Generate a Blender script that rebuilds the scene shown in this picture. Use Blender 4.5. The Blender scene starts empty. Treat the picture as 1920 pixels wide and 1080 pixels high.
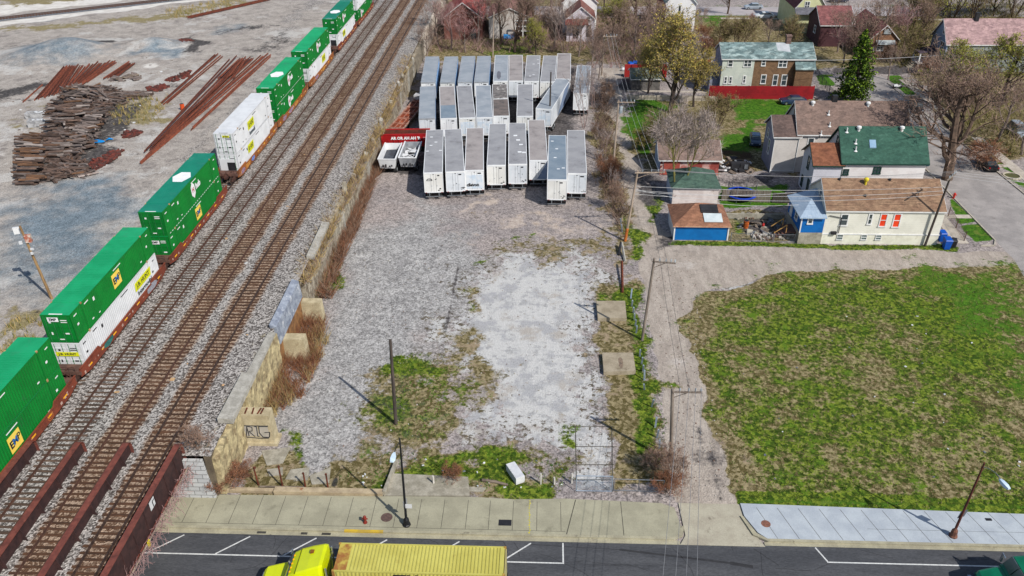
import bpy, math, random
import numpy as np
from mathutils import Vector, Matrix, noise as mnoise
R = math.radians
SC = bpy.context.scene
COL = SC.collection
random.seed(7)

# ------------------------------------------------------------------ camera
CAM_H, CAM_F = 48.94, 1555.07                 # metres above the street, focal length in photo pixels (1920 wide)
_p, _y, _r = R(31.392), R(-2.452), R(0.528)
def _axes():
    cp, sp = math.cos(_p), math.sin(_p)
    f = np.array([0, cp, -sp]); r = np.array([1., 0, 0]); d = np.cross(f, r)
    m = np.stack([r, d, f])
    cy, sy = math.cos(_y), math.sin(_y)
    m = m @ np.array([[cy, sy, 0], [-sy, cy, 0], [0, 0, 1.]]).T
    c, s = math.cos(_r), math.sin(_r)
    return np.array([[c, s, 0], [-s, c, 0], [0, 0, 1.]]) @ m
AX = _axes()
cam = bpy.data.cameras.new('camera'); cam_o = bpy.data.objects.new('camera', cam); COL.objects.link(cam_o)
cam.sensor_width = 36; cam.lens = CAM_F / 1920 * 36; cam.clip_end = 2000; cam.clip_start = 1
cam_o.matrix_world = Matrix(((AX[0][0], -AX[1][0], -AX[2][0], 0), (AX[0][1], -AX[1][1], -AX[2][1], 0),
                             (AX[0][2], -AX[1][2], -AX[2][2], CAM_H), (0, 0, 0, 1)))
SC.camera = cam_o

# ------------------------------------------------------------------ sky, sun, exposure
SUN_EL, SUN_AZ = 44.0, 134.3                  # azimuth clockwise from +Y
w = bpy.data.worlds.new('World'); SC.world = w; w.use_nodes = True
nt = w.node_tree; nt.nodes.clear()
sky = nt.nodes.new('ShaderNodeTexSky'); sky.sky_type = 'NISHITA'; sky.sun_disc = False
sky.sun_elevation = R(SUN_EL); sky.sun_rotation = R(SUN_AZ)
bg = nt.nodes.new('ShaderNodeBackground'); bg.inputs['Strength'].default_value = 0.1
wo = nt.nodes.new('ShaderNodeOutputWorld')
nt.links.new(sky.outputs[0], bg.inputs[0]); nt.links.new(bg.outputs[0], wo.inputs[0])
sl = bpy.data.lights.new('sun', 'SUN'); sl.energy = 4.2; sl.angle = R(0.5); sl.color = (1, 0.955, 0.89)
so = bpy.data.objects.new('sun', sl); COL.objects.link(so)
_sd = Vector((math.sin(R(SUN_AZ)) * math.cos(R(SUN_EL)), math.cos(R(SUN_AZ)) * math.cos(R(SUN_EL)), math.sin(R(SUN_EL))))
so.rotation_euler = _sd.to_track_quat('Z', 'Y').to_euler()
SC.view_settings.view_transform = 'Standard'; SC.view_settings.look = 'None'
SC.view_settings.exposure = 0.34; SC.view_settings.gamma = 1
SC.render.film_transparent = False
SC.cycles.max_bounces = 5; SC.cycles.transparent_max_bounces = 6

# survey: the point at height z seen at photo pixel (px, py)
def G(px, py, z=0.0):
    d = np.array([(px - 960) / CAM_F, (py - 540) / CAM_F, 1.]) @ AX
    t = (z - CAM_H) / d[2]
    return Vector((d[0] * t, d[1] * t, z))

# ------------------------------------------------------------------ materials
def lin(c):
    c = c / 255
    return c / 12.92 if c <= 0.04045 else ((c + 0.055) / 1.055) ** 2.4
def S(r, g, b, k=0.72):
    return (lin(r) * k, lin(g) * k, lin(b) * k, 1)
class NT:
    def __init__(self, name):
        self.m = bpy.data.materials.new(name); self.m.use_nodes = True
        self.t = self.m.node_tree; self.t.nodes.clear()
        self.out = self.n('ShaderNodeOutputMaterial'); self.b = self.n('ShaderNodeBsdfPrincipled')
        self.l(self.b.outputs[0], self.out.inputs[0])
    def n(self, k, **kw):
        x = self.t.nodes.new(k)
        for a, v in kw.items(): setattr(x, a, v)
        return x
    def l(self, a, b): self.t.links.new(a, b)
    def math(self, op, a, b=None, c=None, clamp=False):
        x = self.n('ShaderNodeMath', operation=op, use_clamp=clamp)
        for i, v in enumerate((a, b, c)):
            if v is None: continue
            if isinstance(v, (int, float)): x.inputs[i].default_value = v
            else: self.l(v, x.inputs[i])
        return x.outputs[0]
    def mix(self, f, a, b, mode='MIX'):
        x = self.n('ShaderNodeMix', data_type='RGBA', blend_type=mode)
        for i, v in ((0, f), (6, a), (7, b)):
            if isinstance(v, (int, float)): x.inputs[i].default_value = v
            elif isinstance(v, tuple): x.inputs[i].default_value = v
            else: self.l(v, x.inputs[i])
        return x.outputs[2]
    def noise(self, vec, scale, detail=4, rough=0.6):
        x = self.n('ShaderNodeTexNoise'); x.inputs['Scale'].default_value = scale
        x.inputs['Detail'].default_value = detail; x.inputs['Roughness'].default_value = rough
        self.l(vec, x.inputs['Vector']); return x.outputs[0]
    def cells(self, vec, scale):
        x = self.n('ShaderNodeTexVoronoi'); x.inputs['Scale'].default_value = scale
        self.l(vec, x.inputs['Vector']); return x
    def smooth(self, v, a, b):
        x = self.n('ShaderNodeMapRange', interpolation_type='SMOOTHSTEP')
        self.l(v, x.inputs[0]); x.inputs[1].default_value = a; x.inputs[2].default_value = b
        return x.outputs[0]
    def range(self, v, a, b, c, d):
        x = self.n('ShaderNodeMapRange'); self.l(v, x.inputs[0])
        for i, q in enumerate((a, b, c, d)): x.inputs[i + 1].default_value = q
        return x.outputs[0]
    def scalec(self, col, f):
        x = self.n('ShaderNodeVectorMath', operation='SCALE'); self.l(col, x.inputs[0])
        if isinstance(f, (int, float)): x.inputs['Scale'].default_value = f
        else: self.l(f, x.inputs['Scale'])
        return x.outputs[0]
    def bump(self, h, strength=0.5, dist=0.05):
        x = self.n('ShaderNodeBump'); x.inputs['Strength'].default_value = strength; x.inputs['Distance'].default_value = dist
        self.l(h, x.inputs['Height']); self.l(x.outputs[0], self.b.inputs['Normal'])
    def coords(self, rnd=True, stretch=None):
        tc = self.n('ShaderNodeTexCoord'); v = tc.outputs['Object']
        if rnd:
            oi = self.n('ShaderNodeObjectInfo')
            a = self.n('ShaderNodeVectorMath', operation='ADD'); self.l(v, a.inputs[0])
            self.l(self.math('MULTIPLY', oi.outputs['Random'], 91.7), a.inputs[1]); v = a.outputs[0]
        if stretch:
            a = self.n('ShaderNodeVectorMath', operation='MULTIPLY'); self.l(v, a.inputs[0]); a.inputs[1].default_value = stretch; v = a.outputs[0]
        return v

_mats = {}
def M(name, c1, c2=None, scale=1.2, rough=0.8, speck=0.0, sscale=9, bump=0.0, metal=0.0, stain=None, sthr=(0.58, 0.7), stscale=0.8, stretch=None, vary=0.0, spec=0.3):
    """two-tone procedural paint with speckle, stains and per-object brightness"""
    if name in _mats: return _mats[name]
    g = NT(name); v = g.coords(True, stretch)
    c2 = c2 or tuple(x * 0.8 for x in c1[:3]) + (1,)
    n = g.noise(v, scale, 5)
    col = g.mix(g.smooth(n, 0.36, 0.64), c1, c2)
    if stain:
        col = g.mix(g.smooth(g.noise(v, stscale, 6, 0.7), *sthr), col, stain)
    if speck:
        vc = g.cells(v, sscale)
        sp = g.n('ShaderNodeSeparateColor'); g.l(vc.outputs['Color'], sp.inputs[0])
        col = g.scalec(col, g.range(sp.outputs[0], 0, 1, 1 - speck, 1 + speck))
        if bump: g.bump(vc.outputs['Distance'], bump, 0.04)
    elif bump: g.bump(g.noise(v, sscale, 4), bump, 0.04)
    if vary:
        oi = g.n('ShaderNodeObjectInfo'); col = g.scalec(col, g.range(oi.outputs['Random'], 0, 1, 1 - vary, 1 + vary))
    g.l(col, g.b.inputs['Base Color'])
    g.b.inputs['Roughness'].default_value = rough; g.b.inputs['Metallic'].default_value = metal
    g.b.inputs['Specular IOR Level'].default_value = spec
    _mats[name] = g.m; return g.m

# ------------------------------------------------------------------ mesh building
class B:
    def __init__(s): s.v = []; s.f = []; s.m = []
    def add(s, vs, fs, m=0):
        k = len(s.v); s.v += [tuple(p) for p in vs]
        for f in fs: s.f.append(tuple(i + k for i in f)); s.m.append(m)
        return s
    def box(s, x0, y0, z0, x1, y1, z1, m=0):
        return s.add([(x0,y0,z0),(x1,y0,z0),(x1,y1,z0),(x0,y1,z0),(x0,y0,z1),(x1,y0,z1),(x1,y1,z1),(x0,y1,z1)],
                     [(3,2,1,0),(4,5,6,7),(0,1,5,4),(1,2,6,5),(2,3,7,6),(3,0,4,7)], m)
    def cbox(s, c, d, m=0, rz=0.0, rx=0.0, ry=0.0):
        mt = Matrix.Translation(Vector(c)) @ Matrix.Rotation(rz, 4, 'Z') @ Matrix.Rotation(ry, 4, 'Y') @ Matrix.Rotation(rx, 4, 'X')
        x, y, z = (q / 2 for q in d)
        P = [mt @ Vector(q) for q in [(-x,-y,-z),(x,-y,-z),(x,y,-z),(-x,y,-z),(-x,-y,z),(x,-y,z),(x,y,z),(-x,y,z)]]
        return s.add(P, [(3,2,1,0),(4,5,6,7),(0,1,5,4),(1,2,6,5),(2,3,7,6),(3,0,4,7)], m)
    def hexa(s, P, m=0):
        return s.add(P, [(3,2,1,0),(4,5,6,7),(0,1,5,4),(1,2,6,5),(2,3,7,6),(3,0,4,7)], m)
    def prism(s, poly, z0, z1, m=0, cap_bottom=False):
        n = len(poly)
        fs = [tuple(range(n, 2 * n))] + [(i, (i + 1) % n, n + (i + 1) % n, n + i) for i in range(n)]
        if cap_bottom: fs.append(tuple(range(n - 1, -1, -1)))
        return s.add([(p[0], p[1], z0) for p in poly] + [(p[0], p[1], z1) for p in poly], fs, m)
    def profile_x(s, prof, x0, x1, m=0):          # (y,z) outline swept along x
        n = len(prof)
        return s.add([(x0, y, z) for y, z in prof] + [(x1, y, z) for y, z in prof],
                     [tuple(range(n - 1, -1, -1)), tuple(range(n, 2 * n))] + [(i, (i + 1) % n, n + (i + 1) % n, n + i) for i in range(n)], m)
    def profile_y(s, prof, y0, y1, m=0):          # (x,z) outline swept along y
        n = len(prof)
        return s.add([(x, y0, z) for x, z in prof] + [(x, y1, z) for x, z in prof],
                     [tuple(range(n)), tuple(range(2 * n - 1, n - 1, -1))] + [(i, n + i, n + (i + 1) % n, (i + 1) % n) for i in range(n)], m)
    def tube(s, p0, p1, r0, r1=None, n=6, m=0, cap=True):
        p0, p1 = Vector(p0), Vector(p1); r1 = r0 if r1 is None else r1
        d = p1 - p0
        if d.length < 1e-6: return s
        q = d.to_track_quat('Z', 'Y'); k = [(math.cos(2*math.pi*i/n), math.sin(2*math.pi*i/n)) for i in range(n)]
        vs = [p0 + q @ Vector((a*r0, b*r0, 0)) for a, b in k] + [p1 + q @ Vector((a*r1, b*r1, 0)) for a, b in k]
        fs = [(i, (i+1) % n, n + (i+1) % n, n + i) for i in range(n)]
        if cap: fs += [tuple(range(n-1, -1, -1)), tuple(range(n, 2*n))]
        return s.add(vs, fs, m)
    def path(s, pts, r, n=6, m=0):
        for i in range(len(pts) - 1):
            ra = r[i] if isinstance(r, (list, tuple)) else r; rb = r[i+1] if isinstance(r, (list, tuple)) else r
            s.tube(pts[i], pts[i+1], ra, rb, n, m)
        return s
    def lathe(s, prof, n=12, m=0, c=(0, 0, 0)):   # (r,z)
        vs = []; fs = []
        for r, z in prof:
            vs += [(c[0] + r*math.cos(2*math.pi*i/n), c[1] + r*math.sin(2*math.pi*i/n), c[2] + z) for i in range(n)]
        for j in range(len(prof) - 1):
            fs += [(j*n+i, j*n+(i+1) % n, (j+1)*n+(i+1) % n, (j+1)*n+i) for i in range(n)]
        fs.append(tuple(range((len(prof)-1)*n, len(prof)*n))); fs.append(tuple(range(n-1, -1, -1)))
        return s.add(vs, fs, m)
    def wheel(s, c, r, wd, axis='X', n=14, m=0, mr=None):
        c = Vector(c); a = Vector((1,0,0)) if axis == 'X' else Vector((0,1,0))
        s.tube(c - a*wd/2, c + a*wd/2, r, r, n, m)
        if mr is not None: s.tube(c - a*(wd/2+.02), c + a*(wd/2+.02), r*.55, r*.55, n, mr)
        return s
    def mesh(s, name, mats):
        me = bpy.data.meshes.new(name); me.from_pydata(s.v, [], s.f)
        for m in (mats if isinstance(mats, (list, tuple)) else [mats]): me.materials.append(m)
        me.polygons.foreach_set('material_index', s.m); me.update(); return me
    def build(s, name, mats, parent=None, label=None, smooth=False):
        me = s.mesh(name, mats)
        if smooth: me.polygons.foreach_set('use_smooth', [True]*len(me.polygons))
        o = bpy.data.objects.new(name, me); COL.objects.link(o)
        if parent is not None: o.parent = parent
        if label: o['label'] = label
        return o
def tag(o, label, cat, group=None, kind=None):
    o['label'] = label; o['category'] = cat
    if group: o['group'] = group
    if kind: o['kind'] = kind
    return o
def struct(o, label=None, kind='structure'):
    o['kind'] = kind
    if label: o['label'] = label
    return o
def thing(name, label, cat, loc=(0,0,0), rz=0.0, group=None):
    o = bpy.data.objects.new(name, None); COL.objects.link(o); o.empty_display_size = .3
    o.location = loc; o.rotation_euler = (0, 0, rz)
    return tag(o, label, cat, group)
def copy_tree(o, parent=None):
    c = o.copy(); COL.objects.link(c)
    if parent is not None: c.parent = parent
    for ch in list(o.children): copy_tree(ch, c)
    return c
def letters(name, text, size, mat, parent, mw, depth=0.01, bold=0.0, fit=None):
    """flat lettering as a mesh, local matrix mw (text runs along its x, up its y)"""
    cu = bpy.data.curves.new(name, 'FONT'); cu.body = text; cu.size = size; cu.extrude = depth; cu.align_x = 'CENTER'; cu.align_y = 'CENTER'
    cu.offset = bold; cu.resolution_u = 2
    t = bpy.data.objects.new(name, cu); COL.objects.link(t)
    bpy.context.view_layer.update()
    me = bpy.data.meshes.new_from_object(t.evaluated_get(bpy.context.evaluated_depsgraph_get()))
    bpy.data.objects.remove(t); bpy.data.curves.remove(cu)
    if fit:
        xs = [v.co.x for v in me.vertices]
        if xs:
            k = fit / max(1e-3, max(xs) - min(xs))
            for v in me.vertices: v.co.x *= k
    me.materials.clear(); me.materials.append(mat)
    o = bpy.data.objects.new(name, me); COL.objects.link(o); o.parent = parent; o.matrix_local = mw
    return o
# text plane frames: facing +X (reading along +Y), facing -Y (reading along +X), facing +Z
def face_px(x, y, z): return Matrix(((0,0,1,x),(1,0,0,y),(0,1,0,z),(0,0,0,1)))
def face_ny(x, y, z): return Matrix(((1,0,0,x),(0,0,-1,y),(0,1,0,z),(0,0,0,1)))
def face_pz(x, y, z, rz=0.0): return Matrix.Translation((x, y, z)) @ Matrix.Rotation(rz, 4, 'Z')
rnd = random.random
def U(a, b): return a + (b - a) * random.random()

WHITE = M('white_paint', S(235,236,236), S(214,216,218), scale=.7, rough=.5, stain=S(170,160,148), sthr=(.66,.8))
BLACK = M('black_rubber', (0.012,0.012,0.013,1), (0.02,0.02,0.02,1), rough=.8)
STEEL = M('grey_steel', S(150,155,160), S(120,124,130), rough=.45, metal=.4)
DARKST = M('dark_steel', S(50,50,54), S(36,36,40), rough=.55)
RUST = M('rust', S(122,62,40), S(84,44,32), scale=3, rough=.9, speck=.2, sscale=6)
GLASS = M('window_glass', (0.03,0.045,0.055,1), (0.05,0.065,0.07,1), rough=.08, spec=.6)
CONC = M('weathered_concrete', S(178,172,156), S(150,144,128), scale=1.5, rough=.9, speck=.12, sscale=14, stain=S(110,100,84), sthr=(.6,.75))
WOODGREY = M('grey_wood', S(140,126,112), S(104,92,82), scale=2, rough=.9, stretch=(1,1,.2))
# ================================================================== GROUND
ZY = 4.35                                       # level of the railway embankment and the yard beside it
def vn(P, cell, seed):
    """smooth value noise in -1..1 at ground points"""
    q = P/cell; i = np.floor(q).astype(np.int64); f = q-i; f = f*f*(3-2*f)
    def h(a, b):
        n = (a*374761393 + b*668265263 + seed*974634377) & 0xffffffff; n = ((n ^ (n >> 13))*1274126177) & 0xffffffff; return ((n ^ (n >> 16)) & 0xffff)/32767.5 - 1
    x, y = i[:, 0], i[:, 1]
    return (h(x,y)*(1-f[:,0])+h(x+1,y)*f[:,0])*(1-f[:,1]) + (h(x,y+1)*(1-f[:,0])+h(x+1,y+1)*f[:,0])*f[:,1]
def trail(pts, wd, s, fe=.3):
    """a worn track along a photo polyline as short ground quads"""
    out = []
    P = [G(x, y)[:2] for x, y in pts]
    for a, b in zip(P, P[1:]):
        a, b = np.array(a), np.array(b); d = (b-a)/max(1e-6, np.hypot(*(b-a))); n = np.array([-d[1], d[0]])*wd/2; a2, b2 = a-d*.2, b+d*.2
        out.append((('xy', [tuple(a2-n), tuple(b2-n), tuple(b2+n), tuple(a2+n)]), s, fe))
    return out
def grid_sheet(name, xs, ys, z, mat, layers, zf):
    """one ground sheet; layers: dict attr -> 3 lists of (photo polygon | ('xy', polygon), strength, feather)"""
    nx, ny = len(xs), len(ys)
    XX, YY = np.meshgrid(xs, ys); P = np.stack([XX.ravel(), YY.ravel()], 1)
    vz = zf(XX, YY).ravel() if zf else np.full(nx*ny, z)
    idx = np.arange(nx*ny).reshape(ny, nx)
    q = np.stack([idx[:-1,:-1], idx[:-1,1:], idx[1:,1:], idx[1:,:-1]], -1).reshape(-1, 4)
    me = bpy.data.meshes.new(name)
    me.vertices.add(nx*ny); me.vertices.foreach_set('co', np.column_stack([P, vz]).astype(np.float32).ravel())
    me.loops.add(q.size); me.loops.foreach_set('vertex_index', q.ravel().astype(np.int32))
    me.polygons.add(len(q)); me.polygons.foreach_set('loop_start', np.arange(0, q.size, 4, dtype=np.int32))
    me.polygons.foreach_set('loop_total', np.full(len(q), 4, dtype=np.int32)); me.update(calc_edges=True)
    WX = np.stack([vn(P, 4.5, 1)+.6*vn(P, 1.9, 2)+.35*vn(P, .9, 3), vn(P, 4.5, 4)+.6*vn(P, 1.9, 5)+.35*vn(P, .9, 6)], 1)
    for an, chans in layers.items():
        col = np.zeros((nx*ny, 4), np.float32); col[:, 3] = 1
        for k, polys in enumerate(chans):
            for pts, s, fe in polys:
                if pts[0] == 'xy': A = np.array(pts[1], float)
                else: A = np.array([G(x, y, z)[:2] for x, y in pts])
                wp = min(2.4, fe*1.15) if pts[0] != 'xy' else min(.5, fe*.4); lo, hi = A.min(0) - fe - wp*2, A.max(0) + fe + wp*2
                sel = np.where(((P >= lo) & (P <= hi)).all(1))[0]
                if not len(sel): continue
                p = P[sel] + WX[sel]*wp; dmin = np.full(len(sel), 1e9); ins = np.zeros(len(sel), bool)
                for i in range(len(A)):
                    a, b = A[i], A[(i+1) % len(A)]; ab = b - a
                    t = np.clip(((p - a) @ ab) / max(1e-9, ab @ ab), 0, 1)
                    dmin = np.minimum(dmin, np.hypot(*(p - a - t[:, None]*ab).T))
                    c = ((a[1] > p[:, 1]) != (b[1] > p[:, 1]))
                    with np.errstate(divide='ignore', invalid='ignore'):
                        xi = (b[0]-a[0])*(p[:, 1]-a[1])/(b[1]-a[1]) + a[0]
                    ins ^= c & (p[:, 0] < xi)
                v = s*np.clip(0.5 + np.where(ins, dmin, -dmin)/(2*fe), 0, 1)
                col[sel, k] = np.maximum(col[sel, k], v) if s > 0 else np.minimum(col[sel, k], col[sel, k] + v)
        at = me.color_attributes.new(an, 'FLOAT_COLOR', 'POINT'); at.data.foreach_set('color', col.ravel())
    me.materials.append(mat)
    o = bpy.data.objects.new(name, me); COL.objects.link(o); return o
def attr(g, name):
    a = g.n('ShaderNodeAttribute'); a.attribute_name = name
    s = g.n('ShaderNodeSeparateColor'); g.l(a.outputs['Color'], s.inputs[0]); return s.outputs
def layer(g, col, mask, n, amp, c, w=0.08):
    f = g.smooth(g.math('MULTIPLY_ADD', n, amp, g.math('SUBTRACT', mask, amp*0.5)), 0.5 - w, 0.5 + w)
    return g.mix(f, col, c), f
def two(g, n, a, b, lo=0.38, hi=0.62): return g.mix(g.smooth(n, lo, hi), a, b)

# ---- low ground: lot, alleys, lawns and the open field
g = NT('lot_ground'); v = g.coords(False)
A1, A2, A3 = attr(g, 'cover_a'), attr(g, 'cover_b'), attr(g, 'cover_c')
nb, nm, nf, nx = g.noise(v, .13, 5, .65), g.noise(v, .5, 6, .7), g.noise(v, 1.9, 6, .75), g.noise(v, 6, 4, .75)
vst = g.n('ShaderNodeVectorMath', operation='MULTIPLY'); g.l(v, vst.inputs[0]); vst.inputs[1].default_value = (1.6, .4, 1)
nrut = g.noise(vst.outputs[0], .6, 6, .7)
def rndc(scale, ch=0):
    c_ = g.cells(v, scale); s_ = g.n('ShaderNodeSeparateColor'); g.l(c_.outputs['Color'], s_.inputs[0]); return c_, s_.outputs[ch]
ce, cr = rndc(7.5); _, cr2 = rndc(3.6, 1); _, cr3 = rndc(12, 2)
grit = g.math('ADD', g.math('MULTIPLY', cr, .6), g.math('MULTIPLY', cr2, .4))
stones = g.range(grit, .1, .9, .5, 1.5)
base = two(g, nb, S(168,158,153), S(150,142,140)); base = g.mix(g.smooth(nm, .54, .66), base, S(146,137,132)); base = g.scalec(base, stones)
base = g.mix(g.smooth(nf, .58, .7), base, S(116,106,98))
blue = g.scalec(two(g, nm, S(176,174,171), S(157,155,153)), g.range(grit, .1, .9, .48, 1.52)); blue = g.mix(g.smooth(nf, .62, .7), blue, S(132,132,134))
col, _ = layer(g, base, A1[0], g.math('ADD', g.math('MULTIPLY', nb, .6), g.math('MULTIPLY', nm, .4)), 1.4, blue, .3)
sand = two(g, nf, S(202,188,176), S(180,166,155)); sand = g.scalec(sand, g.range(cr, 0, 1, .85, 1.15))
col, _ = layer(g, col, A3[1], nm, 1.8, sand, .16)
# broken concrete: pale crust over grey, pitted, with dark crumbs where it thins out
nslab = g.noise(v, .34, 7, .62)
wh = g.mix(g.smooth(nslab, .5, .6), S(208,207,204), S(180,180,181)); wh = g.mix(g.smooth(g.noise(v, .8, 7, .75), .53, .6), wh, S(178,178,177)); wh = g.mix(g.smooth(g.noise(v, .22, 5, .7), .54, .66), wh, S(186,180,172)); wh = g.mix(g.math('MULTIPLY', g.smooth(nf, .55, .68), .6), wh, S(150,146,140))
wh = g.scalec(wh, g.range(g.math('ADD', g.math('MULTIPLY', nx, .6), g.math('MULTIPLY', cr3, .4)), .25, .75, .86, 1.12))
pit = g.math('MULTIPLY_ADD', A1[1], -.34, g.math('ADD', g.noise(v, 1.7, 7, .72), .25))
wh = g.mix(g.smooth(pit, .565, .62), wh, S(100,92,78))
nedge = g.math('ADD', g.math('MULTIPLY', nm, .55), g.math('MULTIPLY', nf, .45))
col, _ = layer(g, col, A1[1], nedge, 3.2, wh, .13)
al = two(g, nrut, S(188,177,165), S(168,157,146)); al = g.mix(g.smooth(g.noise(v, .8, 7, .78), .58, .68), al, S(158,148,139)); al = g.mix(g.smooth(nf, .64, .72), al, S(146,136,126))
al = g.mix(g.smooth(nb, .56, .68), al, S(198,189,180)); al = g.scalec(al, g.range(grit, .1, .9, .86, 1.14))
col, _ = layer(g, col, A1[2], nm, .5, al, .1)
fl = g.math('ADD', g.math('MULTIPLY', nx, .5), g.math('MULTIPLY', cr2, .5))
dry = g.mix(g.smooth(fl, .3, .72), S(100,90,56), S(164,150,114)); dry = g.mix(g.smooth(nf, .5, .62), dry, S(86,80,42)); dry = g.mix(g.smooth(nm, .54, .64), dry, S(164,146,120))
dry = g.mix(g.smooth(g.noise(v, 3.1, 5, .8), .58, .64), dry, S(62,54,36))
col, _ = layer(g, col, A2[0], nedge, 2.0, dry, .1)
gr = g.mix(g.smooth(fl, .3, .72), S(58,84,20), S(124,140,46)); gr = g.mix(g.smooth(nf, .5, .62), gr, S(48,62,18)); gr = g.mix(g.smooth(nm, .56, .66), gr, S(92,122,34))
gr = g.scalec(gr, g.range(cr, 0, 1, .8, 1.22))
n2 = g.math('ADD', g.math('ADD', g.math('MULTIPLY', nb, .25), g.math('MULTIPLY', nm, .35)), g.math('ADD', g.math('MULTIPLY', nf, .25), g.math('MULTIPLY', nx, .15)))
col, _ = layer(g, col, A2[1], n2, 3.4, gr, .1)
lu = g.mix(g.smooth(nf, .4, .62), S(66,112,26), S(96,142,38)); lu = g.mix(g.smooth(fl, .45, .7), lu, S(50,86,20)); lu = g.mix(g.smooth(nm, .55, .66), lu, S(112,128,54)); lu = g.scalec(lu, g.range(cr2, 0, 1, .78, 1.16))
col, _ = layer(g, col, A2[2], n2, 2.6, lu, .12)
mud = g.mix(g.smooth(nx, .4, .65), S(92,72,52), S(62,50,38))
col, _ = layer(g, col, A3[0], n2, 3.0, mud, .12)
dk = two(g, nf, S(104,99,98), S(80,76,75)); dk = g.scalec(dk, stones)
col, _ = layer(g, col, A3[2], nedge, 1.8, dk, .18)
g.l(col, g.b.inputs['Base Color']); g.b.inputs['Roughness'].default_value = .95; g.b.inputs['Specular IOR Level'].default_value = .12
hh = g.math('ADD', g.math('MULTIPLY', ce.outputs['Distance'], .5), g.math('MULTIPLY', nx, .9)); g.bump(hh, .7, .1)

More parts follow.
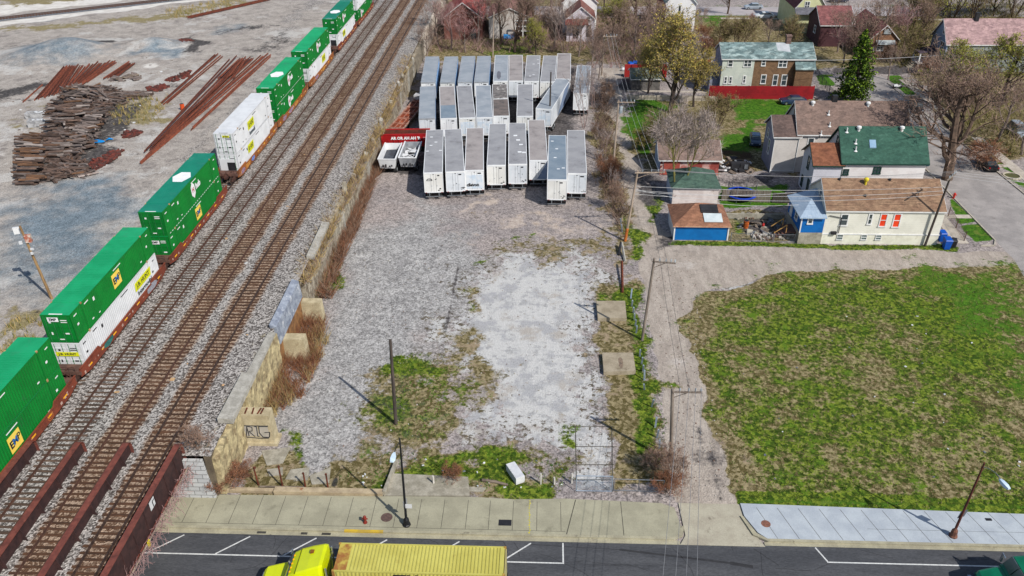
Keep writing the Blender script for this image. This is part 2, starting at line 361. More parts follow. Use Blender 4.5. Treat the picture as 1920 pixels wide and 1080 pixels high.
low = {
 'cover_a': [  # blue gravel, white concrete, alley dirt
  [([(530,800),(600,640),(640,440),(800,380),(900,500),(830,640),(740,830),(640,860),(520,860)], 1, 6),
   ([(780,110),(1110,110),(1110,370),(780,370)], .2, 4)],
  [([(870,520),(960,482),(1110,495),(1135,540),(1105,640),(1130,720),(1150,800),(1110,850),(1060,850),(950,845),(850,855),(790,820),(860,740),(870,690),(828,655),(842,560)], .9, 4.5),
   ([(900,540),(1000,500),(1100,520),(1090,640),(1110,720),(1110,800),(960,820),(870,810),(900,720),(900,650)], 1.05, 5),
   ([(880,475),(1130,440),(1150,520),(900,560)], .62, 4),
   ([(1075,800),(1145,800),(1150,925),(1080,925)], .72, .5),
   ([(1120,595),(1185,595),(1190,665),(1130,665)], .5, .6),
   ([(1260,500),(1480,500),(1440,530),(1300,560)], .60, 2),
   ([(640,840),(720,820),(780,860),(640,900)], .35, 2), ([(1190,790),(1215,790),(1215,850),(1190,850)], .45, 1),
   ([(1370,770),(1410,770),(1415,800),(1375,805)], .75, .6), ([(1660,598),(1707,598),(1707,610),(1660,610)], .95, .3),
   ([(1430,560),(1500,570),(1490,590),(1430,590)], .6, 1), ([(480,850),(540,840),(530,870),(480,870)], .9, .4), ([(470,875),(620,870),(620,905),(470,905)], .45, 1)],
  [([(1265,942),(1385,942),(1345,800),(1305,640),(1300,560),(1330,545),(1480,508),(1925,508),(1930,474),(1260,462),(1240,455),(1215,380),(1190,290),(1165,200),(1160,150),(1185,128),(1120,128),(1130,160),(1140,250),(1160,330),(1190,440),(1210,530),(1228,640),(1250,760)], 1.35, .32),
   ([(1185,305),(1235,298),(1240,318),(1195,325)], .9, .6), ([(1200,385),(1262,450),(1215,455)], .7, .8)]],
 'cover_b': [  # dry grass, grass, lush lawn
  [([(1285,600),(1320,555),(1480,508),(1925,500),(1990,960),(1384,942),(1338,800),(1299,650)], 1.4, .55),
   ([(1440,760),(1600,720),(1760,820),(1800,930),(1420,900)], 1.3, 4),
   ([(1110,525),(1200,520),(1215,640),(1250,770),(1265,930),(1160,925),(1150,790),(1130,700),(1112,640)], .85, 1),
   ([(700,700),(860,650),(900,700),(860,800),(800,850),(650,860),(690,780)], .8, 4), ([(440,860),(700,850),(1080,858),(1080,932),(420,932)], .95, 1.6), ([(850,835),(1070,835),(1070,870),(850,870)], .65, 3),
   ([(1100,370),(1190,370),(1200,530),(1110,480)], .6, 2), ([(880,480),(1110,430),(1180,470),(1100,500),(900,500)], .55, 2.5), ([(860,380),(1110,370),(1130,440),(900,470)], .3, 3),
   ([(1110,180),(1160,240),(1190,420),(1120,370),(1105,260)], .75, 1.5),
   ([(1170,185),(1530,180),(1530,330),(1240,330),(1185,290)], .8, 1.5), ([(1260,30),(1700,20),(1960,20),(2000,300),(1800,300),(1700,130),(1540,130),(1350,110)], .85, 3),
   ([(690,260),(720,240),(780,60),(800,30),(1110,60),(1120,110),(790,110),(700,320)], .8, 2), ([(800,-15),(1250,-10),(1240,120),(800,120)], .75, 2),
   ([(1370,395),(1490,395),(1495,460),(1260,460)], .72, 1), ([(600,420),(660,320),(720,300),(640,470),(610,560),(560,640),(470,780),(440,850),(420,800),(520,640),(560,560)], .7, 1),
   ([(870,620),(930,610),(940,690),(850,700)], .8, 2.5), ([(860,540),(905,545),(900,600),(850,590)], .75, 2), ([(990,740),(1080,780),(1080,840),(1000,820)], .55, 3), ([(1090,640),(1130,650),(1150,790),(1110,780)], .6, 2)],
  [([(1290,590),(1480,506),(1925,500),(1990,960),(1388,942),(1340,800),(1300,650)], .535, 1.6),
   ([(1480,505),(1925,505),(1960,780),(1760,700),(1600,600),(1480,560)], .85, 8), ([(1320,540),(1500,515),(1640,560),(1640,660),(1500,720),(1380,680)], .72, 7), ([(1600,640),(1960,600),(1990,800),(1820,770),(1640,740)], .68, 7), (('xy', [(15.9,47.6),(46,47.1),(46,48.7),(15.9,49.1)]), 1.6, .35), ([(1390,930),(1480,925),(1440,840),(1370,800)], .8, 4), ([(1580,860),(1660,880),(1650,925),(1590,910)], .68, 2.5), ([(1740,870),(1800,880),(1790,910),(1740,905)], .66, 2), ([(1300,640),(1400,640),(1420,740),(1350,780)], .7, 5),
   ([(745,680),(810,665),(830,710),(780,740),(740,725)], .95, 2.5), ([(690,770),(760,740),(830,760),(810,830),(700,840)], .75, 4), ([(820,690),(900,680),(880,770),(830,770)], .62, 3),
   ([(720,858),(1075,862),(1075,928),(620,905)], .86, 1.8), ([(525,820),(560,820),(560,865),(525,860)], .8, 1), ([(1025,808),(1070,800),(1070,835),(1030,836)], .85, 1.2),
   ([(1150,530),(1205,530),(1225,680),(1250,780),(1245,870),(1205,870),(1200,740),(1190,640)], .85, 1), ([(1110,540),(1165,540),(1180,590),(1115,590)], .7, 1.6),
   ([(858,550),(890,550),(890,585),(860,580)], .62, 1.6), ([(874,490),(908,490),(900,503),(870,501)], .75, 1), ([(940,458),(1020,446),(1005,470),(945,480)], .62, 2.5),
   ([(1140,395),(1195,430),(1200,500),(1175,490)], .75, 1), ([(1250,452),(1800,460),(1800,470),(1250,462)], .85, .3), ([(590,490),(640,490),(650,540),(600,550)], .6, 1),
   ([(1110,60),(1220,80),(1230,120),(1110,100)], .5, 2), ([(900,70),(1020,70),(1020,108),(900,108)], .55, 3), ([(1370,415),(1430,410),(1420,440),(1370,440)], .6, 1), ([(1225,440),(1250,380),(1190,300),(1200,330)], .7, .6)],
  [([(1165,190),(1265,190),(1258,228),(1210,268),(1175,250)], .95, 2), ([(1340,188),(1480,186),(1480,222),(1370,226)], 1.0, 2), ([(1365,232),(1432,224),(1425,282),(1305,290)], .95, 2.5),
   ([(1345,350),(1480,345),(1480,385),(1345,392)], .95, .6), ([(1310,30),(1400,25),(1380,60),(1330,60)], .62, 4), ([(1540,30),(1570,35),(1570,80),(1545,75)], .7, 1),
   ([(1780,374),(1800,372),(1845,415),(1800,420)], .95, .3), ([(1800,424),(1845,420),(1868,450),(1832,456)], .95, .3),
   ([(1660,142),(1685,140),(1712,158),(1680,160)], .95, .3), ([(1682,164),(1706,162),(1738,184),(1706,186)], .95, .3),
   ([(1866,305),(1890,300),(1920,325),(1930,345),(1900,330)], .9, .4), ([(1880,330),(1930,348),(1940,370)], .9, .4), ([(1530,140),(1560,140),(1570,160),(1540,160)], .85, .5),
   ([(1720,505),(1925,510),(1960,700),(1800,640),(1740,560)], .72, 8), ([(1840,600),(1960,620),(1990,840),(1900,780),(1830,700)], .66, 7),
   ([(1400,930),(1400,941),(1960,961),(1960,948)], .62, .5), ([(1320,8),(1960,5),(1960,22),(1320,26)], .4, 2), ([(1310,22),(1960,18),(1960,26),(1310,31)], .95, .7),
   ([(1225,262),(1180,230),(1200,290),(1220,290)], .8, .5), ([(1740,452),(1770,455),(1770,462),(1740,460)], .6, .3)]],
 'cover_c': [  # mud, sand, dark dirt
  [([(1770,690),(1850,690),(1850,740),(1800,745)], .68, 3), ([(1860,750),(1960,740),(1960,800),(1880,800)], .7, 3), ([(1300,560),(1390,560),(1380,620),(1310,620)], .42, 4), ([(1690,900),(1800,880),(1900,850),(1900,900),(1760,930)], .58, 3), ([(1640,880),(1680,890),(1670,925),(1640,920)], .6, 1.5), ([(1620,600),(1800,680),(1780,740),(1640,660)], .4, 3),
   ([(1720,300),(1790,190),(1760,170),(1700,190)], .2, 2), ([(690,310),(800,300),(800,330),(700,335)], .5, 1), ([(1310,270),(1420,280),(1420,330),(1330,330)], .62, 1)],
  [([(870,370),(920,372),(910,400),(880,398)], .75, 2.5), ([(935,405),(985,405),(985,430),(930,433)], .85, 1.5), ([(980,380),(1130,390),(1140,470),(960,480)], .52, 6), ([(800,400),(960,420),(900,470),(820,470)], .36, 6), ([(1000,520),(1130,460),(1120,500)], .5, 2)],
  [([(790,120),(1110,120),(1095,250),(1090,340),(790,340)], .72, 3), ([(775,325),(1100,325),(1100,355),(775,345)], .7, 1.5), ([(1340,335),(1480,330),(1470,350),(1345,350)], .6, 1), ([(1385,410),(1485,405),(1490,440),(1400,445)], .62, 1),
   ([(1220,440),(1262,440),(1262,468),(1222,470)], .7, .8), ([(1188,325),(1235,320),(1245,390),(1215,390)], .75, .8), ([(1160,140),(1180,135),(1190,175),(1165,170)], .8, .6), ([(1285,800),(1330,790),(1380,930),(1330,930)], .42, 2), ([(715,255),(790,240),(800,330),(700,330)], .8, 1),
   ([(1560,128),(1760,124),(1765,136),(1560,140)], .85, .8), ([(700,700),(840,680),(880,780),(800,860),(640,860)], .42, 5), ([(1295,800),(1335,800),(1385,935),(1300,935)], .5, 1.5)]
  + trail([(858,500),(848,560),(836,620),(824,668)], .45, .8, .35) + trail([(1310,800),(1335,860),(1355,935)], .5, .75, .4) + trail([(700,430),(800,402),(900,410),(1010,450),(1090,455)], .5, .55, .4) + trail([(690,450),(800,420),(900,430),(1000,468)], .5, .5, .4) + trail([(640,560),(740,500),(860,470),(960,470)], .5, .5, .4) + trail([(820,365),(850,420),(810,500),(700,600)], .6, .48, .4) + trail([(1326,930),(1283,700),(1240,540),(1205,440),(1170,300),(1150,180)], .55, .5, .4) + trail([(1352,930),(1306,700),(1262,540),(1222,440),(1184,300),(1158,180)], .55, .46, .4) + trail([(1240,470),(1400,478),(1600,482),(1900,490)], .6, .44, .5) + trail([(1300,540),(1400,500),(1600,495),(1900,500)], .6, .44, .5)],
}
xs = np.concatenate([np.arange(-140, -27, 20), np.arange(-27, 96, .5), np.arange(96, 260, 12)])
ys = np.concatenate([np.arange(20, 46, 6), np.arange(46.5, 110, .4), np.arange(110, 170, .6), np.arange(170, 236, 1.0), np.arange(236, 420, 20)])
struct(grid_sheet('ground', xs, ys, 0, g.m, low, lambda X, Y: np.where(Y < 47.7, -.06, 0.0)))

# ---- embankment: ballast, tracks bed and the yard
g = NT('yard_ground'); v = g.coords(False)
A1, A2 = attr(g, 'cover_a'), attr(g, 'cover_b')
nb, nm, nf, nx = g.noise(v, .12, 5, .65), g.noise(v, .45, 6, .7), g.noise(v, 2.0, 5, .7), g.noise(v, 7, 3, .7)
ce = g.cells(v, 7.5); sp = g.n('ShaderNodeSeparateColor'); g.l(ce.outputs['Color'], sp.inputs[0]); cr = sp.outputs[0]
base = two(g, nm, S(188,180,171), S(166,158,150)); base = g.mix(g.smooth(g.noise(v, .25, 7, .75), .52, .62), base, S(150,142,136)); base = g.mix(g.smooth(g.noise(v, .09, 6, .7), .54, .62), base, S(200,196,190)); base = g.scalec(base, g.range(cr, 0, 1, .82, 1.18))
base = g.mix(g.smooth(nf, .62, .72), base, S(128,120,112))
bl = two(g, nm, S(134,148,157), S(114,128,137)); bl = g.scalec(bl, g.range(cr, 0, 1, .7, 1.3))
col, _ = layer(g, base, A1[0], g.math('ADD', g.math('MULTIPLY', nb, .6), g.math('MULTIPLY', nm, .4)), 1.1, bl, .2)
pale = two(g, nm, S(238,234,226), S(216,210,202))
col, _ = layer(g, col, A1[2], nm, .9, pale, .12)
ba = g.mix(g.smooth(cr, .1, .95), S(94,88,84), S(198,192,186)); ba = g.scalec(ba, g.range(nm, .3, .7, .88, 1.1))
col, _ = layer(g, col, A1[1], nm, .5, ba, .12)
ru = g.mix(g.smooth(cr, .1, .9), S(104,78,60), S(184,160,138)); ru = g.scalec(ru, g.range(nf, .3, .7, .8, 1.15))
col, _ = layer(g, col, A2[0], g.math('ADD', g.math('MULTIPLY', nm, .5), g.math('MULTIPLY', nf, .5)), .8, ru, .22)
dr = g.mix(g.smooth(nx, .36, .66), S(128,116,80), S(172,160,122)); dr = g.mix(g.smooth(nf, .55, .7), dr, S(100,94,66))
col, _ = layer(g, col, A2[1], nm, 1.5, dr, .12)
dk = two(g, nf, S(98,94,92), S(70,67,66))
col, _ = layer(g, col, A2[2], g.math('ADD', g.math('MULTIPLY', nm, .5), g.math('MULTIPLY', nf, .5)), 1.3, dk, .12)
g.l(col, g.b.inputs['Base Color']); g.b.inputs['Roughness'].default_value = .95; g.b.inputs['Specular IOR Level'].default_value = .15
g.bump(g.math('ADD', g.math('MULTIPLY', ce.outputs['Distance'], .9), g.math('MULTIPLY', nx, .5)), .8, .1)
TRK = [-41.3, -37.65, -33.8, -29.97]
def strip(x0, x1, y0=20, y1=420): return ('xy', [(x0, y0), (x1, y0), (x1, y1), (x0, y1)])
high = {
 'cover_a': [
  [([(0,560),(0,430),(60,360),(250,330),(300,370),(200,470),(100,560)], .85, 12), ([(0,110),(110,75),(210,85),(200,115),(120,125),(0,130)], .75, 9), ([(240,85),(300,70),(360,95),(330,105),(240,105)], .7, 4), ([(60,345),(200,330),(260,320),(300,400),(100,420)], .6, 4),
   ([(400,50),(480,35),(480,60),(400,70)], .5, 4), ([(0,45),(330,-2),(420,-2),(0,50)], .5, 1.5)],
  [(strip(-46, -25.5), 1, 1.2), ([(330,330),(400,290),(560,60),(620,-10),(560,-10),(480,120),(300,330)], .6, 3)],
  [([(-60,16),(240,-12),(330,-12),(-60,35)], 1.3, 1.2), ([(-60,48),(400,-8),(450,-8),(-60,56)], 1.3, 1.0), ([(250,120),(300,115),(300,130),(250,135)], .7, 1.5), ([(0,250),(30,300),(20,360),(0,400)], .7, 2), ([(290,90),(360,80),(350,100)], .6, 2), ([(60,600),(110,540),(160,520),(80,600)], .6, 2)]],
 'cover_b': [
  [(strip(TRK[2]-1.5, TRK[2]+1.5), .72, .5), (strip(TRK[3]-1.5, TRK[3]+1.5), .72, .5), (strip(TRK[1]-1.2, TRK[1]+1.2, 60), .34, .5), (strip(TRK[2]-.7, TRK[2]+.7, 20, 75), .95, .4), (strip(TRK[3]-.9, TRK[3]+.9, 20, 75), .95, .4)],
  [([(0,-30),(300,-30),(150,3),(0,10)], .9, 3), ([(0,50),(300,25),(440,-5),(470,0),(300,40),(0,62)], .7, 3), ([(200,220),(240,185),(310,190),(330,170),(300,230),(210,240)], .72, 2), ([(0,600),(40,590),(80,620),(30,660),(0,680)], .9, 2), ([(20,200),(90,170),(100,260),(40,260)], .45, 3), (strip(-27.2, -25.4), .35, .8)],
  [([(0,170),(70,152),(70,172),(0,192)], 1.0, 3), ([(315,72),(370,68),(385,95),(335,97)], .9, 3), ([(0,85),(90,70),(110,82),(0,100)], .6, 5), ([(100,200),(40,300),(30,400),(60,300)], .55, 4), ([(150,80),(215,74),(215,84),(160,90)], .9, 2), ([(250,330),(330,300),(320,330),(250,360)], .55, 5), ([(440,90),(540,50),(560,70),(460,120)], .6, 5), ([(400,55),(520,40),(520,55),(420,65)], .55, 3), ([(35,350),(210,330),(275,190),(120,170),(40,300)], .62, 2), ([(240,290),(290,280),(300,300),(240,310)], .5, 2), ([(40,610),(80,580),(90,620)], .6, 1.5), ([(270,160),(360,140),(360,165),(290,180)], .5, 2)]],
}
xs = np.concatenate([np.arange(-330, -150, 15), np.arange(-150, -47, .9), np.arange(-47, -25.6, .3), [-25.62]])
ys = np.concatenate([[47.3], np.arange(48, 130, .6), np.arange(130, 215, 1.0), np.arange(215, 420, 12)])
HUMPS = [(G(118, 100, ZY), 5.0, 1.5), (G(140, 92, ZY), 4.0, 1.2), (G(283, 85, ZY), 3.2, 1.6), (G(60,112,ZY), 6, .8)]
def zf(X, Y):
    z = np.full(X.shape, ZY)
    for c, r, h in HUMPS: z += h*np.exp(-(((X-c.x)/(r*1.5))**2 + ((Y-c.y)/r)**2))
    return z
yard = struct(grid_sheet('yard_ground', xs, ys, ZY, g.m, high, zf))
struct(grid_sheet('bridge_ballast', np.concatenate([np.arange(-90, -47, 2.0), np.arange(-47, -28.75, .3), [-28.75]]), np.concatenate([np.arange(22, 47, .8), [47.3]]), ZY, g.m, high, None))
b = B()                                            # earth flank of the embankment behind the wall, and the abutment under the deck
b.hexa([(-26.2,47.3,-.1),(-25.75,47.3,-.1),(-25.75,420,-.1),(-26.2,420,-.1),(-26.2,47.3,ZY-.03),(-25.75,47.3,ZY-.03),(-25.75,420,ZY-.03),(-26.2,420,ZY-.03)])
struct(b.build('embankment', M('embankment_earth', S(120,108,90), S(96,86,72), bump=.5)))

# ---- street, pavements, roads
ASPH = M('asphalt', (0.066,0.068,0.073,1), (0.045,0.047,0.052,1), scale=.4, rough=.85, speck=.24, sscale=18, stain=(0.03,0.031,0.034,1), sthr=(.56,.7), stscale=.5, stretch=(.3,1.5,1))
ROADG = M('worn_asphalt', S(170,164,160), S(150,145,142), scale=.4, rough=.9, speck=.12, sscale=16, stain=S(136,130,126), sthr=(.58,.7))
LINE = M('road_line', S(232,232,228), S(205,206,204), scale=5, rough=.7, stain=S(120,120,122), sthr=(.66,.74), stscale=6)
PAVEY = M('old_pavement', S(176,172,148), S(160,156,134), scale=.5, rough=.9, speck=.08, sscale=20, stain=S(136,132,112), sthr=(.56,.74), stscale=.6)
PAVEB = M('new_pavement', S(188,196,202), S(174,182,190), scale=.6, rough=.9, speck=.06, sscale=20, stain=S(160,168,174), sthr=(.6,.75), stscale=.7)
KERBM = M('kerb_stone', S(182,176,150), S(160,154,132), scale=.8, rough=.9, speck=.1, sscale=16, stain=S(124,118,100), sthr=(.58,.72), stscale=1.2)
JOINT = M('pavement_joint', S(92,88,76), S(72,70,62), rough=.95)
ALLEYC = M('concrete_crossing', S(186,180,160), S(170,162,144), scale=.6, rough=.9, speck=.09, sscale=18, stain=S(140,132,116), sthr=(.56,.7))
b = B(); b.add([(-140,14,.0),(140,14,.0),(140,43.75,.0),(-140,43.75,.0)], [(0,1,2,3)]); struct(b.build('street', ASPH))
b = B()
def ln(x0, y0, x1, y1, wd=.11):
    d = Vector((x1-x0, y1-y0, 0)); n = Vector((-d.y, d.x, 0)).normalized()*wd/2
    b.add([(x0-n.x,y0-n.y,.004),(x1-n.x,y1-n.y,.004),(x1+n.x,y1+n.y,.004),(x0+n.x,y0+n.y,.004)], [(0,1,2,3)])
ln(-31, 41.5, 1.86, 41.5)
for x in (-29.2, -24.1, -19.0, -13.6, -8.1, -2.7): ln(x, 41.56, x+2.1, 43.3)
ln(1.8, 41.56, 1.8, 43.4); ln(21.1, 42.2, 60, 42.2); ln(21.15, 42.26, 20.6, 43.55)
ln(-140, 36.4, 140, 36.4); ln(-140, 36.05, 140, 36.05)
struct(b.build('road_markings', LINE))
# street cracks and skid marks
b = B()
for x0, y0, x1, y1, wd in ((-1,43.2,6,42.9,.05),(6,42.9,14,41.9,.18),(14,41.9,15.6,41.6,.3),(16,43.3,17.5,41.8,.06),(24,43.4,26,42.7,.04)):
    d = Vector((x1-x0, y1-y0, 0)); n = Vector((-d.y, d.x, 0)).normalized()*wd/2
    b.add([(x0-n.x,y0-n.y,.003),(x1-n.x,y1-n.y,.003),(x1+n.x,y1+n.y,.003),(x0+n.x,y0+n.y,.003)], [(0,1,2,3)])
rc = random.Random(3)
for _ in range(16):
    x, y, a = rc.uniform(-24,40), rc.uniform(39,43.2), rc.uniform(-.25,.25)+(1.57 if rc.random() < .35 else 0)
    for k in range(rc.randint(3,8)):
        x2, y2 = x+math.cos(a)*.7, min(43.4, y+math.sin(a)*.7); d = Vector((x2-x, y2-y, 0)); n = Vector((-d.y, d.x, 0)).normalized()*.018
        if d.length > .01: b.add([(x-n.x,y-n.y,.003),(x2-n.x,y2-n.y,.003),(x2+n.x,y2+n.y,.003),(x+n.x,y+n.y,.003)], [(0,1,2,3)])
        x, y, a = x2, y2, a+rc.uniform(-.4,.4)
struct(b.build('street_tar_mark', M('tar', (0.022,0.022,0.024,1), (0.03,0.03,0.032,1))))
# kerbs: gutter pan, kerb step
b = B()
b.box(-31, 43.5, -.02, 10.6, 43.9, .012); b.box(-31, 43.9, 0, 10.2, 44.12, .15)
b.prism([(10.2,43.9),(10.9,44.3),(11.1,45.2),(10.9,45.2),(10.6,44.45),(10.2,44.12)], 0, .15)
b.box(16.9, 43.62, -.02, 60, 43.95, .012); b.box(17.2, 43.95, 0, 60, 44.17, .15)
b.prism([(17.2,43.95),(17.2,44.17),(16.5,44.7),(15.8,46.4),(15.6,46.4),(16.2,44.5)], 0, .15)
struct(b.build('kerb', KERBM))
b = B(); b.prism([(10.6,43.5),(16.9,43.5),(16.5,44.4),(15.85,46.5),(15.85,47.72),(11.0,47.72),(11.1,44.4)], -.02, .03); struct(b.build('alley_apron', ALLEYC))
b = B(); b.prism([(-31,44.12),(10.2,44.12),(10.75,44.6),(10.85,45.2),(10.6,47.1),(9.6,47.55),(2.0,47.8),(-2,47.6),(-5,47.75),(-31,47.3)], 0, .146)
pv = struct(b.build('pavement', PAVEY))
b = B(); b.prism([(17.2,44.17),(60,44.17),(60,47.2),(38,47.25),(15.85,47.72),(15.9,46.4),(16.6,44.75)], 0, .146); struct(b.build('pavement', PAVEB))
b = B()
for i in range(22):
    x = -29.5 + i*1.83 + U(-.05,.05)
    if x < 2.5 or x in (3,): b.box(x, 44.4, .147, x+.035, 47.4, .1495)
for x in (6.4,): b.box(x, 44.13, .147, x+.05, 47.6, .1495)
b.hexa([(2.05,44.13,.147),(2.12,44.13,.147),(2.9,47.7,.147),(2.83,47.7,.147),(2.05,44.13,.1495),(2.12,44.13,.1495),(2.9,47.7,.1495),(2.83,47.7,.1495)])
b.box(-30, 44.38, .147, 2.0, 44.41, .1495)
for i in range(16):
    x = 17.6 + i*1.62
    b.hexa([(x+.35,44.2,.147),(x+.385,44.2,.147),(x-.6+.035,47.3,.147),(x-.6,47.3,.147),(x+.35,44.2,.1495),(x+.385,44.2,.1495),(x-.6+.035,47.3,.1495),(x-.6,47.3,.1495)])
b.box(25, 45.35, .147, 60, 45.37, .1495)
struct(b.build('pavement_joints', JOINT))
# side road on the right, its kerbs and pavements; far street; cross driveway
b = B(); b.add([(56,88,.004),(66.5,88,.004),(65.0,160,.004),(54.5,160,.004)], [(0,1,2,3)]); b.add([(55.2,84,.004),(66.5,84,.004),(66.5,88,.004),(56,88,.004)], [(0,1,2,3)])
struct(b.build('side_road', ROADG))
b = B(); b.add([(-20,209.5,.004),(140,207.5,.004),(140,216.5,.004),(-20,218.5,.004)], [(0,1,2,3)]); struct(b.build('far_street', M('far_asphalt', S(186,178,178), S(170,164,164), scale=.3, rough=.9, speck=.08)))
b = B()
def wall_strip(pts, wd, z0, z1):
    for (x0,y0),(x1,y1) in zip(pts, pts[1:]):
        d = Vector((x1-x0,y1-y0,0)); n = Vector((-d.y,d.x,0)).normalized()*wd/2
        b.hexa([(x0-n.x,y0-n.y,z0),(x1-n.x,y1-n.y,z0),(x1+n.x,y1+n.y,z0),(x0+n.x,y0+n.y,z0),(x0-n.x,y0-n.y,z1),(x1-n.x,y1-n.y,z1),(x1+n.x,y1+n.y,z1),(x0+n.x,y0+n.y,z1)])
wall_strip([(53.5,91.4),(55.2,91.5),(55.9,92.8),(55.9,128)], .16, 0, .13)
wall_strip([(66.6,90),(65.3,128),(64.6,146),(64.4,156)], .16, 0, .13)
struct(b.build('kerb', M('pale_kerb', S(196,188,172), S(176,168,154), speck=.1)))
b = B(); WK = [((50.6,92),(52.4,92),(52.6,106),(51.2,106)), ((68.2,108),(69.8,107.4),(69.6,128),(68.0,128)), ((67.6,140),(69.2,140),(68.6,158),(67.2,158))]
for p in WK: b.prism(list(p), 0, .05)
b.prism([(52.4,99),(55.8,99),(55.8,100),(52.4,100)], 0, .04); b.prism([(65.4,116),(68.1,116),(68.1,117),(65.4,117)], 0, .04); b.prism([(64.8,148),(67.4,148),(67.4,149),(64.8,149)], 0, .04)
b.prism([(42,205.2),(140,203.4),(140,204.6),(42,206.4)], 0, .04); b.prism([(10,206.4),(26,206.2),(26,207.2),(10,207.4)], 0, .04)
b.prism([(15.2,150.2),(31,149.6),(31,150.4),(15.2,151)], 0, .05)
struct(b.build('footpath', M('pale_path', S(200,190,176), S(180,170,156), speck=.1)))
# ================================================================== RAILWAY
RZ = ZY + .2                                      # rail head
TIE = M('sleeper_timber', S(104,84,70), S(76,62,54), scale=3, rough=.95, stretch=(.4,3,1), vary=.35, speck=.1)
TIEB = M('sleeper_rusty', S(96,66,46), S(70,50,38), scale=3, rough=.95, stretch=(.4,3,1), vary=.3, speck=.15)
RAILM = M('rail_steel', S(92,64,52), S(74,54,46), scale=4, rough=.7)
RAILP = M('rail_worn', S(96,78,70), S(70,56,50), scale=4, rough=.45, metal=.3)
def rail_prof(x): return [(x-.07,ZY+.02),(x+.07,ZY+.02),(x+.07,ZY+.045),(x+.015,ZY+.06),(x+.015,ZY+.155),(x+.037,ZY+.165),(x+.037,RZ),(x-.037,RZ),(x-.037,ZY+.165),(x-.015,ZY+.155),(x-.015,ZY+.06),(x-.07,ZY+.045)]
tie_me = {}
for k, m in (('a', TIE), ('b', TIEB)):
    tie_me[k] = B().cbox((0,0,0), (2.6,.23,.16)).mesh('sleeper', m)
def track(x, label, kind, mat, y0=24.0, y1=420.0, sp=.56, first=32.0):
    t = thing('railway_track', label, 'railway track', (0,0,0), 0, 'parallel railway tracks on the embankment')
    for s in (-.752, .752): B().profile_y(rail_prof(x+s), y0, y1).build('rail', mat, t)
    rest = B(); n = 0; y = first
    while y < y1:
        dx, a, dz = U(-.08,.08), U(-.03,.03), U(-.035,.012)
        if n < 100:
            o = bpy.data.objects.new('sleeper', tie_me[kind]); COL.objects.link(o); o.parent = t
            o.location = (x+dx, y, ZY-.045+dz); o.rotation_euler = (0,0,a)
        else: rest.cbox((x+dx, y, ZY-.045+dz), (2.6,.23,.16), 0, a)
        n += 1; y += sp*U(.93,1.07)
    struct(rest.build('sleepers', TIE if kind == 'a' else TIEB, t), kind='stuff')
    return t
track(TRK[0], 'railway track under the container train, farthest from the retaining wall', 'a', RAILP)
track(TRK[1], 'grey ballasted railway track with dark spaced sleepers, next to the container train', 'a', RAILM)
track(TRK[2], 'rust stained brown railway track, the middle one of the three empty tracks', 'b', RAILM)
track(TRK[3], 'rust stained brown railway track nearest the retaining wall and outer girder', 'b', RAILP)

# bridge: through plate girders, deck and abutment
GIRD = M('girder_paint', S(132,74,62), S(112,62,54), scale=1.5, rough=.75, speck=.1, sscale=5, stain=S(86,48,42), sthr=(.55,.7))
GIRDW = M('girder_web', S(72,48,46), S(56,38,38), scale=1.2, rough=.8, speck=.12, sscale=5)
def girder(x, zb, label, ylow=24, yhigh=47.6, ext=False):
    t = thing('plate_girder', label, 'bridge girder', (x, 0, 0), 0, 'plate girders of the railway bridge')
    b = B(); h = 5.6
    b.box(-.23, ylow, h-.06, .23, yhigh-.5, h)
    arc = [(yhigh-.5+.5*math.sin(a), h-.5+.5*math.cos(a)) for a in [R(i*15) for i in range(7)]]
    for (ya,za),(yb,zb2) in zip(arc, arc[1:]): b.hexa([(-.23,ya,za-.06),(.23,ya,za-.06),(.23,yb-.04,zb2-.03),(-.23,yb-.04,zb2-.03),(-.23,ya,za),(.23,ya,za),(.23,yb,zb2),(-.23,yb,zb2)])
    b.box(-.23, yhigh-.06, zb, .23, yhigh, h-.5)
    b.build('top_flange', GIRD, t)
    w = B(); w.profile_x([(ylow,zb),(yhigh-.06,zb),(yhigh-.06,h-.5),(yhigh-.3,h-.2),(yhigh-.55,h-.07),(ylow,h-.07)], -.02, .02)
    w.build('web', GIRDW, t)
    y = yhigh - 1.6
    while y > ylow:
        for sd in ((1,) if ext else (1,-1)):
            q = B(); wd = .16 if ext else .42
            q.hexa([(sd*.021,y-.02,zb),(sd*wd,y-.02,zb),(sd*wd,y+.02,zb),(sd*.021,y+.02,zb),(sd*.021,y-.02,h-.08),(sd*.1,y-.02,h-.08),(sd*.1,y+.02,h-.08),(sd*.021,y+.02,h-.08)])
            q.build('stiffener', GIRDW, t)
        y -= 2.45 if not ext else 1.8
    if ext:
        B().box(-.03, ylow, zb-.06, .3, yhigh, zb).build('bottom_flange', GIRD, t)
        r = B(); r.path([(.33, ylow, zb+.1), (.33, yhigh-.2, zb+.1)], .07, 8); r.build('pipe', M('pale_pipe', S(172,156,136), S(150,136,118)), t)
    return t
girder(-39.55, ZY-.3, 'short visible girder beside the container train')
girder(-35.75, ZY-.3, 'girder between the grey track and the first rusty track')
girder(-32.0, ZY-.3, 'girder between the two rusty brown tracks')
gt = girder(-27.95, 3.1, 'outer girder facing the street, with a pale pipe and dry vines', ext=True)
sg = B(); sg.cbox((.06, 41.9, 4.75), (.02,.75,.75), 0); sg.build('notice', WHITE, gt)
sg = B(); sg.cbox((.075, 41.95, 4.68), (.012,.1,.5), 0); sg.cbox((.075, 42.1, 4.9), (.012,.3,.08), 0); sg.build('notice_mark', DARKST, gt)
sg = B(); sg.cbox((.42, 39.6, 3.2), (.03,.32,.6), 0); sg.build('clearance_marker', M('sign_yellow', S(236,214,40), S(220,196,36)), gt)
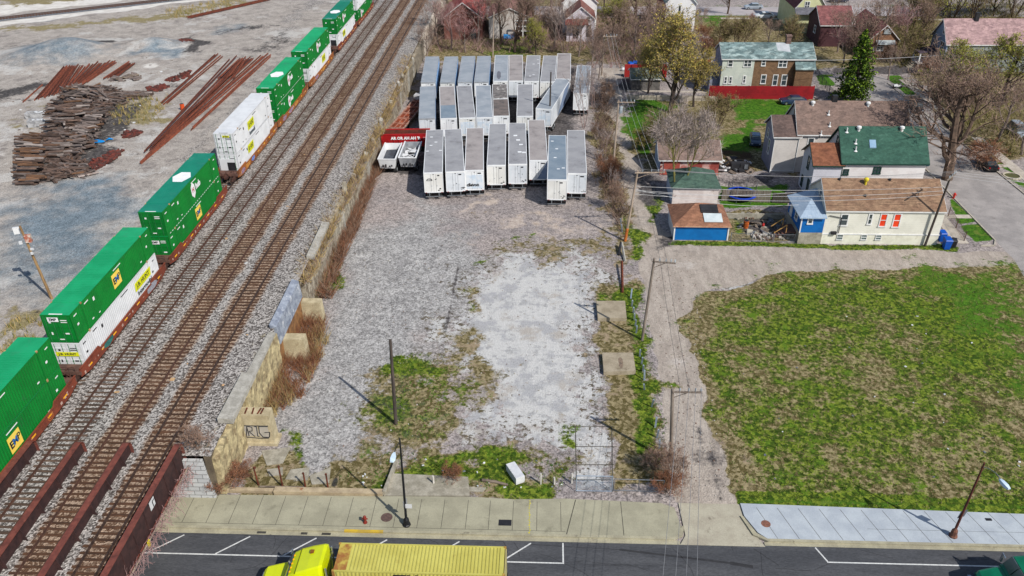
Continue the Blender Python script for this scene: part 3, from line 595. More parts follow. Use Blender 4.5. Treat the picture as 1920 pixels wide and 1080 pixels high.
b = B(); b.box(-92, 22, 3.0, -28.1, 47.2, 3.5); b.box(-28.9, 22, 3.5, -28.78, 47.2, ZY-.02); tag(b.build('bridge_deck', GIRDW), 'dark steel deck of the railway bridge over the street', 'bridge deck')  # deck coloured dark and set low to deepen the shade beside the girder
g = NT('whitewashed_stone'); v = g.coords(False)
mp = g.n('ShaderNodeMapping'); g.l(v, mp.inputs[0]); mp.inputs['Rotation'].default_value = (R(-90),0,0)
bk = g.n('ShaderNodeTexBrick'); g.l(mp.outputs[0], bk.inputs['Vector']); bk.inputs['Scale'].default_value = 1; bk.inputs['Brick Width'].default_value = .95; bk.inputs['Row Height'].default_value = .42; bk.inputs['Mortar Size'].default_value = .03
bk.inputs['Color1'].default_value = S(206,208,208); bk.inputs['Color2'].default_value = S(184,186,188); bk.inputs['Mortar'].default_value = S(126,126,126)
col = g.mix(g.smooth(g.noise(v, 1.4, 6, .7), .56, .7), bk.outputs[0], S(150,148,146)); g.l(col, g.b.inputs['Base Color']); g.bump(bk.outputs[1], -.6, .08); g.b.inputs['Roughness'].default_value = .9
b = B(); b.hexa([(-31,47.0,0),(-25.9,47.0,0),(-25.9,47.5,0),(-31,47.5,0),(-31,47.25,3.9),(-26.4,47.25,3.9),(-26.4,47.5,3.9),(-31,47.5,3.9)])
tag(b.build('bridge_abutment', g.m), 'whitewashed stone abutment below the end of the outer girder', 'abutment')

# ================================================================== TRAIN
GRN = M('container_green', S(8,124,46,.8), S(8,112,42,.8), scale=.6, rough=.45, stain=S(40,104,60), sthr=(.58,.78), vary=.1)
GRNR = M('container_green_roof_lit', S(26,164,106,.8), S(18,150,94,.8), scale=.5, rough=.5, stain=S(64,146,108), sthr=(.56,.76), vary=.1)  # same green as the sides, lightened to put top light into the colour
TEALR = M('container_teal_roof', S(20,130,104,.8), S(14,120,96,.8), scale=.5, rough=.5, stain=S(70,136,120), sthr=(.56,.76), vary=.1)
WHC = M('container_white', S(232,234,236), S(218,220,222), scale=.5, rough=.45, stain=S(176,166,156), sthr=(.64,.8))
WELLB = M('well_brown', S(142,70,48), S(118,58,42), scale=.8, rough=.75, speck=.1, stain=S(92,50,40), sthr=(.56,.72))
WELLO = M('well_orange', S(168,100,48), S(140,82,42), scale=.8, rough=.75, speck=.12, stain=S(104,62,40), sthr=(.55,.7))
YSIGN = M('lime_sign', S(224,226,30,.85), S(210,212,28,.85), rough=.5)
YEMP = M('yellow_panel', S(246,214,96,.85), S(240,206,84,.85), rough=.5)
MARK = M('white_marking', S(240,240,240,.85), S(226,226,226,.85), rough=.6)
BLUEM = M('blue_marking', S(40,110,180), S(36,100,170)); REDM = M('red_marking', S(196,44,60), S(180,40,54)); ORM = M('orange_reflector', S(250,180,30,.9), S(240,170,28,.9), rough=.4)
CL, CW, CH = 16.15, 1.295, 2.9
def corr_x(b, x, y0, y1, z0, z1, sgn, m, p=.3, d=.035):
    n = max(1, int((y1-y0)/p)); p = (y1-y0)/n; pts = []
    for i in range(n):
        y = y0+i*p; pts += [(x, y), (x, y+p*.35), (x-sgn*d, y+p*.5), (x-sgn*d, y+p*.85)]
    pts.append((x, y1)); k = len(pts)
    f = [(i, i+1, k+i+1, k+i) if sgn > 0 else (i+1, i, k+i, k+i+1) for i in range(k-1)]
    b.add([(a, y, z0) for a, y in pts]+[(a, y, z1) for a, y in pts], f, m)
_cm = {}
def container(y, z, kind, label, marks=()):
    t = thing('shipping_container', label, 'shipping container', (TRK[0], y, z), 0, 'containers double stacked on the train')
    side = WHC if kind == 'white' else GRN
    roofm = {'white': WHC, 'emp': GRNR, 'hub': TEALR, 'hubg': GRNR}[kind]
    if kind not in _cm:
        b = B(); corr_x(b, CW, .12, CL-.12, .15, CH-.12, 1, 0); corr_x(b, -CW, .12, CL-.12, .15, CH-.12, -1, 0)
        b.box(-CW+.05, .06, .05, CW-.05, CL-.03, CH-.04)
        sd = b.mesh('body', side)
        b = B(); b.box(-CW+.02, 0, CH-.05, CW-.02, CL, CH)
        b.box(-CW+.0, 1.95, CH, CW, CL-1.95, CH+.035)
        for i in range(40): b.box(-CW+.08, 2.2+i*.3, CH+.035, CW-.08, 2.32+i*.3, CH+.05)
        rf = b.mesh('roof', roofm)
        b = B()
        for sx in (-1, 1):
            for yy in (.06, CL-.06, 1.95, CL-1.95):
                b.box(sx*CW-.02 if sx > 0 else -CW-.012, yy-.06, .02, CW+.012 if sx > 0 else -CW+.02, yy+.06, CH-.02)
            b.box(sx*(CW-.05)-.05, 0, .02, sx*(CW-.05)+.05, CL, .16); b.box(sx*(CW-.05)-.052, .001, CH-.14, sx*(CW-.05)+.052, CL-.001, CH-.02)
        b.box(-CW+.05, -.012, .02, CW-.05, .1, .18); b.box(-CW+.05, -.012, CH-.16, CW-.05, .1, CH-.03)
        fr = b.mesh('frame', side)
        b = B()
        for sx in (-1, 1):
            b.box(min(sx*.02, sx*1.2), -.02, .2, max(sx*.02, sx*1.2), .05, CH-.18)
            for k in range(4): b.box(min(sx*.06, sx*1.16), -.045, .35+k*.62, max(sx*.06, sx*1.16), -.02, .52+k*.62)
        dr = b.mesh('door', side)
        b = B()
        for x in (-.95,-.3,.3,.95): b.tube((x,-.07,.12),(x,-.07,CH-.1), .022, n=5); b.box(x-.05,-.085,.95,x+.05,-.03,1.05)
        rd = b.mesh('locking_bars', M('dull_zinc', S(186,192,188) if kind == 'white' else S(60,130,84), S(150,156,152) if kind == 'white' else S(40,110,66), rough=.5))
        b = B(); b.box(-.06, -.09, 0, .06, .09, .14)
        cs = b.mesh('corner_casting', M('casting', S(206,170,120), S(160,120,84), scale=4))
        b = B()                                   # small painted codes on the sides and doors
        for yy, zz, wd, hh in ((.7,2.45,.5,.1),(.75,1.5,.28,.2),(2.7,2.5,.7,.1),(3.0,.6,.3,.12),(4.2,.5,.25,.1),(CL-.8,2.4,.4,.1),(CL-1.3,1.4,.26,.2),(CL-3.0,.6,.3,.12),(CL-7.4,2.55,1.5,.09),(3.9,2.1,.28,.34)):
            for sx in (-1,1): b.box(sx*(CW+.014)-.004, yy-wd/2, zz-hh/2, sx*(CW+.014)+.004, yy+wd/2, zz+hh/2)
        for x, zz, wd, hh in ((.65,2.35,.6,.09),(.65,2.15,.6,.07),(-.62,2.15,.2,.2),(.62,1.0,.35,.14),(.0,.4,.4,.1),(-.7,1.0,.14,.26)): b.box(x-wd/2, -.053, zz-hh/2, x+wd/2, -.047, zz+hh/2)
        b.box(-.55, .03, CH+.001, .62, .16, CH+.006)
        mk = b.mesh('painted_codes', MARK if kind != 'white' else DARKST)
        b = B()
        for i in range(27):                       # dashed light strip on the lower rail
            if kind in ('hub','hubg'): b.box(CW+.012, .6+i*.57, .05, CW+.018, .9+i*.57, .11)
        ds = b.mesh('reflective_dashes', MARK) if kind in ('hub','hubg') else None
        _cm[kind] = (sd, rf, fr, dr, rd, cs, mk, ds)
    for n, me in zip(('body','roof','frame','door','locking_bars','corner_casting','painted_codes','reflective_dashes'), _cm[kind]):
        if me is None: continue
        if n == 'corner_casting':
            for sx in (-1, 1):
                for yy in (1.95, CL-1.95):
                    for zz in (.02, CH-.1): o = bpy.data.objects.new(n, me); COL.objects.link(o); o.parent = t; o.location = (sx*(CW-.02), yy, zz)
            continue
        o = bpy.data.objects.new(n, me); COL.objects.link(o); o.parent = t
    fx = CW + .03
    for mk in marks:
        k, yy, zz = mk[0], mk[1], mk[2]
        if k == 'EMP':
            s = B().cbox((fx, yy, zz), (.02, 1.55, 1.4)).build('sign_panel', YEMP, t)
            letters('lettering', 'E', .85, DARKST, s, face_px(fx+.02, yy-.48, zz-.05), .004, .03)
            letters('lettering', 'M', .8, BLUEM, s, face_px(fx+.02, yy+.02, zz), .004, .03)
            letters('lettering', 'P', .85, DARKST, s, face_px(fx+.02, yy+.5, zz+.05), .004, .01)
        elif k == 'EMPend':
            s = B().cbox((yy, -.09, zz), (.95, .02, .42)).build('sign_panel', MARK, t)
            letters('lettering', 'EMP', .36, DARKST, s, face_ny(yy, -.105, zz), .004, .01)
        elif k == 'JB':
            w_, h_ = mk[3], mk[4]; q = B()
            q.hexa([(fx-.01,yy-w_/2,zz-h_/2),(fx+.01,yy-w_/2,zz-h_/2),(fx+.01,yy+w_/2-.15,zz-h_/2),(fx-.01,yy+w_/2-.15,zz-h_/2),(fx-.01,yy-w_/2+.15,zz+h_/2),(fx+.01,yy-w_/2+.15,zz+h_/2),(fx+.01,yy+w_/2,zz+h_/2),(fx-.01,yy+w_/2,zz+h_/2)])
            s = q.build('sign_panel', YSIGN, t)
            letters('lettering', 'J.B. HUNT', h_*.72, DARKST, s, face_px(fx+.016, yy, zz), .003, .015, fit=w_*.8)
            if len(mk) > 5: letters('lettering', 'Intermodal', h_*.72, M('ink_navy', S(30,60,70), S(26,50,60)), s, face_px(fx+.005, yy+.1, zz-h_*.98), .003, .012, fit=w_*.86)
        elif k == 'JBend':
            w_, h_ = mk[3], mk[4]
            s = B().cbox((yy, -.09, zz), (w_, .02, h_)).build('sign_panel', YSIGN, t)
            letters('lettering', 'J.B. HUNT', h_*.75, DARKST, s, face_ny(yy, -.105, zz), .003, .01, fit=w_*.8)
        elif k == 'HUB':
            q = B(); n = 6; q.add([(fx, yy-.8+.62*math.cos(R(30+60*i)), zz+.95*math.sin(R(30+60*i))) for i in range(n)], [tuple(range(n))])
            s = q.build('emblem', MARK, t)
            letters('lettering', 'H', .8, REDM, s, face_px(fx+.012, yy-.8, zz), .003, .02)
            letters('lettering', 'hub', .95, MARK, s, face_px(fx+.012, yy+.65, zz+.1), .003, .05)
        elif k == 'ROOF':
            q = B(); n = 6; q.add([(1.05*math.cos(R(60*i)), yy+1.55*math.sin(R(60*i)), CH+.056) for i in range(n)], [tuple(range(n))]); q.build('roof_emblem', MARK, t)
        elif k == 'REEFER':
            q = B(); q.box(-1.1, -.14, .25, .9, -.05, 2.3); q.build('cooling_unit', WHC, t)
            q = B(); q.box(-.1, -.17, .75, .95, -.14, 1.85); q.build('grille', DARKST, t)
    return t
wellm = {}
def well_car(y, mat, label, graffiti=None):
    t = thing('well_car', label, 'well wagon', (TRK[0], y, RZ), 0, 'well wagons of the container train')
    yn, yf = -1.35, CL+1.35
    for sx in (-1, 1):
        b = B(); x = sx*1.43
        prof = [(yn+.1,.55),(yn+1.6,.2),(yf-1.6,.2),(yf-.1,.55),(yf-.1,1.35),(yf-3.6,1.35),(yf-3.9,1.02),(yn+3.9,1.02),(yn+3.6,1.35),(yn+.1,1.35)]
        b.profile_x(prof, min(x, x-sx*.06), max(x, x-sx*.06))
        b.box(min(x-sx*.06,x+sx*.07), yn+3.9, .95, max(x-sx*.06,x+sx*.07), yf-3.9, 1.03)
        for a, c in ((yn+.1, yn+3.6), (yf-3.6, yf-.1)): b.box(min(x-sx*.06,x+sx*.07), a, 1.3, max(x-sx*.06,x+sx*.07), c, 1.37)
        s = b.build('side_sill', mat, t)
        for yy in (.4, 2.9, 5.2, 7.6, 10.4, 12.9, 15.4): q = B(); q.box(min(x,x+sx*.012), yy-.3, .62, max(x,x+sx*.012), yy+.3, .76); q.build('reflector', ORM, s)
        q = B()
        for i in range(26):
            yy = U(-.8, CL+.8); hh = U(.08,.2); q.box(min(x,x+sx*.013), yy, .5+U(-.1,.35), max(x,x+sx*.013), yy+U(.1,.3), .56+hh)
        q.build('stencilled_codes', M('dull_marking', S(206,176,160), S(190,160,146)), s)
    for ye, sg in ((yn, 1), (yf, -1)):
        b = B(); b.box(-1.4, min(ye+sg*.1, ye+sg*1.2), .95, 1.4, max(ye+sg*.1, ye+sg*1.2), 1.06)
        b.box(-1.44, min(ye+sg*.06, ye+sg*.2), .72, 1.44, max(ye+sg*.06, ye+sg*.2), 1.08)
        b.build('end_platform', M('platform_brown', S(116,84,72), S(92,68,60), speck=.1), t)
        b = B(); b.box(-.2, min(ye-sg*.6, ye+sg*.1), .55, .2, max(ye-sg*.6, ye+sg*.1), .8)
        for k in range(5): b.tube((U(-.9,.9), ye-sg*U(0,.4), .5), (U(-.9,.9), ye+sg*U(0,.4), 1.3), .035, n=5)
        b.tube((-.95, ye+sg*.1, 1.5), (.95, ye+sg*.1, 1.5), .03, n=5); b.tube((-.95, ye+sg*.1, 1.0), (-.95, ye+sg*.1, 1.5), .03, n=5); b.tube((.95, ye+sg*.1, 1.0), (.95, ye+sg*.1, 1.5), .03, n=5)
        b.build('coupling', M('coupler_brown', S(92,58,48), S(70,46,40), speck=.2), t)
    for yc in (yn+.1,):
        bg_ = B()
        for sx in (-1, 1):
            bg_.profile_x([(yc-1.2,.42),(yc-.5,.3),(yc+.5,.3),(yc+1.2,.42),(yc+1.2,.62),(yc+.4,.8),(yc-.4,.8),(yc-1.2,.62)], sx*1.0-.08, sx*1.0+.08)
        bo = bg_.build('bogie', M('bogie_brown', S(86,56,46), S(62,44,38), speck=.2), t)
        for dy in (-.85, .85):
            for sx in (-1, 1): B().wheel((sx*.75, yc+dy, .46), .46, .13, 'X', 16).build('wheel', RAILP, bo)
    B().box(-1.37, yn+1.5, .25, 1.37, yf-1.5, .32).build('well_floor', mat, t)
    if graffiti:
        for (yy, w_, cm) in graffiti:
            q = B(); n = 16; pts = []
            for i in range(n):
                a = 2*math.pi*i/n; rr = U(.8,1.1); pts.append((1.446, yy+math.cos(a)*w_*rr, .66+math.sin(a)*.36*rr))
            q.add(pts, [tuple(range(n))]); q.build('graffiti', cm, t)
    return t
FZ = RZ + .34
cy = [37.8, 57.3, 77.0, 99.8, 118.2, 137.6, 160.0, 179.5, 199.0]
GTEAL = M('graffiti_teal', S(60,130,120), S(40,90,90), scale=6); GSILV = M('graffiti_silver', S(176,176,182), S(140,140,150), scale=6); GBLU = M('graffiti_blue', S(50,110,200), S(160,170,220), scale=4); GYEL = M('graffiti_yellow', S(230,170,70), S(180,110,60), scale=5); GLIL = M('graffiti_lilac', S(190,160,180), S(120,90,110), scale=5)
well_car(cy[0], WELLB, 'brown well wagon at the corner of the photo, with a ringed emblem')
well_car(cy[1], WELLB, 'brown well wagon with teal and silver graffiti under the white and green pair', [(3.9,.95,GTEAL),(13.6,1.25,GSILV)])
well_car(cy[2], WELLB, 'brown well wagon without graffiti under the container with a white hexagon roof patch')
well_car(cy[3], WELLO, 'orange brown well wagon under the two white containers', [(.9,.8,GLIL),(3.0,.9,GYEL),(5.2,.7,GBLU)])
well_car(cy[4], WELLO, 'orange brown well wagon with pale tags, just beyond the white pair', [(2.8,1.1,GLIL),(6.4,1.3,GLIL),(9.5,1.0,GYEL)])
well_car(cy[5], WELLO, 'orange brown well wagon with a lilac tag, second beyond the white pair', [(4.0,1.2,GLIL),(9.0,1.0,GYEL)])
well_car(cy[6], WELLB, 'brown well wagon near the top edge, third beyond the white pair')
well_car(cy[7], WELLB, 'brown well wagon cut by the top edge of the photo')
q = B(); q.lathe([(.42,0),(.5,0)], 20)
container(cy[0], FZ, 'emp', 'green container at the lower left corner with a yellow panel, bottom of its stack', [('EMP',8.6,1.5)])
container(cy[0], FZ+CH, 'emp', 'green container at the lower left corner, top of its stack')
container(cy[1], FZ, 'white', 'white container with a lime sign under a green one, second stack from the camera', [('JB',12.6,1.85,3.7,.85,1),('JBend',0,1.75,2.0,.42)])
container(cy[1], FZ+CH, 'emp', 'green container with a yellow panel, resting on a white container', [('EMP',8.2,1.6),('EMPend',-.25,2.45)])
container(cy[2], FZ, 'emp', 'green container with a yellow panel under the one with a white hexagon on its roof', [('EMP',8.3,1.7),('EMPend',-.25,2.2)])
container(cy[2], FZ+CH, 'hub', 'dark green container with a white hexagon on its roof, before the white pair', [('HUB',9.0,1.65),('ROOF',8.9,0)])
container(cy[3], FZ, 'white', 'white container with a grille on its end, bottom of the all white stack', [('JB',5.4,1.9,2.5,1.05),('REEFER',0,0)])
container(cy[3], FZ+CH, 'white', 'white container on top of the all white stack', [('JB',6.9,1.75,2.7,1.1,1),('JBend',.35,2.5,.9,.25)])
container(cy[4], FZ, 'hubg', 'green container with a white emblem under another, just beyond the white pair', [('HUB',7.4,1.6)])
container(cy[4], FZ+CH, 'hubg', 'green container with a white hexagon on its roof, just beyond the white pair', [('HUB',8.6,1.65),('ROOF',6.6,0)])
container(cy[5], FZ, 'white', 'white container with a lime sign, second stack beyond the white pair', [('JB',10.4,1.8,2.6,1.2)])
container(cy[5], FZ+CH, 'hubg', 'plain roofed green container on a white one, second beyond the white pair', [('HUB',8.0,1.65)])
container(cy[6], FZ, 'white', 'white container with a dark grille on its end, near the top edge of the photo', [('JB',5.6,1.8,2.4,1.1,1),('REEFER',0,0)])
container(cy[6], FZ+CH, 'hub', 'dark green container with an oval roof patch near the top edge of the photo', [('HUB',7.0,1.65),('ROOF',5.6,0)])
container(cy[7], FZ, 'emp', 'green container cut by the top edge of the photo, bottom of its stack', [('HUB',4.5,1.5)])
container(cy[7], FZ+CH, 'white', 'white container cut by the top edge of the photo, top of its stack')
for ob in [o for o in COL.objects if o.get('label') == 'brown well wagon at the corner of the photo, with a ringed emblem']:
    q = B(); n = 24
    for r0, r1 in ((.36,.42),(.2,.25)):
        vs = [(1.447, 12.9+r0*math.cos(2*math.pi*i/n), .66+r0*math.sin(2*math.pi*i/n)) for i in range(n)]+[(1.447, 12.9+r1*math.cos(2*math.pi*i/n), .66+r1*math.sin(2*math.pi*i/n)) for i in range(n)]
        q.add(vs, [(i, (i+1) % n, n+(i+1) % n, n+i) for i in range(n)])
    q.build('ring_emblem', M('emblem_orange', S(206,120,60), S(190,108,54)), ob)
# ================================================================== RETAINING WALL
STONEY = M('yellow_limestone', S(206,190,146), S(162,147,114), scale=1.2, rough=.95, speck=.22, sscale=3.2, bump=.8, stain=S(138,120,90), sthr=(.5,.64), stscale=1.1)
STONEP = M('pale_limestone', S(178,168,150), S(136,126,110), scale=1.2, rough=.95, speck=.22, sscale=3.2, bump=.8, stain=S(112,98,80), sthr=(.5,.64), stscale=1.1)
CAPM = M('cap_concrete', S(186,182,172), S(162,158,148), scale=1.4, rough=.95, speck=.12, sscale=10, stain=S(124,118,108), sthr=(.58,.72))
def nz(a, b=0., c=0.): return mnoise.noise(Vector((a, b, c)))
def ragged_wall(name, y0, y1, h, mat, label, x0=-25.74, th=.5, rag=.5, lean=.0, group='stretches of the old retaining wall', cat='retaining wall'):
    b = B(); n = max(2, int((y1-y0)/.45)); rows = 6; pr = []
    tops = [h + rag*nz(y0+i*(y1-y0)/n*.9, 3.1) + rag*.5*nz((y0+i*(y1-y0)/n)*2.7, 8.) for i in range(n+1)]
    vs = []
    for i in range(n+1):
        y = y0+(y1-y0)*i/n
        for j in range(rows+1):
            z = tops[i]*j/rows
            vs.append((x0+th+lean*z+.12*nz(y*1.3, z*1.3), y, z))
        vs.append((x0+lean*tops[i], y, tops[i])); vs.append((x0, y, 0))
    k = rows+3; fs = []
    for i in range(n):
        for j in range(k-1): a = i*k+j; fs.append((a, a+k, a+k+1, a+1))
    fs.append(tuple(range(k))); fs.append(tuple(n*k+j for j in range(k-1, -1, -1)))
    b.add(vs, fs)
    return tag(b.build(name, mat), label, cat, group)
ragged_wall('retaining_wall', 47.6, 53.2, 4.0, STONEY, 'yellow limestone retaining wall stretch at the pavement end, beside the abutment', rag=.5)
wl = ragged_wall('retaining_wall', 55.0, 64.4, 4.3, STONEY, 'yellow limestone wall stretch with a pale cap, behind the graffiti block', rag=.25)
b = B(); b.hexa([(-26.35,51.2,4.36),(-25.1,51.2,4.3),(-25.1,57.4,4.36),(-26.3,57.4,4.4),(-26.35,51.2,4.85),(-25.1,51.2,4.78),(-25.1,57.4,4.8),(-26.3,57.4,4.85)])
b.hexa([(-26.0,57.6,4.3),(-25.2,57.6,4.3),(-25.25,64.0,4.3),(-25.9,64.0,4.3),(-26.0,57.6,4.65),(-25.2,57.6,4.6),(-25.25,64.0,4.6),(-25.9,64.0,4.6)])
tag(b.build('cap_stone', CAPM), 'pale concrete cap slab lying along the top of the yellow wall', 'cap slab')
pb = M('blue_wash', S(160,168,180), S(124,132,148), scale=1.5, rough=.9, stain=S(200,204,210), sthr=(.55,.65), speck=.1)
b = B(); b.hexa([(-25.75,65.0,2.5),(-25.3,65.0,2.5),(-25.3,73.4,2.7),(-25.75,73.4,2.7),(-26.1,65.0,4.75),(-25.45,65.0,4.5),(-25.45,73.4,4.6),(-26.1,73.4,4.9)])
tag(b.build('retaining_wall', pb), 'blue grey painted panel on the wall between the two smaller concrete blocks', 'retaining wall')
b = B(); b.box(-25.74, 64.6, 0, -25.35, 73.6, 2.5); tag(b.build('retaining_wall', M('clay_wall', S(164,120,76), S(128,92,62), scale=1.5, speck=.2, sscale=4)), 'brown lower wall under the blue grey panel', 'retaining wall', 'stretches of the old retaining wall')
ragged_wall('retaining_wall', 74.6, 86.6, 3.8, STONEP, 'pale limestone wall stretch beyond the blue grey panel, ending in a broken slope', rag=1.3)
b = B(); b.hexa([(-25.9,78.5,4.4),(-25.1,78.5,4.3),(-25.15,86.4,4.5),(-25.95,86.4,4.6),(-25.9,78.5,4.8),(-25.1,78.5,4.7),(-25.15,86.4,4.9),(-25.95,86.4,5.0)])
tag(b.build('cap_stone', CAPM), 'narrow cap slab on the pale wall beyond the blue panel', 'cap slab')
ragged_wall('retaining_wall', 87.4, 97, 4.2, M('grey_limestone', S(188,180,162), S(150,142,126), scale=1.2, speck=.2, sscale=4, bump=.8, stain=S(104,96,84), sthr=(.55,.68)), 'grey jagged wall stretch standing high above the tracks', rag=1.8)
ragged_wall('retaining_wall', 98, 118, 3.3, STONEP, 'overgrown low wall stretch beside the dump trailers', rag=1.7)
ragged_wall('retaining_wall', 119, 150, 3.3, STONEP, 'far wall stretch behind the leaning concrete posts', rag=1.7)
ragged_wall('retaining_wall', 152, 172, 3.8, M('dim_limestone', S(150,140,124), S(120,112,98), speck=.2), 'grey far wall stretch among bare shrubs', rag=.8)
ragged_wall('retaining_wall', 173, 215, 4.3, M('far_limestone', S(216,206,192), S(184,172,158), speck=.15), 'pale far wall stretch running to the top edge of the photo', rag=.5)
PST = [(640,432,.9),(655,395,.8),(672,345,1.2),(690,300,.9),(703,275,1.1),(722,240,1.3),(735,205,1.2),(749,170,1.4),(766,155,1.3),(779,140,1.2),(787,115,1.1),(795,120,1)]
for i, (px, py, hh) in enumerate(PST):
    p = G(px-4, py, 3.2); b = B(); w_, t_ = U(.3,.5), U(.5,1.0)
    le = U(-.12,.12)
    b.hexa([(-w_/2,-t_/2,0),(w_/2,-t_/2,0),(w_/2,t_/2,0),(-w_/2,t_/2,0),(-w_/2+le,-t_/2,hh+3.4),(w_/2+le,-t_/2,hh+3.2),(w_/2+le,t_/2,hh+3.3),(-w_/2+le,t_/2,hh+3.5)])
    o = b.build('concrete_post', CAPM if i % 2 else STONEP); o.location = (-25.2, p.y, .0)
    tag(o, 'upright broken concrete post in the row along the top of the far wall', 'concrete post', 'broken concrete posts along the wall')

# buttress blocks
def block(x0, x1, y0, y1, h, label, ledge=True, taper=.12):
    b = B(); b.hexa([(x0,y0,0),(x1,y0,0),(x1,y1,0),(x0,y1,0),(x0-.05,y0+taper,h),(x1-.12,y0+taper,h),(x1-.12,y1,h),(x0-.05,y1,h)])
    if ledge: b.box(x0-.05, y0-.18, 0, x1+.28, y1, .28)
    return tag(b.build('concrete_block', M('block_concrete', S(204,190,156), S(176,162,130), scale=1.2, rough=.95, speck=.1, sscale=12, stain=S(140,116,80), sthr=(.56,.72))), label, 'concrete block')
bk1 = block(-26.2, -23.0, 53.5, 54.75, 3.15, 'large square concrete block with a grey graffiti tag beside the wall')
q = B()
for x in (-25.9,-25.2,-24.6,-24.05,-23.8): q.cbox((x, 54.2, 3.18), (.1, .75, .1), 0, U(-.2,.1))
q.build('iron_bar', RUST, bk1)
GR = M('graffiti_outline', (0.02,0.02,0.022,1), (0.035,0.035,0.035,1)); GF = M('graffiti_fill', S(196,188,176), S(176,170,158))
q = B()
def fy(z): return 53.5 + .12*z/3.15 - .012
for (x0, x1, z0, z1) in ((-25.85,-25.15,.95,2.0),(-25.1,-24.6,.95,2.0),(-24.55,-24.2,.9,2.0),(-24.1,-23.3,.85,2.0)):
    q.add([(x0,fy(z0)-.004,z0),(x1,fy(z0)-.004,z0),(x1-.05,fy(z1)-.004,z1),(x0-.05,fy(z1)-.004,z1)], [(0,1,2,3)])
q.build('graffiti_fill', GF, bk1)
q = B()
STK = [[(-25.9,1.9),(-25.75,.9),(-25.5,1.4),(-25.35,.9),(-25.15,1.95)], [(-25.1,.95),(-25.15,2.0),(-24.7,1.9),(-24.75,1.5),(-25.05,1.45),(-24.6,.9)], [(-24.5,2.0),(-24.3,1.95),(-24.35,.95),(-24.2,.9)], [(-23.35,2.0),(-24.1,2.0),(-24.15,1.3),(-23.9,.85),(-23.35,.85),(-23.25,1.4),(-23.7,1.35)], [(-25.95,2.05),(-23.3,2.06)], [(-25.9,.85),(-25.1,.8),(-24.3,.72),(-23.4,.75)]]
for st in STK:
    for a, c in zip(st, st[1:]): q.tube((a[0],fy(a[1]),a[1]), (c[0],fy(c[1]),c[1]), .045, n=4)
q.build('graffiti_outline', GR, bk1)
block(-25.7, -23.2, 65.7, 66.9, 2.5, 'weathered concrete block in brown brush, the middle one of three', False, .1)
block(-25.5, -23.2, 72.6, 73.6, 2.4, 'concrete block with a pale right edge, farthest of three along the wall', False, .1)

# ================================================================== SEMI TRAILERS
RF = {'grey': M('roof_grey', S(166,166,168), S(152,152,155), scale=.5, rough=.6, stain=S(128,126,126), sthr=(.56,.72), stscale=.5),
      'pink': M('roof_dusty', S(172,165,162), S(158,151,149), scale=.5, rough=.7, stain=S(134,128,126), sthr=(.55,.7), stscale=.5),
      'blue': M('roof_blue', S(138,152,164), S(124,140,154), scale=.6, rough=.55, stain=S(150,160,170), sthr=(.55,.7), stscale=.5),
      'pale': M('roof_pale', S(168,174,180), S(152,160,168), scale=.5, rough=.5, stain=S(176,182,188), sthr=(.55,.68), stscale=.4),
      'dark': M('roof_dark', S(128,116,110), S(108,100,96), scale=.7, rough=.8, stain=S(86,82,82), sthr=(.5,.7), stscale=.6)}
TW = M('trailer_white', S(240,242,242,.78), S(226,228,230,.78), scale=.5, rough=.4, stain=S(184,182,178), sthr=(.66,.82), stscale=.8)
TWC = M('trailer_cream', S(234,234,230,.78), S(220,219,214,.78), scale=.5, rough=.45, stain=S(176,166,150), sthr=(.6,.8), stscale=.8); TWG = M('trailer_dull', S(222,226,230,.78), S(206,212,218,.78), scale=.5, rough=.5, stain=S(170,172,174), sthr=(.56,.78), stscale=.7)
TBLU = M('trailer_blue_side', S(136,182,234,.9), S(168,200,230,.9), scale=.4, rough=.5, stain=S(100,150,210), sthr=(.5,.7), stscale=.3)
TBAND = M('trailer_blue_band', S(140,158,186), S(120,140,170), rough=.5)
TRAILG = M('trailer_rail', S(196,200,204), S(170,174,178), rough=.4, metal=.3)
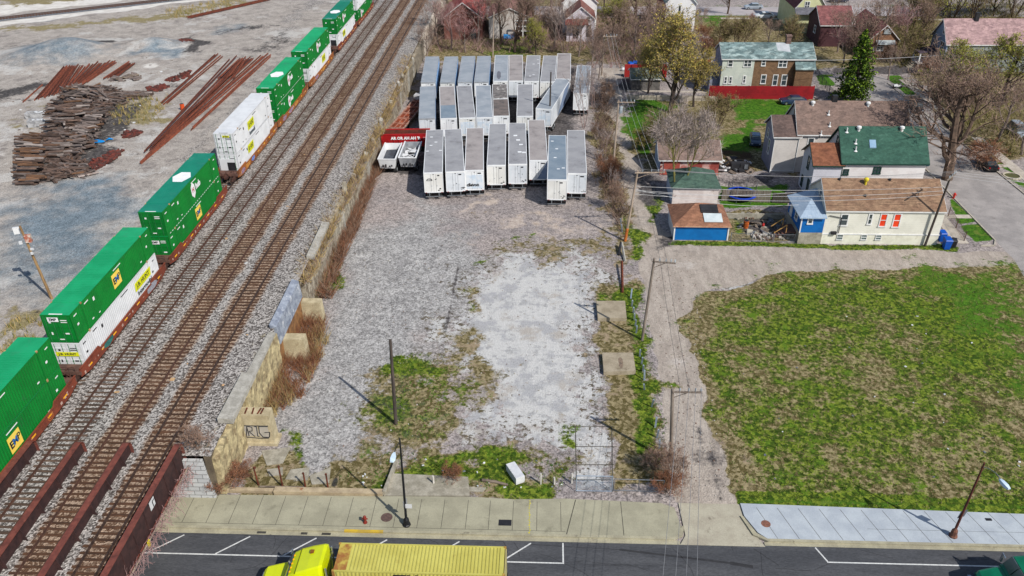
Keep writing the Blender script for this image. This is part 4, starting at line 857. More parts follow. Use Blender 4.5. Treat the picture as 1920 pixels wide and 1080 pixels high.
def trailer(key, x, y, ang, roof, label, side='white', extras=(), L=16.1, h=4.1):
    t = thing('semi_trailer', label, 'trailer', (x, y, 0), R(ang-90), 'white box trailers parked in rows')
    W2, zb = 1.29, 1.18
    sidem = TBLU if side == 'blue' else TW
    b = B(); b.box(W2-.03, .06, zb, W2, L, h-.1, 1); b.box(-W2, .06, zb, -W2+.03, L, h-.1, 0); b.box(-W2+.03, L-.04, zb, W2-.03, L, h-.1, 0)
    b.box(-W2+.03, .06, zb, W2-.03, L-.04, zb+.12, 0)
    tw = (TW, TWC, TWG)[sum(map(ord, key)) % 3]; sidem = tw if side != 'blue' else sidem
    b.build('body', [tw, sidem], t)
    b = B(); b.box(-W2+.06, .1, h-.12, W2-.06, L-.06, h-.02)
    for i in range(26): b.box(-W2+.08, .4+i*.6, h-.02, W2-.08, .46+i*.6, h-.012)
    b.build('roof', RF[roof], t)
    b = B(); b.box(-W2-.015, .02, h-.14, -W2+.07, L+.01, h); b.box(W2-.07, .02, h-.14, W2+.015, L+.01, h); b.box(-W2+.07, L-.07, h-.13, W2-.07, L+.012, h-.001)
    b.box(-W2-.015, 0, zb, -W2+.06, .09, h-.14); b.box(W2-.06, 0, zb, W2+.015, .09, h-.14); b.box(-W2+.06, 0, h-.22, W2-.06, .1, h+.001); b.box(-W2+.06, -.01, zb-.06, W2-.06, .1, zb+.1)
    b.box(-W2-.012, .1, zb-.05, -W2+.05, L, zb+.1); b.box(W2-.05, .1, zb-.05, W2+.012, L, zb+.1)
    b.build('frame_rail', TRAILG if side != 'white' else TW, t)
    for sx in (-1, 1):
        b = B(); b.box(min(sx*.012, sx*(W2-.06)), .02, zb+.1, max(sx*.012, sx*(W2-.06)), .06, h-.22); d = b.build('door', tw, t)
        b = B(); b.tube((sx*.35,.0,zb+.12), (sx*.35,.0,h-.25), .018, n=5); b.box(sx*.35-.02, -.02, 2.1, sx*.35+.16, .0, 2.16); b.build('lock_rod', TRAILG, d)
        b = B(); b.box(min(sx*.95, sx*1.2), -.03, 2.0, max(sx*.95, sx*1.2), -.012, 2.05); d2 = b.build('tail_light', M('red_lamp', S(170,30,26), S(150,26,24), rough=.3), t); d2.location.z = -.86
        if rnd() < .7:
            b = B(); b.box(sx*.7-.28, .2, .32, sx*.7+.28, .22, 1.0); b.build('mudflap', BLACK, t)
    b = B(); b.box(-1.2, -.02, .5, 1.2, .06, .6); b.box(-.7, 0, .6, -.6, .08, zb-.05); b.box(.6, 0, .6, .7, .08, zb-.05); b.build('bumper', STEEL, t)
    for yy in (1.5, 2.75):
        for sx in (-1, 1): B().wheel((sx*1.0, yy, .5), .5, .55, 'X', 14, 0, 1).build('wheel', [BLACK, TRAILG], t)
    b = B()
    for sx in (-1, 1): b.box(sx*.9-.08, L-3.3, .1, sx*.9+.08, L-3.1, zb); b.box(sx*.9-.18, L-3.4, .04, sx*.9+.18, L-3.0, .1)
    b.build('landing_gear', DARKST, t)
    k = random.Random(hash(key) % 1000 if False else sum(map(ord, key))*7)
    b = B()                                       # marker lamp, stickers and smudges by the lower right of the doors
    b.box(-.08, -.012, h-.34, .08, .018, h-.27); b.box(k.uniform(.3,.6), .0, h-.55, k.uniform(.75,.95), .019, h-.38)
    for _ in range(5):
        a, c = k.uniform(.5,1.1), k.uniform(zb+.12, zb+.5); b.box(a, -.002, c, a+k.uniform(.06,.22), .019, c+k.uniform(.05,.16))
    for _ in range(2):
        a, c = k.uniform(-1.1,1.), k.uniform(zb+.3, h-.8); b.box(a, -.002, c, a+k.uniform(.06,.14), .019, c+k.uniform(.06,.14))
    b.build('door_sticker', DARKST, t)
    for e in extras:
        if e == 'patch':
            q = B(); q.box(-W2+.1, .2, h-.011, W2-.1, 6.2, h-.004); q.build('roof_patch', RF['blue'], t)
        elif e == 'halfdark':
            q = B(); q.box(-W2+.1, 8.4, h-.011, W2-.1, 15.8, h-.004); q.build('roof_patch', M('roof_torn', S(140,134,130), S(96,92,90), scale=1.5, stain=S(200,196,190), sthr=(.56,.6)), t); q = B(); q.box(-W2+.1, 8.1, h-.011, W2-.1, 8.3, h+.03); q.build('roof_bow', TW, t)
        elif e == 'stain':
            q = B(); n = 14; q.add([(-.35+.42*math.cos(2*math.pi*i/n)*U(.8,1.1), 3.5+2.6*math.sin(2*math.pi*i/n)*U(.85,1.1), h-.008) for i in range(n)], [tuple(range(n))]); q.build('roof_stain', M('roof_soot', S(104,106,116), S(120,122,130)), t)
        elif e == 'band':
            q = B(); q.add([(-.2,-.004,zb+.1),(1.2,-.004,zb+.1),(1.2,-.004,h-.3)], [(0,1,2)]); q.build('door_stripe', TBAND, t)
        elif e == 'sideband':
            q = B(); q.add([(W2+.017,5.0,zb),(W2+.017,11.5,zb),(W2+.017,15.5,h-.15),(W2+.017,11.0,h-.15)], [(0,1,2,3)]); q.build('side_stripe', TBAND, t)
        elif e == 'tag':
            letters('graffiti', 'cllevon', .62, GR, t, face_ny(-.25, -.012, zb+.75), .004, .035, fit=1.7)
        elif e == 'arch':
            q = B(); n = 9
            for i in range(n-1):
                a0, a1 = math.pi*i/(n-1), math.pi*(i+1)/(n-1); q.tube((-.55+.36*math.cos(a0),-.006,2.95+.24*math.sin(a0)), (-.55+.36*math.cos(a1),-.006,2.95+.24*math.sin(a1)), .05, n=4)
            q.box(-.9,-.01,2.88,-.2,.015,2.95); q.build('graffiti', GR, t)
        elif e == 'pale':
            q = B(); q.box(-1.1, -.006, 1.4, 1.1, .018, 3.4); q.build('door_panel', M('faded_blue_door', S(206,222,236), S(232,236,240), scale=1.4), t)
        elif e == 'dots':
            for (xx, yy) in ((-.3,10.8),(.1,9.0),(.5,7.2),(.3,4.4),(.9,4.2)): q = B(); q.box(xx-.28, yy-.22, h-.012, xx+.28, yy+.22, h+.02); q.build('roof_vent', TW, t)
        elif e == 'spots':
            for i in range(5): xx, yy = k.uniform(-1,1), k.uniform(1,14); q = B(); q.box(xx-.2, yy-.14, h-.012, xx+.2, yy+.14, h-.004); q.build('roof_patch', TW, t)
    return t
TR = [
 ('T1',-14.92,103.0,95.8,'grey','white trailer at the left end of the front row, with a black arch tag','white',('arch','spots')),
 ('T2',-11.98,103.4,96.6,'grey','second trailer from the left in the front row, grey roof with a rust nick','white',()),
 ('T3',-9.42,103.9,94,'pink','trailer with black graffiti across pale blue rear doors, front row','white',('pale','tag')),
 ('T4',-6.54,105.7,92.3,'grey','trailer right of the one with black graffiti lettering, plain grey roof','white',()),
 ('T5',-3.6,106.1,92.1,'grey','trailer with several pale vents on its grey roof, front row','white',('dots',)),
 ('T6',-.75,107.5,91.8,'pink','trailer with a blue triangle on its rear door, dusty roof','white',('band',)),
 ('T7',1.76,101.0,89.3,'blue','blue roofed trailer standing farthest forward in the front row','white',('spots',)),
 ('T8',4.46,103.1,89,'grey','grey roofed trailer at the right end of the front row','white',()),
 ('U1',-18.38,124.0,96.8,'pale','blue sided trailer at the left end of the middle row, beside the red trailer','blue',()),
 ('U2',-15.0,124.1,97,'pink','trailer with half its dusty roof patched blue, middle row','white',('patch',)),
 ('U3',-12.09,124.4,96.8,'grey','pale grey roofed trailer right of the blue patched roof, middle row','white',('pale',)),
 ('U4',-9.4,124.6,94.7,'pale','bluish roofed trailer left of the torn brown roof, middle row','white',('pale',)),
 ('U5',-6.79,125.3,93.9,'dark','trailer with a brown roof torn across the middle, middle row','white',('halfdark',)),
 ('U6',-3.1,125.3,91.2,'grey','trailer standing alone right of the torn brown roof, middle row','white',()),
 ('U7',-.16,128.7,78,'pale','trailer parked askew with a blue slash along its side','white',('sideband','pale')),
 ('V1',-20.47,142.2,94.2,'pale','blue sided trailer at the left end of the back row','blue',()),
 ('V2',-17.08,142.2,93.3,'pale','blue sided trailer, second from the left in the back row','blue',()),
 ('V3',-14.02,142.5,92.5,'pale','blue sided trailer, third from the left in the back row','blue',()),
 ('V4',-11.15,142.6,92.1,'pale','blue sided trailer, fourth from the left in the back row','blue',()),
 ('V5',-7.82,143.2,92,'pale','trailer with a dark soot stain on its pale roof, back row','white',('stain',)),
 ('V6',-5.11,143.3,92,'pink','dusty roofed trailer right of the soot stained roof, back row','white',()),
 ('V7',-2.34,143.1,89.7,'grey','trailer with white specks on its grey roof, back row','white',('spots',)),
 ('V8',.43,142.9,88.2,'grey','trailer behind the dark wooden pole, second from the right in the back row','white',()),
 ('V9',3.22,144.5,88.5,'pink','dusty roofed trailer at the right end of the back row','white',()),
 ('W',6.11,136.6,86.1,'pale','trailer by itself behind thin bare trunks, right of the askew one','white',())]
for a in TR: trailer(*a)
# dump trailers, red trailer, flatbed
def dump(x, y, label, mat, load):
    t = thing('dump_trailer', label, 'dump trailer', (x, y, 0), R(90-92+2))
    W, L = 1.25, 5.9; z0, z1 = .95, 2.45
    b = B()
    for sx in (-1, 1): b.hexa([(sx*W*.8-.05,0,z0),(sx*W*.8+.05,0,z0),(sx*W*.8+.05,L,z0),(sx*W*.8-.05,L,z0),(sx*W-.06,-.25,z1),(sx*W+.06,-.25,z1),(sx*W+.06,L+.2,z1),(sx*W-.06,L+.2,z1)])
    b.hexa([(-W*.8,0,z0),(W*.8,0,z0),(W*.8,.08,z0),(-W*.8,.08,z0),(-W,-.3,z1),(W,-.3,z1),(W,-.2,z1),(-W,-.2,z1)])
    b.hexa([(-W*.8,L,z0),(W*.8,L,z0),(W*.8,L+.08,z0),(-W*.8,L+.08,z0),(-W,L+.1,z1),(W,L+.1,z1),(W,L+.25,z1),(-W,L+.25,z1)])
    b.box(-W*.8, .05, z0, W*.8, L, z0+.08); b.build('body', mat, t)
    b = B(); b.box(-W-.1, -.3, z1, -W+.1, L+.2, z1+.1); b.box(W-.1, -.3, z1, W+.1, L+.2, z1+.1); b.box(-W+.1, -.34, z1-.02, W-.1, -.2, z1+.1); b.build('top_rail', TW, t)
    b = B(); b.hexa([(-W*.82,.3,z0+.1),(W*.82,.3,z0+.1),(W*.85,L-.2,z0+.1),(-W*.85,L-.2,z0+.1),(-W*.86,.5,z0+.5),(W*.86,.5,z0+.5),(W*.9,L-.3,z0+.75),(-W*.9,L-.3,z0+.6)]); b.build('floor_lining', load, t)
    b = B()
    for x_ in (-.7,-.3,.25,.55): b.box(x_, -.33, 1.1+U(0,.3), x_+.22, -.285, 1.5+U(0,.4))
    b.build('rear_mark', DARKST, t)
    for yy in (.9, 2.1):
        for sx in (-1, 1): B().wheel((sx*.95, yy, .48), .48, .5, 'X', 12, 0, 1).build('wheel', [BLACK, TRAILG], t)
    return t
dump(-22.75, 111.6, 'white open dump trailer with a dark empty bed, beside the wall', TW, M('bed_dark', S(86,92,102), S(64,68,76), scale=1, speck=.1))
d2 = dump(-19.85, 112.2, 'grey open dump trailer with torn white sheeting in its bed', M('dull_alu', S(196,200,204), S(160,164,170), rough=.5, metal=.3), M('bed_grey', S(110,108,106), S(70,70,72), scale=1))
b = B()
for i in range(26):
    x_, y_ = U(-.9,.9), U(1.0,4.8); a = U(0,3.1); l1, l2 = U(.3,.9), U(.15,.4)
    b.add([(x_+l1*math.cos(a), y_+l1*math.sin(a), 1.85+U(-.1,.2)), (x_-l2*math.sin(a), y_+l2*math.cos(a), 1.8+U(0,.25)), (x_-l1*math.cos(a), y_-l1*math.sin(a), 1.85+U(-.1,.2)), (x_+l2*math.sin(a), y_-l2*math.cos(a), 1.75+U(0,.2))], [(0,1,2,3)])
b.build('torn_sheet', WHITE, d2)
t = thing('hopper_trailer', 'red trailer side on with white lettering, behind the two dump trailers', 'trailer', (-21.4, 120.2, 0), R(3))
REDP = M('red_paint', S(190,30,34), S(166,26,30), scale=.7, rough=.55, stain=S(124,34,34), sthr=(.62,.78))
b = B(); b.hexa([(-3.6,0,.9),(3.6,0,.9),(3.6,.1,.9),(-3.6,.1,.9),(-3.7,-.1,2.9),(3.7,-.1,2.9),(3.7,0,2.9),(-3.7,0,2.9)]); b.hexa([(-3.6,2.3,.9),(3.6,2.3,.9),(3.6,2.4,.9),(-3.6,2.4,.9),(-3.7,2.4,2.9),(3.7,2.4,2.9),(3.7,2.5,2.9),(-3.7,2.5,2.9)])
b.box(-3.65, .1, .9, -3.55, 2.35, 2.85); b.box(3.55, .1, .9, 3.65, 2.35, 2.85); b.box(-3.55, .1, .9, 3.55, 2.3, 1.0)
for i in range(9): b.box(-3.4+i*.82, -.16, .95, -3.3+i*.82, -.03, 2.0)
b.build('body', REDP, t)
B().box(-3.75, -.14, 2.86, 3.75, .05, 2.98).build('top_rail', REDP, t)
b = B(); b.box(-3.5, .15, 1.0, 3.5, 2.25, 1.9); b.box(-3.5, 2.2, 1.9, 3.5, 2.29, 2.8); b.build('rusty_bed', M('rust_bed_shade', S(120,58,44), S(92,50,40), scale=1.5, speck=.15), t)  # rusty bed, plus a brown lining that paints shade on the back wall
letters('lettering', "AR OR AH AH 'R", .62, MARK, t, Matrix.Translation((.1,-.13,2.3)) @ Matrix.Rotation(R(87), 4, 'X'), .006, .03, fit=4.6)
letters('lettering', '995', .45, M('pale_red', S(236,150,150), S(226,140,140)), t, Matrix.Translation((3.1,-.13,2.32)) @ Matrix.Rotation(R(87), 4, 'X'), .006, .015)
for x_ in (-2.6,-1.4,2.6):
    for yy in (.3, 2.0): B().wheel((x_, yy, .48), .48, .4, 'Y', 12).build('wheel', BLACK, t)
t = thing('flatbed_trailer', 'rust red open frame trailer slanting behind the red one', 'trailer', (-24.0, 127.2, 0), R(-8.5))
b = B(); L = 14.5
for sx in (-1, 1): b.box(sx*1.2-.09, 0, 1.1, sx*1.2+.09, L, 1.32)
for yy in (0, .1): b.box(-1.2, yy, 1.12, 1.2, yy+.2, 1.3)
b.build('frame', M('pale_frame', S(190,160,146), S(160,110,90), scale=2), t)
b = B(); b.box(-1.1, .3, 1.0, 1.1, L, 1.12); b.build('rusty_bed', M('rust_bright', S(150,70,40), S(92,48,34), scale=1.2, speck=.15, stain=S(196,104,60), sthr=(.6,.68)), t)
b = B()
for yy in (2.2, 4.6, 7.2, 10.2, 13.2): b.box(-1.1, yy, 1.13, 1.1, yy+.22, 1.33)
for x_ in (-.4, .35): b.box(x_, .4, 1.125, x_+.1, L-.2, 1.26)
b.build('cross_beam', M('beam_pale', S(200,150,130), S(150,84,64), scale=2), t)
b = B(); b.box(-1.3, L, 1.2, 1.3, L+1.5, 1.9); b.build('headboard', M('white_board', S(206,206,206), S(180,180,180), scale=2), t)
for yy in (1.4, 2.7):
    for sx in (-1, 1): B().wheel((sx*.95, yy, .48), .48, .5, 'X', 12).build('wheel', BLACK, t)

# ================================================================== LOT DETAILS
def slab(pts, h, label, mark=None):
    P = [G(x, y, h) for x, y in pts]; b = B(); b.prism([(p.x, p.y) for p in P][::-1], 0, h)
    o = tag(b.build('concrete_slab', M('tan_slab', S(176,164,142), S(154,142,120), scale=.9, rough=.95, speck=.1, sscale=14, stain=S(128,116,96), sthr=(.58,.74))), label, 'concrete slab')
    if mark: mark(o, h, P)
    return o
slab([(1118,564),(1172,564),(1175,596),(1121,596)], .45, 'raised tan concrete slab with a clean top, the farther of two by the alley')
def hole(o, h, P):
    c = sum(P, Vector())/4; b = B(); pts = [(c.x+.2+.3*math.cos(a)*U(.6,1), c.y-.1+1.0*math.sin(a)*U(.8,1), h+.004) for a in [i*.628 for i in range(10)]]
    b.add(pts, [tuple(range(10))]); b.build('broken_hole', M('hole_dark', S(110,96,84), S(150,130,110), scale=5), o)
slab([(1129,661),(1187,661),(1192,695),(1132,697)], .45, 'raised tan concrete slab with a broken hole, the nearer of two by the alley', hole)
GP = M('galvanised_post', S(186,200,214), S(150,166,184), rough=.5, metal=.3)
def px3(cx, cy, s, x, y): return (cx + x/s, cy + y/s)
PP = [px3(960,360,3,*a)+px3(960,360,3,*c) for a, c in (((668,600),(675,540)),((673,645),(678,610)),((683,680),(685,648)),((688,720),(690,685)),((693,755),(698,720)),((698,795),(703,755)),((718,925),(722,888)),((728,970),(735,932)),((737,1010),(740,975)),((744,1060),(746,1005)),((612,185),(612,150)),((620,225),(617,185)))]
PP += [px3(960,720,3,*a)+px3(960,720,3,*c) for a, c in (((745,32),(742,0)),((785,130),(797,90)),((805,245),(814,190)),((815,305),(825,260)),((828,365),(832,318)))]
for i, (bx, by, tx, ty) in enumerate(PP):
    p = G(bx, by); q_ = G(tx, ty, 1.05)
    b = B(); d = Vector((q_.x-p.x, q_.y-p.y, 1.05)); d = d.normalized()*1.1
    for a, c in ((-.08,0),(.08,0)): b.tube((a*.6, c, 0), (a*.6+d.x, c+d.y, d.z), .035, n=4)
    b.tube((0,.06,0), (d.x,d.y+.06,d.z), .07, n=4)
    o = b.build('guardrail_post', GP); o.location = (p.x, p.y, 0)
    tag(o, 'short galvanised guardrail post standing in the grass beside the alley', 'post', 'old guardrail posts along the alley')
p = G(1168, 500)                                   # broken leaning beams by the alley
for (x0,y0,x1,y1,m,l) in ((1167,548,1166,490,'rusty','rust red beam lying against the alley edge below the leaning plank'),(1160,478,1164,455,'dark','dark bent beam lying below the leaning utility pole'),(1172,490,1166,455,'pale','pale broken plank leaning at the alley edge')):
    a, c = G(x0,y0,.1), G(x1,y1,.7); b = B(); b.tube(a, c, .16, .14, 4)
    tag(b.build('fallen_beam', RUST if m == 'rusty' else (DARKST if m == 'dark' else CAPM)), l, 'beam')
t = thing('white_box', 'white box like a discarded fridge lying in the grass strip', 'discarded fridge', G(966, 893), R(118))
b = B(); b.box(-.95, -.38, .03, .95, .38, .7); b.box(-.9,-.44,.1,.9,-.38,.62); b.build('casing', WHITE, t)
b = B(); b.box(-.86, -.4, .68, .86, .34, .715); b.build('door_panel', M('fridge_panel', S(224,226,228), S(206,208,212), rough=.3), t); b = B(); b.box(-.2,-.47,.25,.25,-.44,.5); b.build('vent', DARKST, t)
a, c = G(904, 900, .12), G(952, 909, .12); tag(B().path([a, (a+c)/2+Vector((0,.06,.02)), c], [.14,.12,.1], 7).build('driftwood_log', WOODGREY), 'bare grey log on the grass left of the white box', 'log')
# concrete ledge along the pavement, pad, sunken slabs
b = B(); b.box(-21.4, 47.6, 0, -12.6, 48.15, .42); b.box(-25.7, 47.75, 0, -21.5, 48.1, .3)
tag(b.build('low_wall', M('stained_ledge', S(196,178,146), S(170,152,124), scale=1.2, speck=.08, stain=S(150,96,60), sthr=(.6,.72))), 'low rust stained concrete ledge between the pavement and rusty posts', 'low wall')
b = B(); b.prism([(-12.5,47.7),(-5.6,47.9),(-5.9,50.0),(-12.1,50.2)], 0, .14); b.hexa([(-12.6,47.8,0),(-12.35,47.8,0),(-11.95,51.6,0),(-12.2,51.6,0),(-12.6,47.8,.5),(-12.35,47.8,.5),(-11.95,51.6,.4),(-12.2,51.6,.4)])
tag(b.build('concrete_pad', CONC), 'cracked concrete pad with a raised left edge behind the left street lamp', 'concrete pad')
for pts, l in (([(490,845),(545,838),(530,868),(500,872)], 'flat broken slab in front of the graffiti block'), ([(545,880),(580,876),(577,900),(535,898)], 'cracked slab behind the rusty posts, left of the bigger one'), ([(580,892),(620,876),(617,905),(585,908)], 'cracked slab behind the rusty posts, beside the grass'), ([(500,880),(530,876),(530,890),(505,892)], 'small cracked slab by the leftmost rusty posts'), ([(870,912),(912,914),(905,922),(872,920)], 'thin slab edge at the grass border behind the pavement')):
    P = [G(x,y,.08) for x,y in pts]; b = B(); b.prism([(p.x,p.y) for p in P][::-1], 0, .08); tag(b.build('broken_slab', CONC), l, 'broken slab')
# rusty posts with a low rail
PR = [((485,910),(480,875)),((530,913),(523.3,873)),((572.7,913),(568.3,886)),((615,915),(611.7,888))]
for i, (a, c) in enumerate(PR):
    p = G(*a); h = (a[1]-c[1])/17.5; b = B(); b.tube((0,0,0), (U(-.1,.05),0,h), .075, .065, 6); b.tube((0,0,h*.95), (.02,0,h), .1, .1, 6); o = b.build('rusty_post', RUST); o.location = (p.x, p.y, 0)
    tag(o, ['rusty fence post nearest the retaining wall','tall rusty fence post second from the retaining wall','shorter rusty fence post third from the retaining wall','rusty fence post at the end of the fallen rail, by the grass'][i], 'fence post', 'rusty posts behind the ledge')
a, c = G(487,912,.3), G(570,913,.3); tag(B().path([a, c], .07, 5).build('fallen_rail', WOODGREY), 'grey rail lying low between the rusty posts', 'rail')
for i, (x0,y0,h) in enumerate(((813,908,.9),(1014,908,1.2),(1039,908,.75),(1072,906,1.05))):
    p = G(x0,y0); b = B(); b.cbox((0,0,h/2), (.13,.13,h), 0, U(0,1), U(-.05,.05)); o = b.build('white_stake', M('stake_white', S(216,212,204), S(190,186,176), scale=3)); o.location = p
    tag(o, ['white stake on the concrete pad by the left street lamp','tall white stake in the grass right of the white box','short white stake in the grass, middle of three','white stake beside the chain link gate'][i], 'stake')
# gates
def gate(pa, pb_, h, label, mat, cols, mesh_rows=0, post=None):
    t = thing('pipe_gate', label, 'gate', (pa.x, pa.y, 0), math.atan2(pb_.y-pa.y, pb_.x-pa.x)); L = (pb_-pa).length
    b = B(); b.path([(0,0,.12),(0,0,h),(L,0,h),(L,0,.12),(0,0,.12)], .035, 6)
    for i in range(1, cols): b.tube((L*i/cols,0,.12),(L*i/cols,0,h), .03, n=6)
    b.build('frame', mat, t)
    if mesh_rows:
        b = B(); n = int(L/.11)
        for i in range(n): b.tube((i*.11,0,.14),(min(L,i*.11+h*.55),0,h), .006, n=3, cap=False); b.tube((min(L,i*.11+h*.55),0,.14),(i*.11,0,h), .006, n=3, cap=False)
        b.build('wire_mesh', GP, t)
    if post:
        b = B(); b.tube((post*L,0,0),(post*L+.05,0,h+.25), .1, n=8); b.tube((post*L,0,0),(post*L,0,.12),.2,n=8); b.build('post', M('red_rust_post', S(140,50,32), S(110,44,32), scale=3), t)
gate(G(1080,922), G(1147,923), 1.75, 'grey chain link gate across the pale concrete drive', GP, 1, 1)
gate(G(1150,921), G(1243,924), 1.35, 'low pipe gate with a red rusted post at the drive entrance', STEEL, 2, 0, .0)

b = B()
for px_, py_ in ((800,.0),(838,0),(872,0),(900,0)):
    a, c = G(1078, px_, .004), G(1150, px_, .004); b.add([a, c, c+Vector((0,.09,0)), a+Vector((0,.09,0))], [(0,1,2,3)])
for xx in (1078, 1146):
    a, c = G(xx, 800, .004), G(xx+2, 922, .004); b.add([a, a+Vector((.08,0,0)), c+Vector((.08,0,0)), c], [(0,1,2,3)])
struct(b.build('drive_joints', JOINT))
# ================================================================== HOUSES
def ray(px, py):
    return np.array([(px - 960) / CAM_F, (py - 540) / CAM_F, 1.]) @ AX
def FY(px, py, y): d = ray(px, py); t = y/d[1]; return d[0]*t, CAM_H+d[2]*t        # point on the wall plane at Y: (x, z)
def FX(px, py, x): d = ray(px, py); t = x/d[0]; return d[1]*t, CAM_H+d[2]*t        # on the wall plane at X: (y, z)
def siding(name, c1, c2=None, pitch=.28, dark=.8, stain=None, brick=False):
    if name in _mats: return _mats[name]
    g = NT(name); tc = g.n('ShaderNodeTexCoord'); v = tc.outputs['Object']; c2 = c2 or tuple(q*.9 for q in c1[:3])+(1,)
    if brick:
        sx = g.n('ShaderNodeSeparateXYZ'); g.l(v, sx.inputs[0]); cb = g.n('ShaderNodeCombineXYZ')
        g.l(g.math('ADD', sx.outputs[0], sx.outputs[1]), cb.inputs[0]); g.l(sx.outputs[2], cb.inputs[1])
        bk = g.n('ShaderNodeTexBrick'); g.l(cb.outputs[0], bk.inputs['Vector']); bk.inputs['Scale'].default_value = 1
        bk.inputs['Brick Width'].default_value = .5; bk.inputs['Row Height'].default_value = .2; bk.inputs['Mortar Size'].default_value = .018
        bk.inputs['Color1'].default_value = c1; bk.inputs['Color2'].default_value = c2; bk.inputs['Mortar'].default_value = tuple(q*.7 for q in c2[:3])+(1,)
        col = bk.outputs[0]; vc = g.cells(v, 3.3); s2 = g.n('ShaderNodeSeparateColor'); g.l(vc.outputs['Color'], s2.inputs[0]); col = g.scalec(col, g.range(s2.outputs[0], 0, 1, .82, 1.16))
    else:
        sx = g.n('ShaderNodeSeparateXYZ'); g.l(v, sx.inputs[0])
        fr = g.math('FRACT', g.math('DIVIDE', sx.outputs[2], pitch))
        col = g.mix(g.smooth(g.noise(v, .7, 5), .4, .62), c1, c2)
        col = g.scalec(col, g.range(g.smooth(fr, .0, .22), 0, 1, dark, 1.0)); g.bump(fr, .5, .03)
    if stain: col = g.mix(g.smooth(g.noise(v, 1.1, 6, .7), .58, .72), col, stain)
    g.l(col, g.b.inputs['Base Color']); g.b.inputs['Roughness'].default_value = .75; g.b.inputs['Specular IOR Level'].default_value = .25
    _mats[name] = g.m; return g.m
def shingle(name, c1, c2, stain=None, vary=.2, big=1.0, sthr=(.56,.7)):
    if name in _mats: return _mats[name]
    g = NT(name); tc = g.n('ShaderNodeTexCoord'); v = tc.outputs['Object']
    m = g.n('ShaderNodeVectorMath', operation='MULTIPLY'); g.l(v, m.inputs[0]); m.inputs[1].default_value = (1.6/big, 3.4/big, 3.4/big)
    vc = g.cells(m.outputs[0], 1.3); s2 = g.n('ShaderNodeSeparateColor'); g.l(vc.outputs['Color'], s2.inputs[0])
    col = g.mix(g.smooth(g.noise(v, .8, 6, .7), .38, .62), c1, c2); 
    if stain: col = g.mix(g.smooth(g.noise(m.outputs[0], .55, 5, .7), *sthr), col, stain)
    col = g.scalec(col, g.range(s2.outputs[0], 0, 1, 1-vary, 1+vary))
    vd = g.cells(v, 9); s3 = g.n('ShaderNodeSeparateColor'); g.l(vd.outputs['Color'], s3.inputs[0]); col = g.scalec(col, g.range(s3.outputs[0], 0, 1, .88, 1.12))
    g.l(col, g.b.inputs['Base Color']); g.b.inputs['Roughness'].default_value = .92; g.b.inputs['Specular IOR Level'].default_value = .2; g.bump(vc.outputs['Distance'], .4, .05)
    _mats[name] = g.m; return g.m
TRIM = M('white_trim', S(232,232,230,.8), S(214,214,212,.8), scale=1, rough=.5)
def gable_x(t, x0, x1, y0, y1, ze, zr, wm, rm, ov=.28, z0=0., wname='wall', rname='roof', trim=TRIM, yr=None):
    """walls and a pitched roof with its ridge along X"""
    yr = (y0+y1)/2 if yr is None else yr
    b = B(); b.profile_x([(y0,z0),(y1,z0),(y1,ze),(yr,zr-.02),(y0,ze)], x0, x1); w_ = b.build(wname, wm, t)
    sl = (zr-ze)/(yr-y0); sl2 = (zr-ze)/(y1-yr); th = .14; b = B()
    b.profile_x([(y0-ov,ze-sl*ov+.02),(yr,zr+.02),(yr,zr+.02+th),(y0-ov,ze-sl*ov+.02+th)], x0-ov, x1+ov)
    b.profile_x([(yr,zr+.02),(y1+ov,ze-sl2*ov+.02),(y1+ov,ze-sl2*ov+.02+th),(yr,zr+.02+th)], x0-ov, x1+ov)
    r_ = b.build(rname, rm, t)
    b = B()
    b.box(x0-ov, y0-ov-.06, ze-sl*ov-.06, x1+ov, y0-ov-.004, ze-sl*ov+.1)
    for xx, d in ((x0-ov-.045, .04), (x1+ov+.005, .04)):
        b.profile_x([(y0-ov,ze-sl*ov-.08),(yr,zr-.08),(yr,zr+.12),(y0-ov,ze-sl*ov+.12)], xx, xx+d)
        b.profile_x([(yr,zr-.08),(y1+ov,ze-sl2*ov-.08),(y1+ov,ze-sl2*ov+.12),(yr,zr+.12)], xx, xx+d)
    b.build('trim', trim, t)
    return w_, r_
def gable_y(t, x0, x1, y0, y1, ze, zr, wm, rm, ov=.28, z0=0., wname='wall', rname='roof', trim=TRIM):
    xr = (x0+x1)/2; b = B(); b.profile_y([(x0,z0),(x1,z0),(x1,ze),(xr,zr-.02),(x0,ze)], y0, y1); w_ = b.build(wname, wm, t)
    sl = (zr-ze)/(xr-x0); th = .14; b = B()
    b.profile_y([(x0-ov,ze-sl*ov+.02),(xr,zr+.02),(xr,zr+.02+th),(x0-ov,ze-sl*ov+.02+th)], y0-ov, y1+ov)
    b.profile_y([(xr,zr+.02),(x1+ov,ze-sl*ov+.02),(x1+ov,ze-sl*ov+.02+th),(xr,zr+.02+th)], y0-ov, y1+ov)
    r_ = b.build(rname, rm, t); b = B(); yy = y0-ov-.045
    b.profile_y([(x0-ov,ze-sl*ov-.08),(xr,zr-.08),(xr,zr+.12),(x0-ov,ze-sl*ov+.12)], yy, yy+.04)
    b.profile_y([(xr,zr-.08),(x1+ov,ze-sl*ov-.08),(x1+ov,ze-sl*ov+.12),(xr,zr+.12)], yy, yy+.04)
    b.build('trim', trim, t); return w_, r_
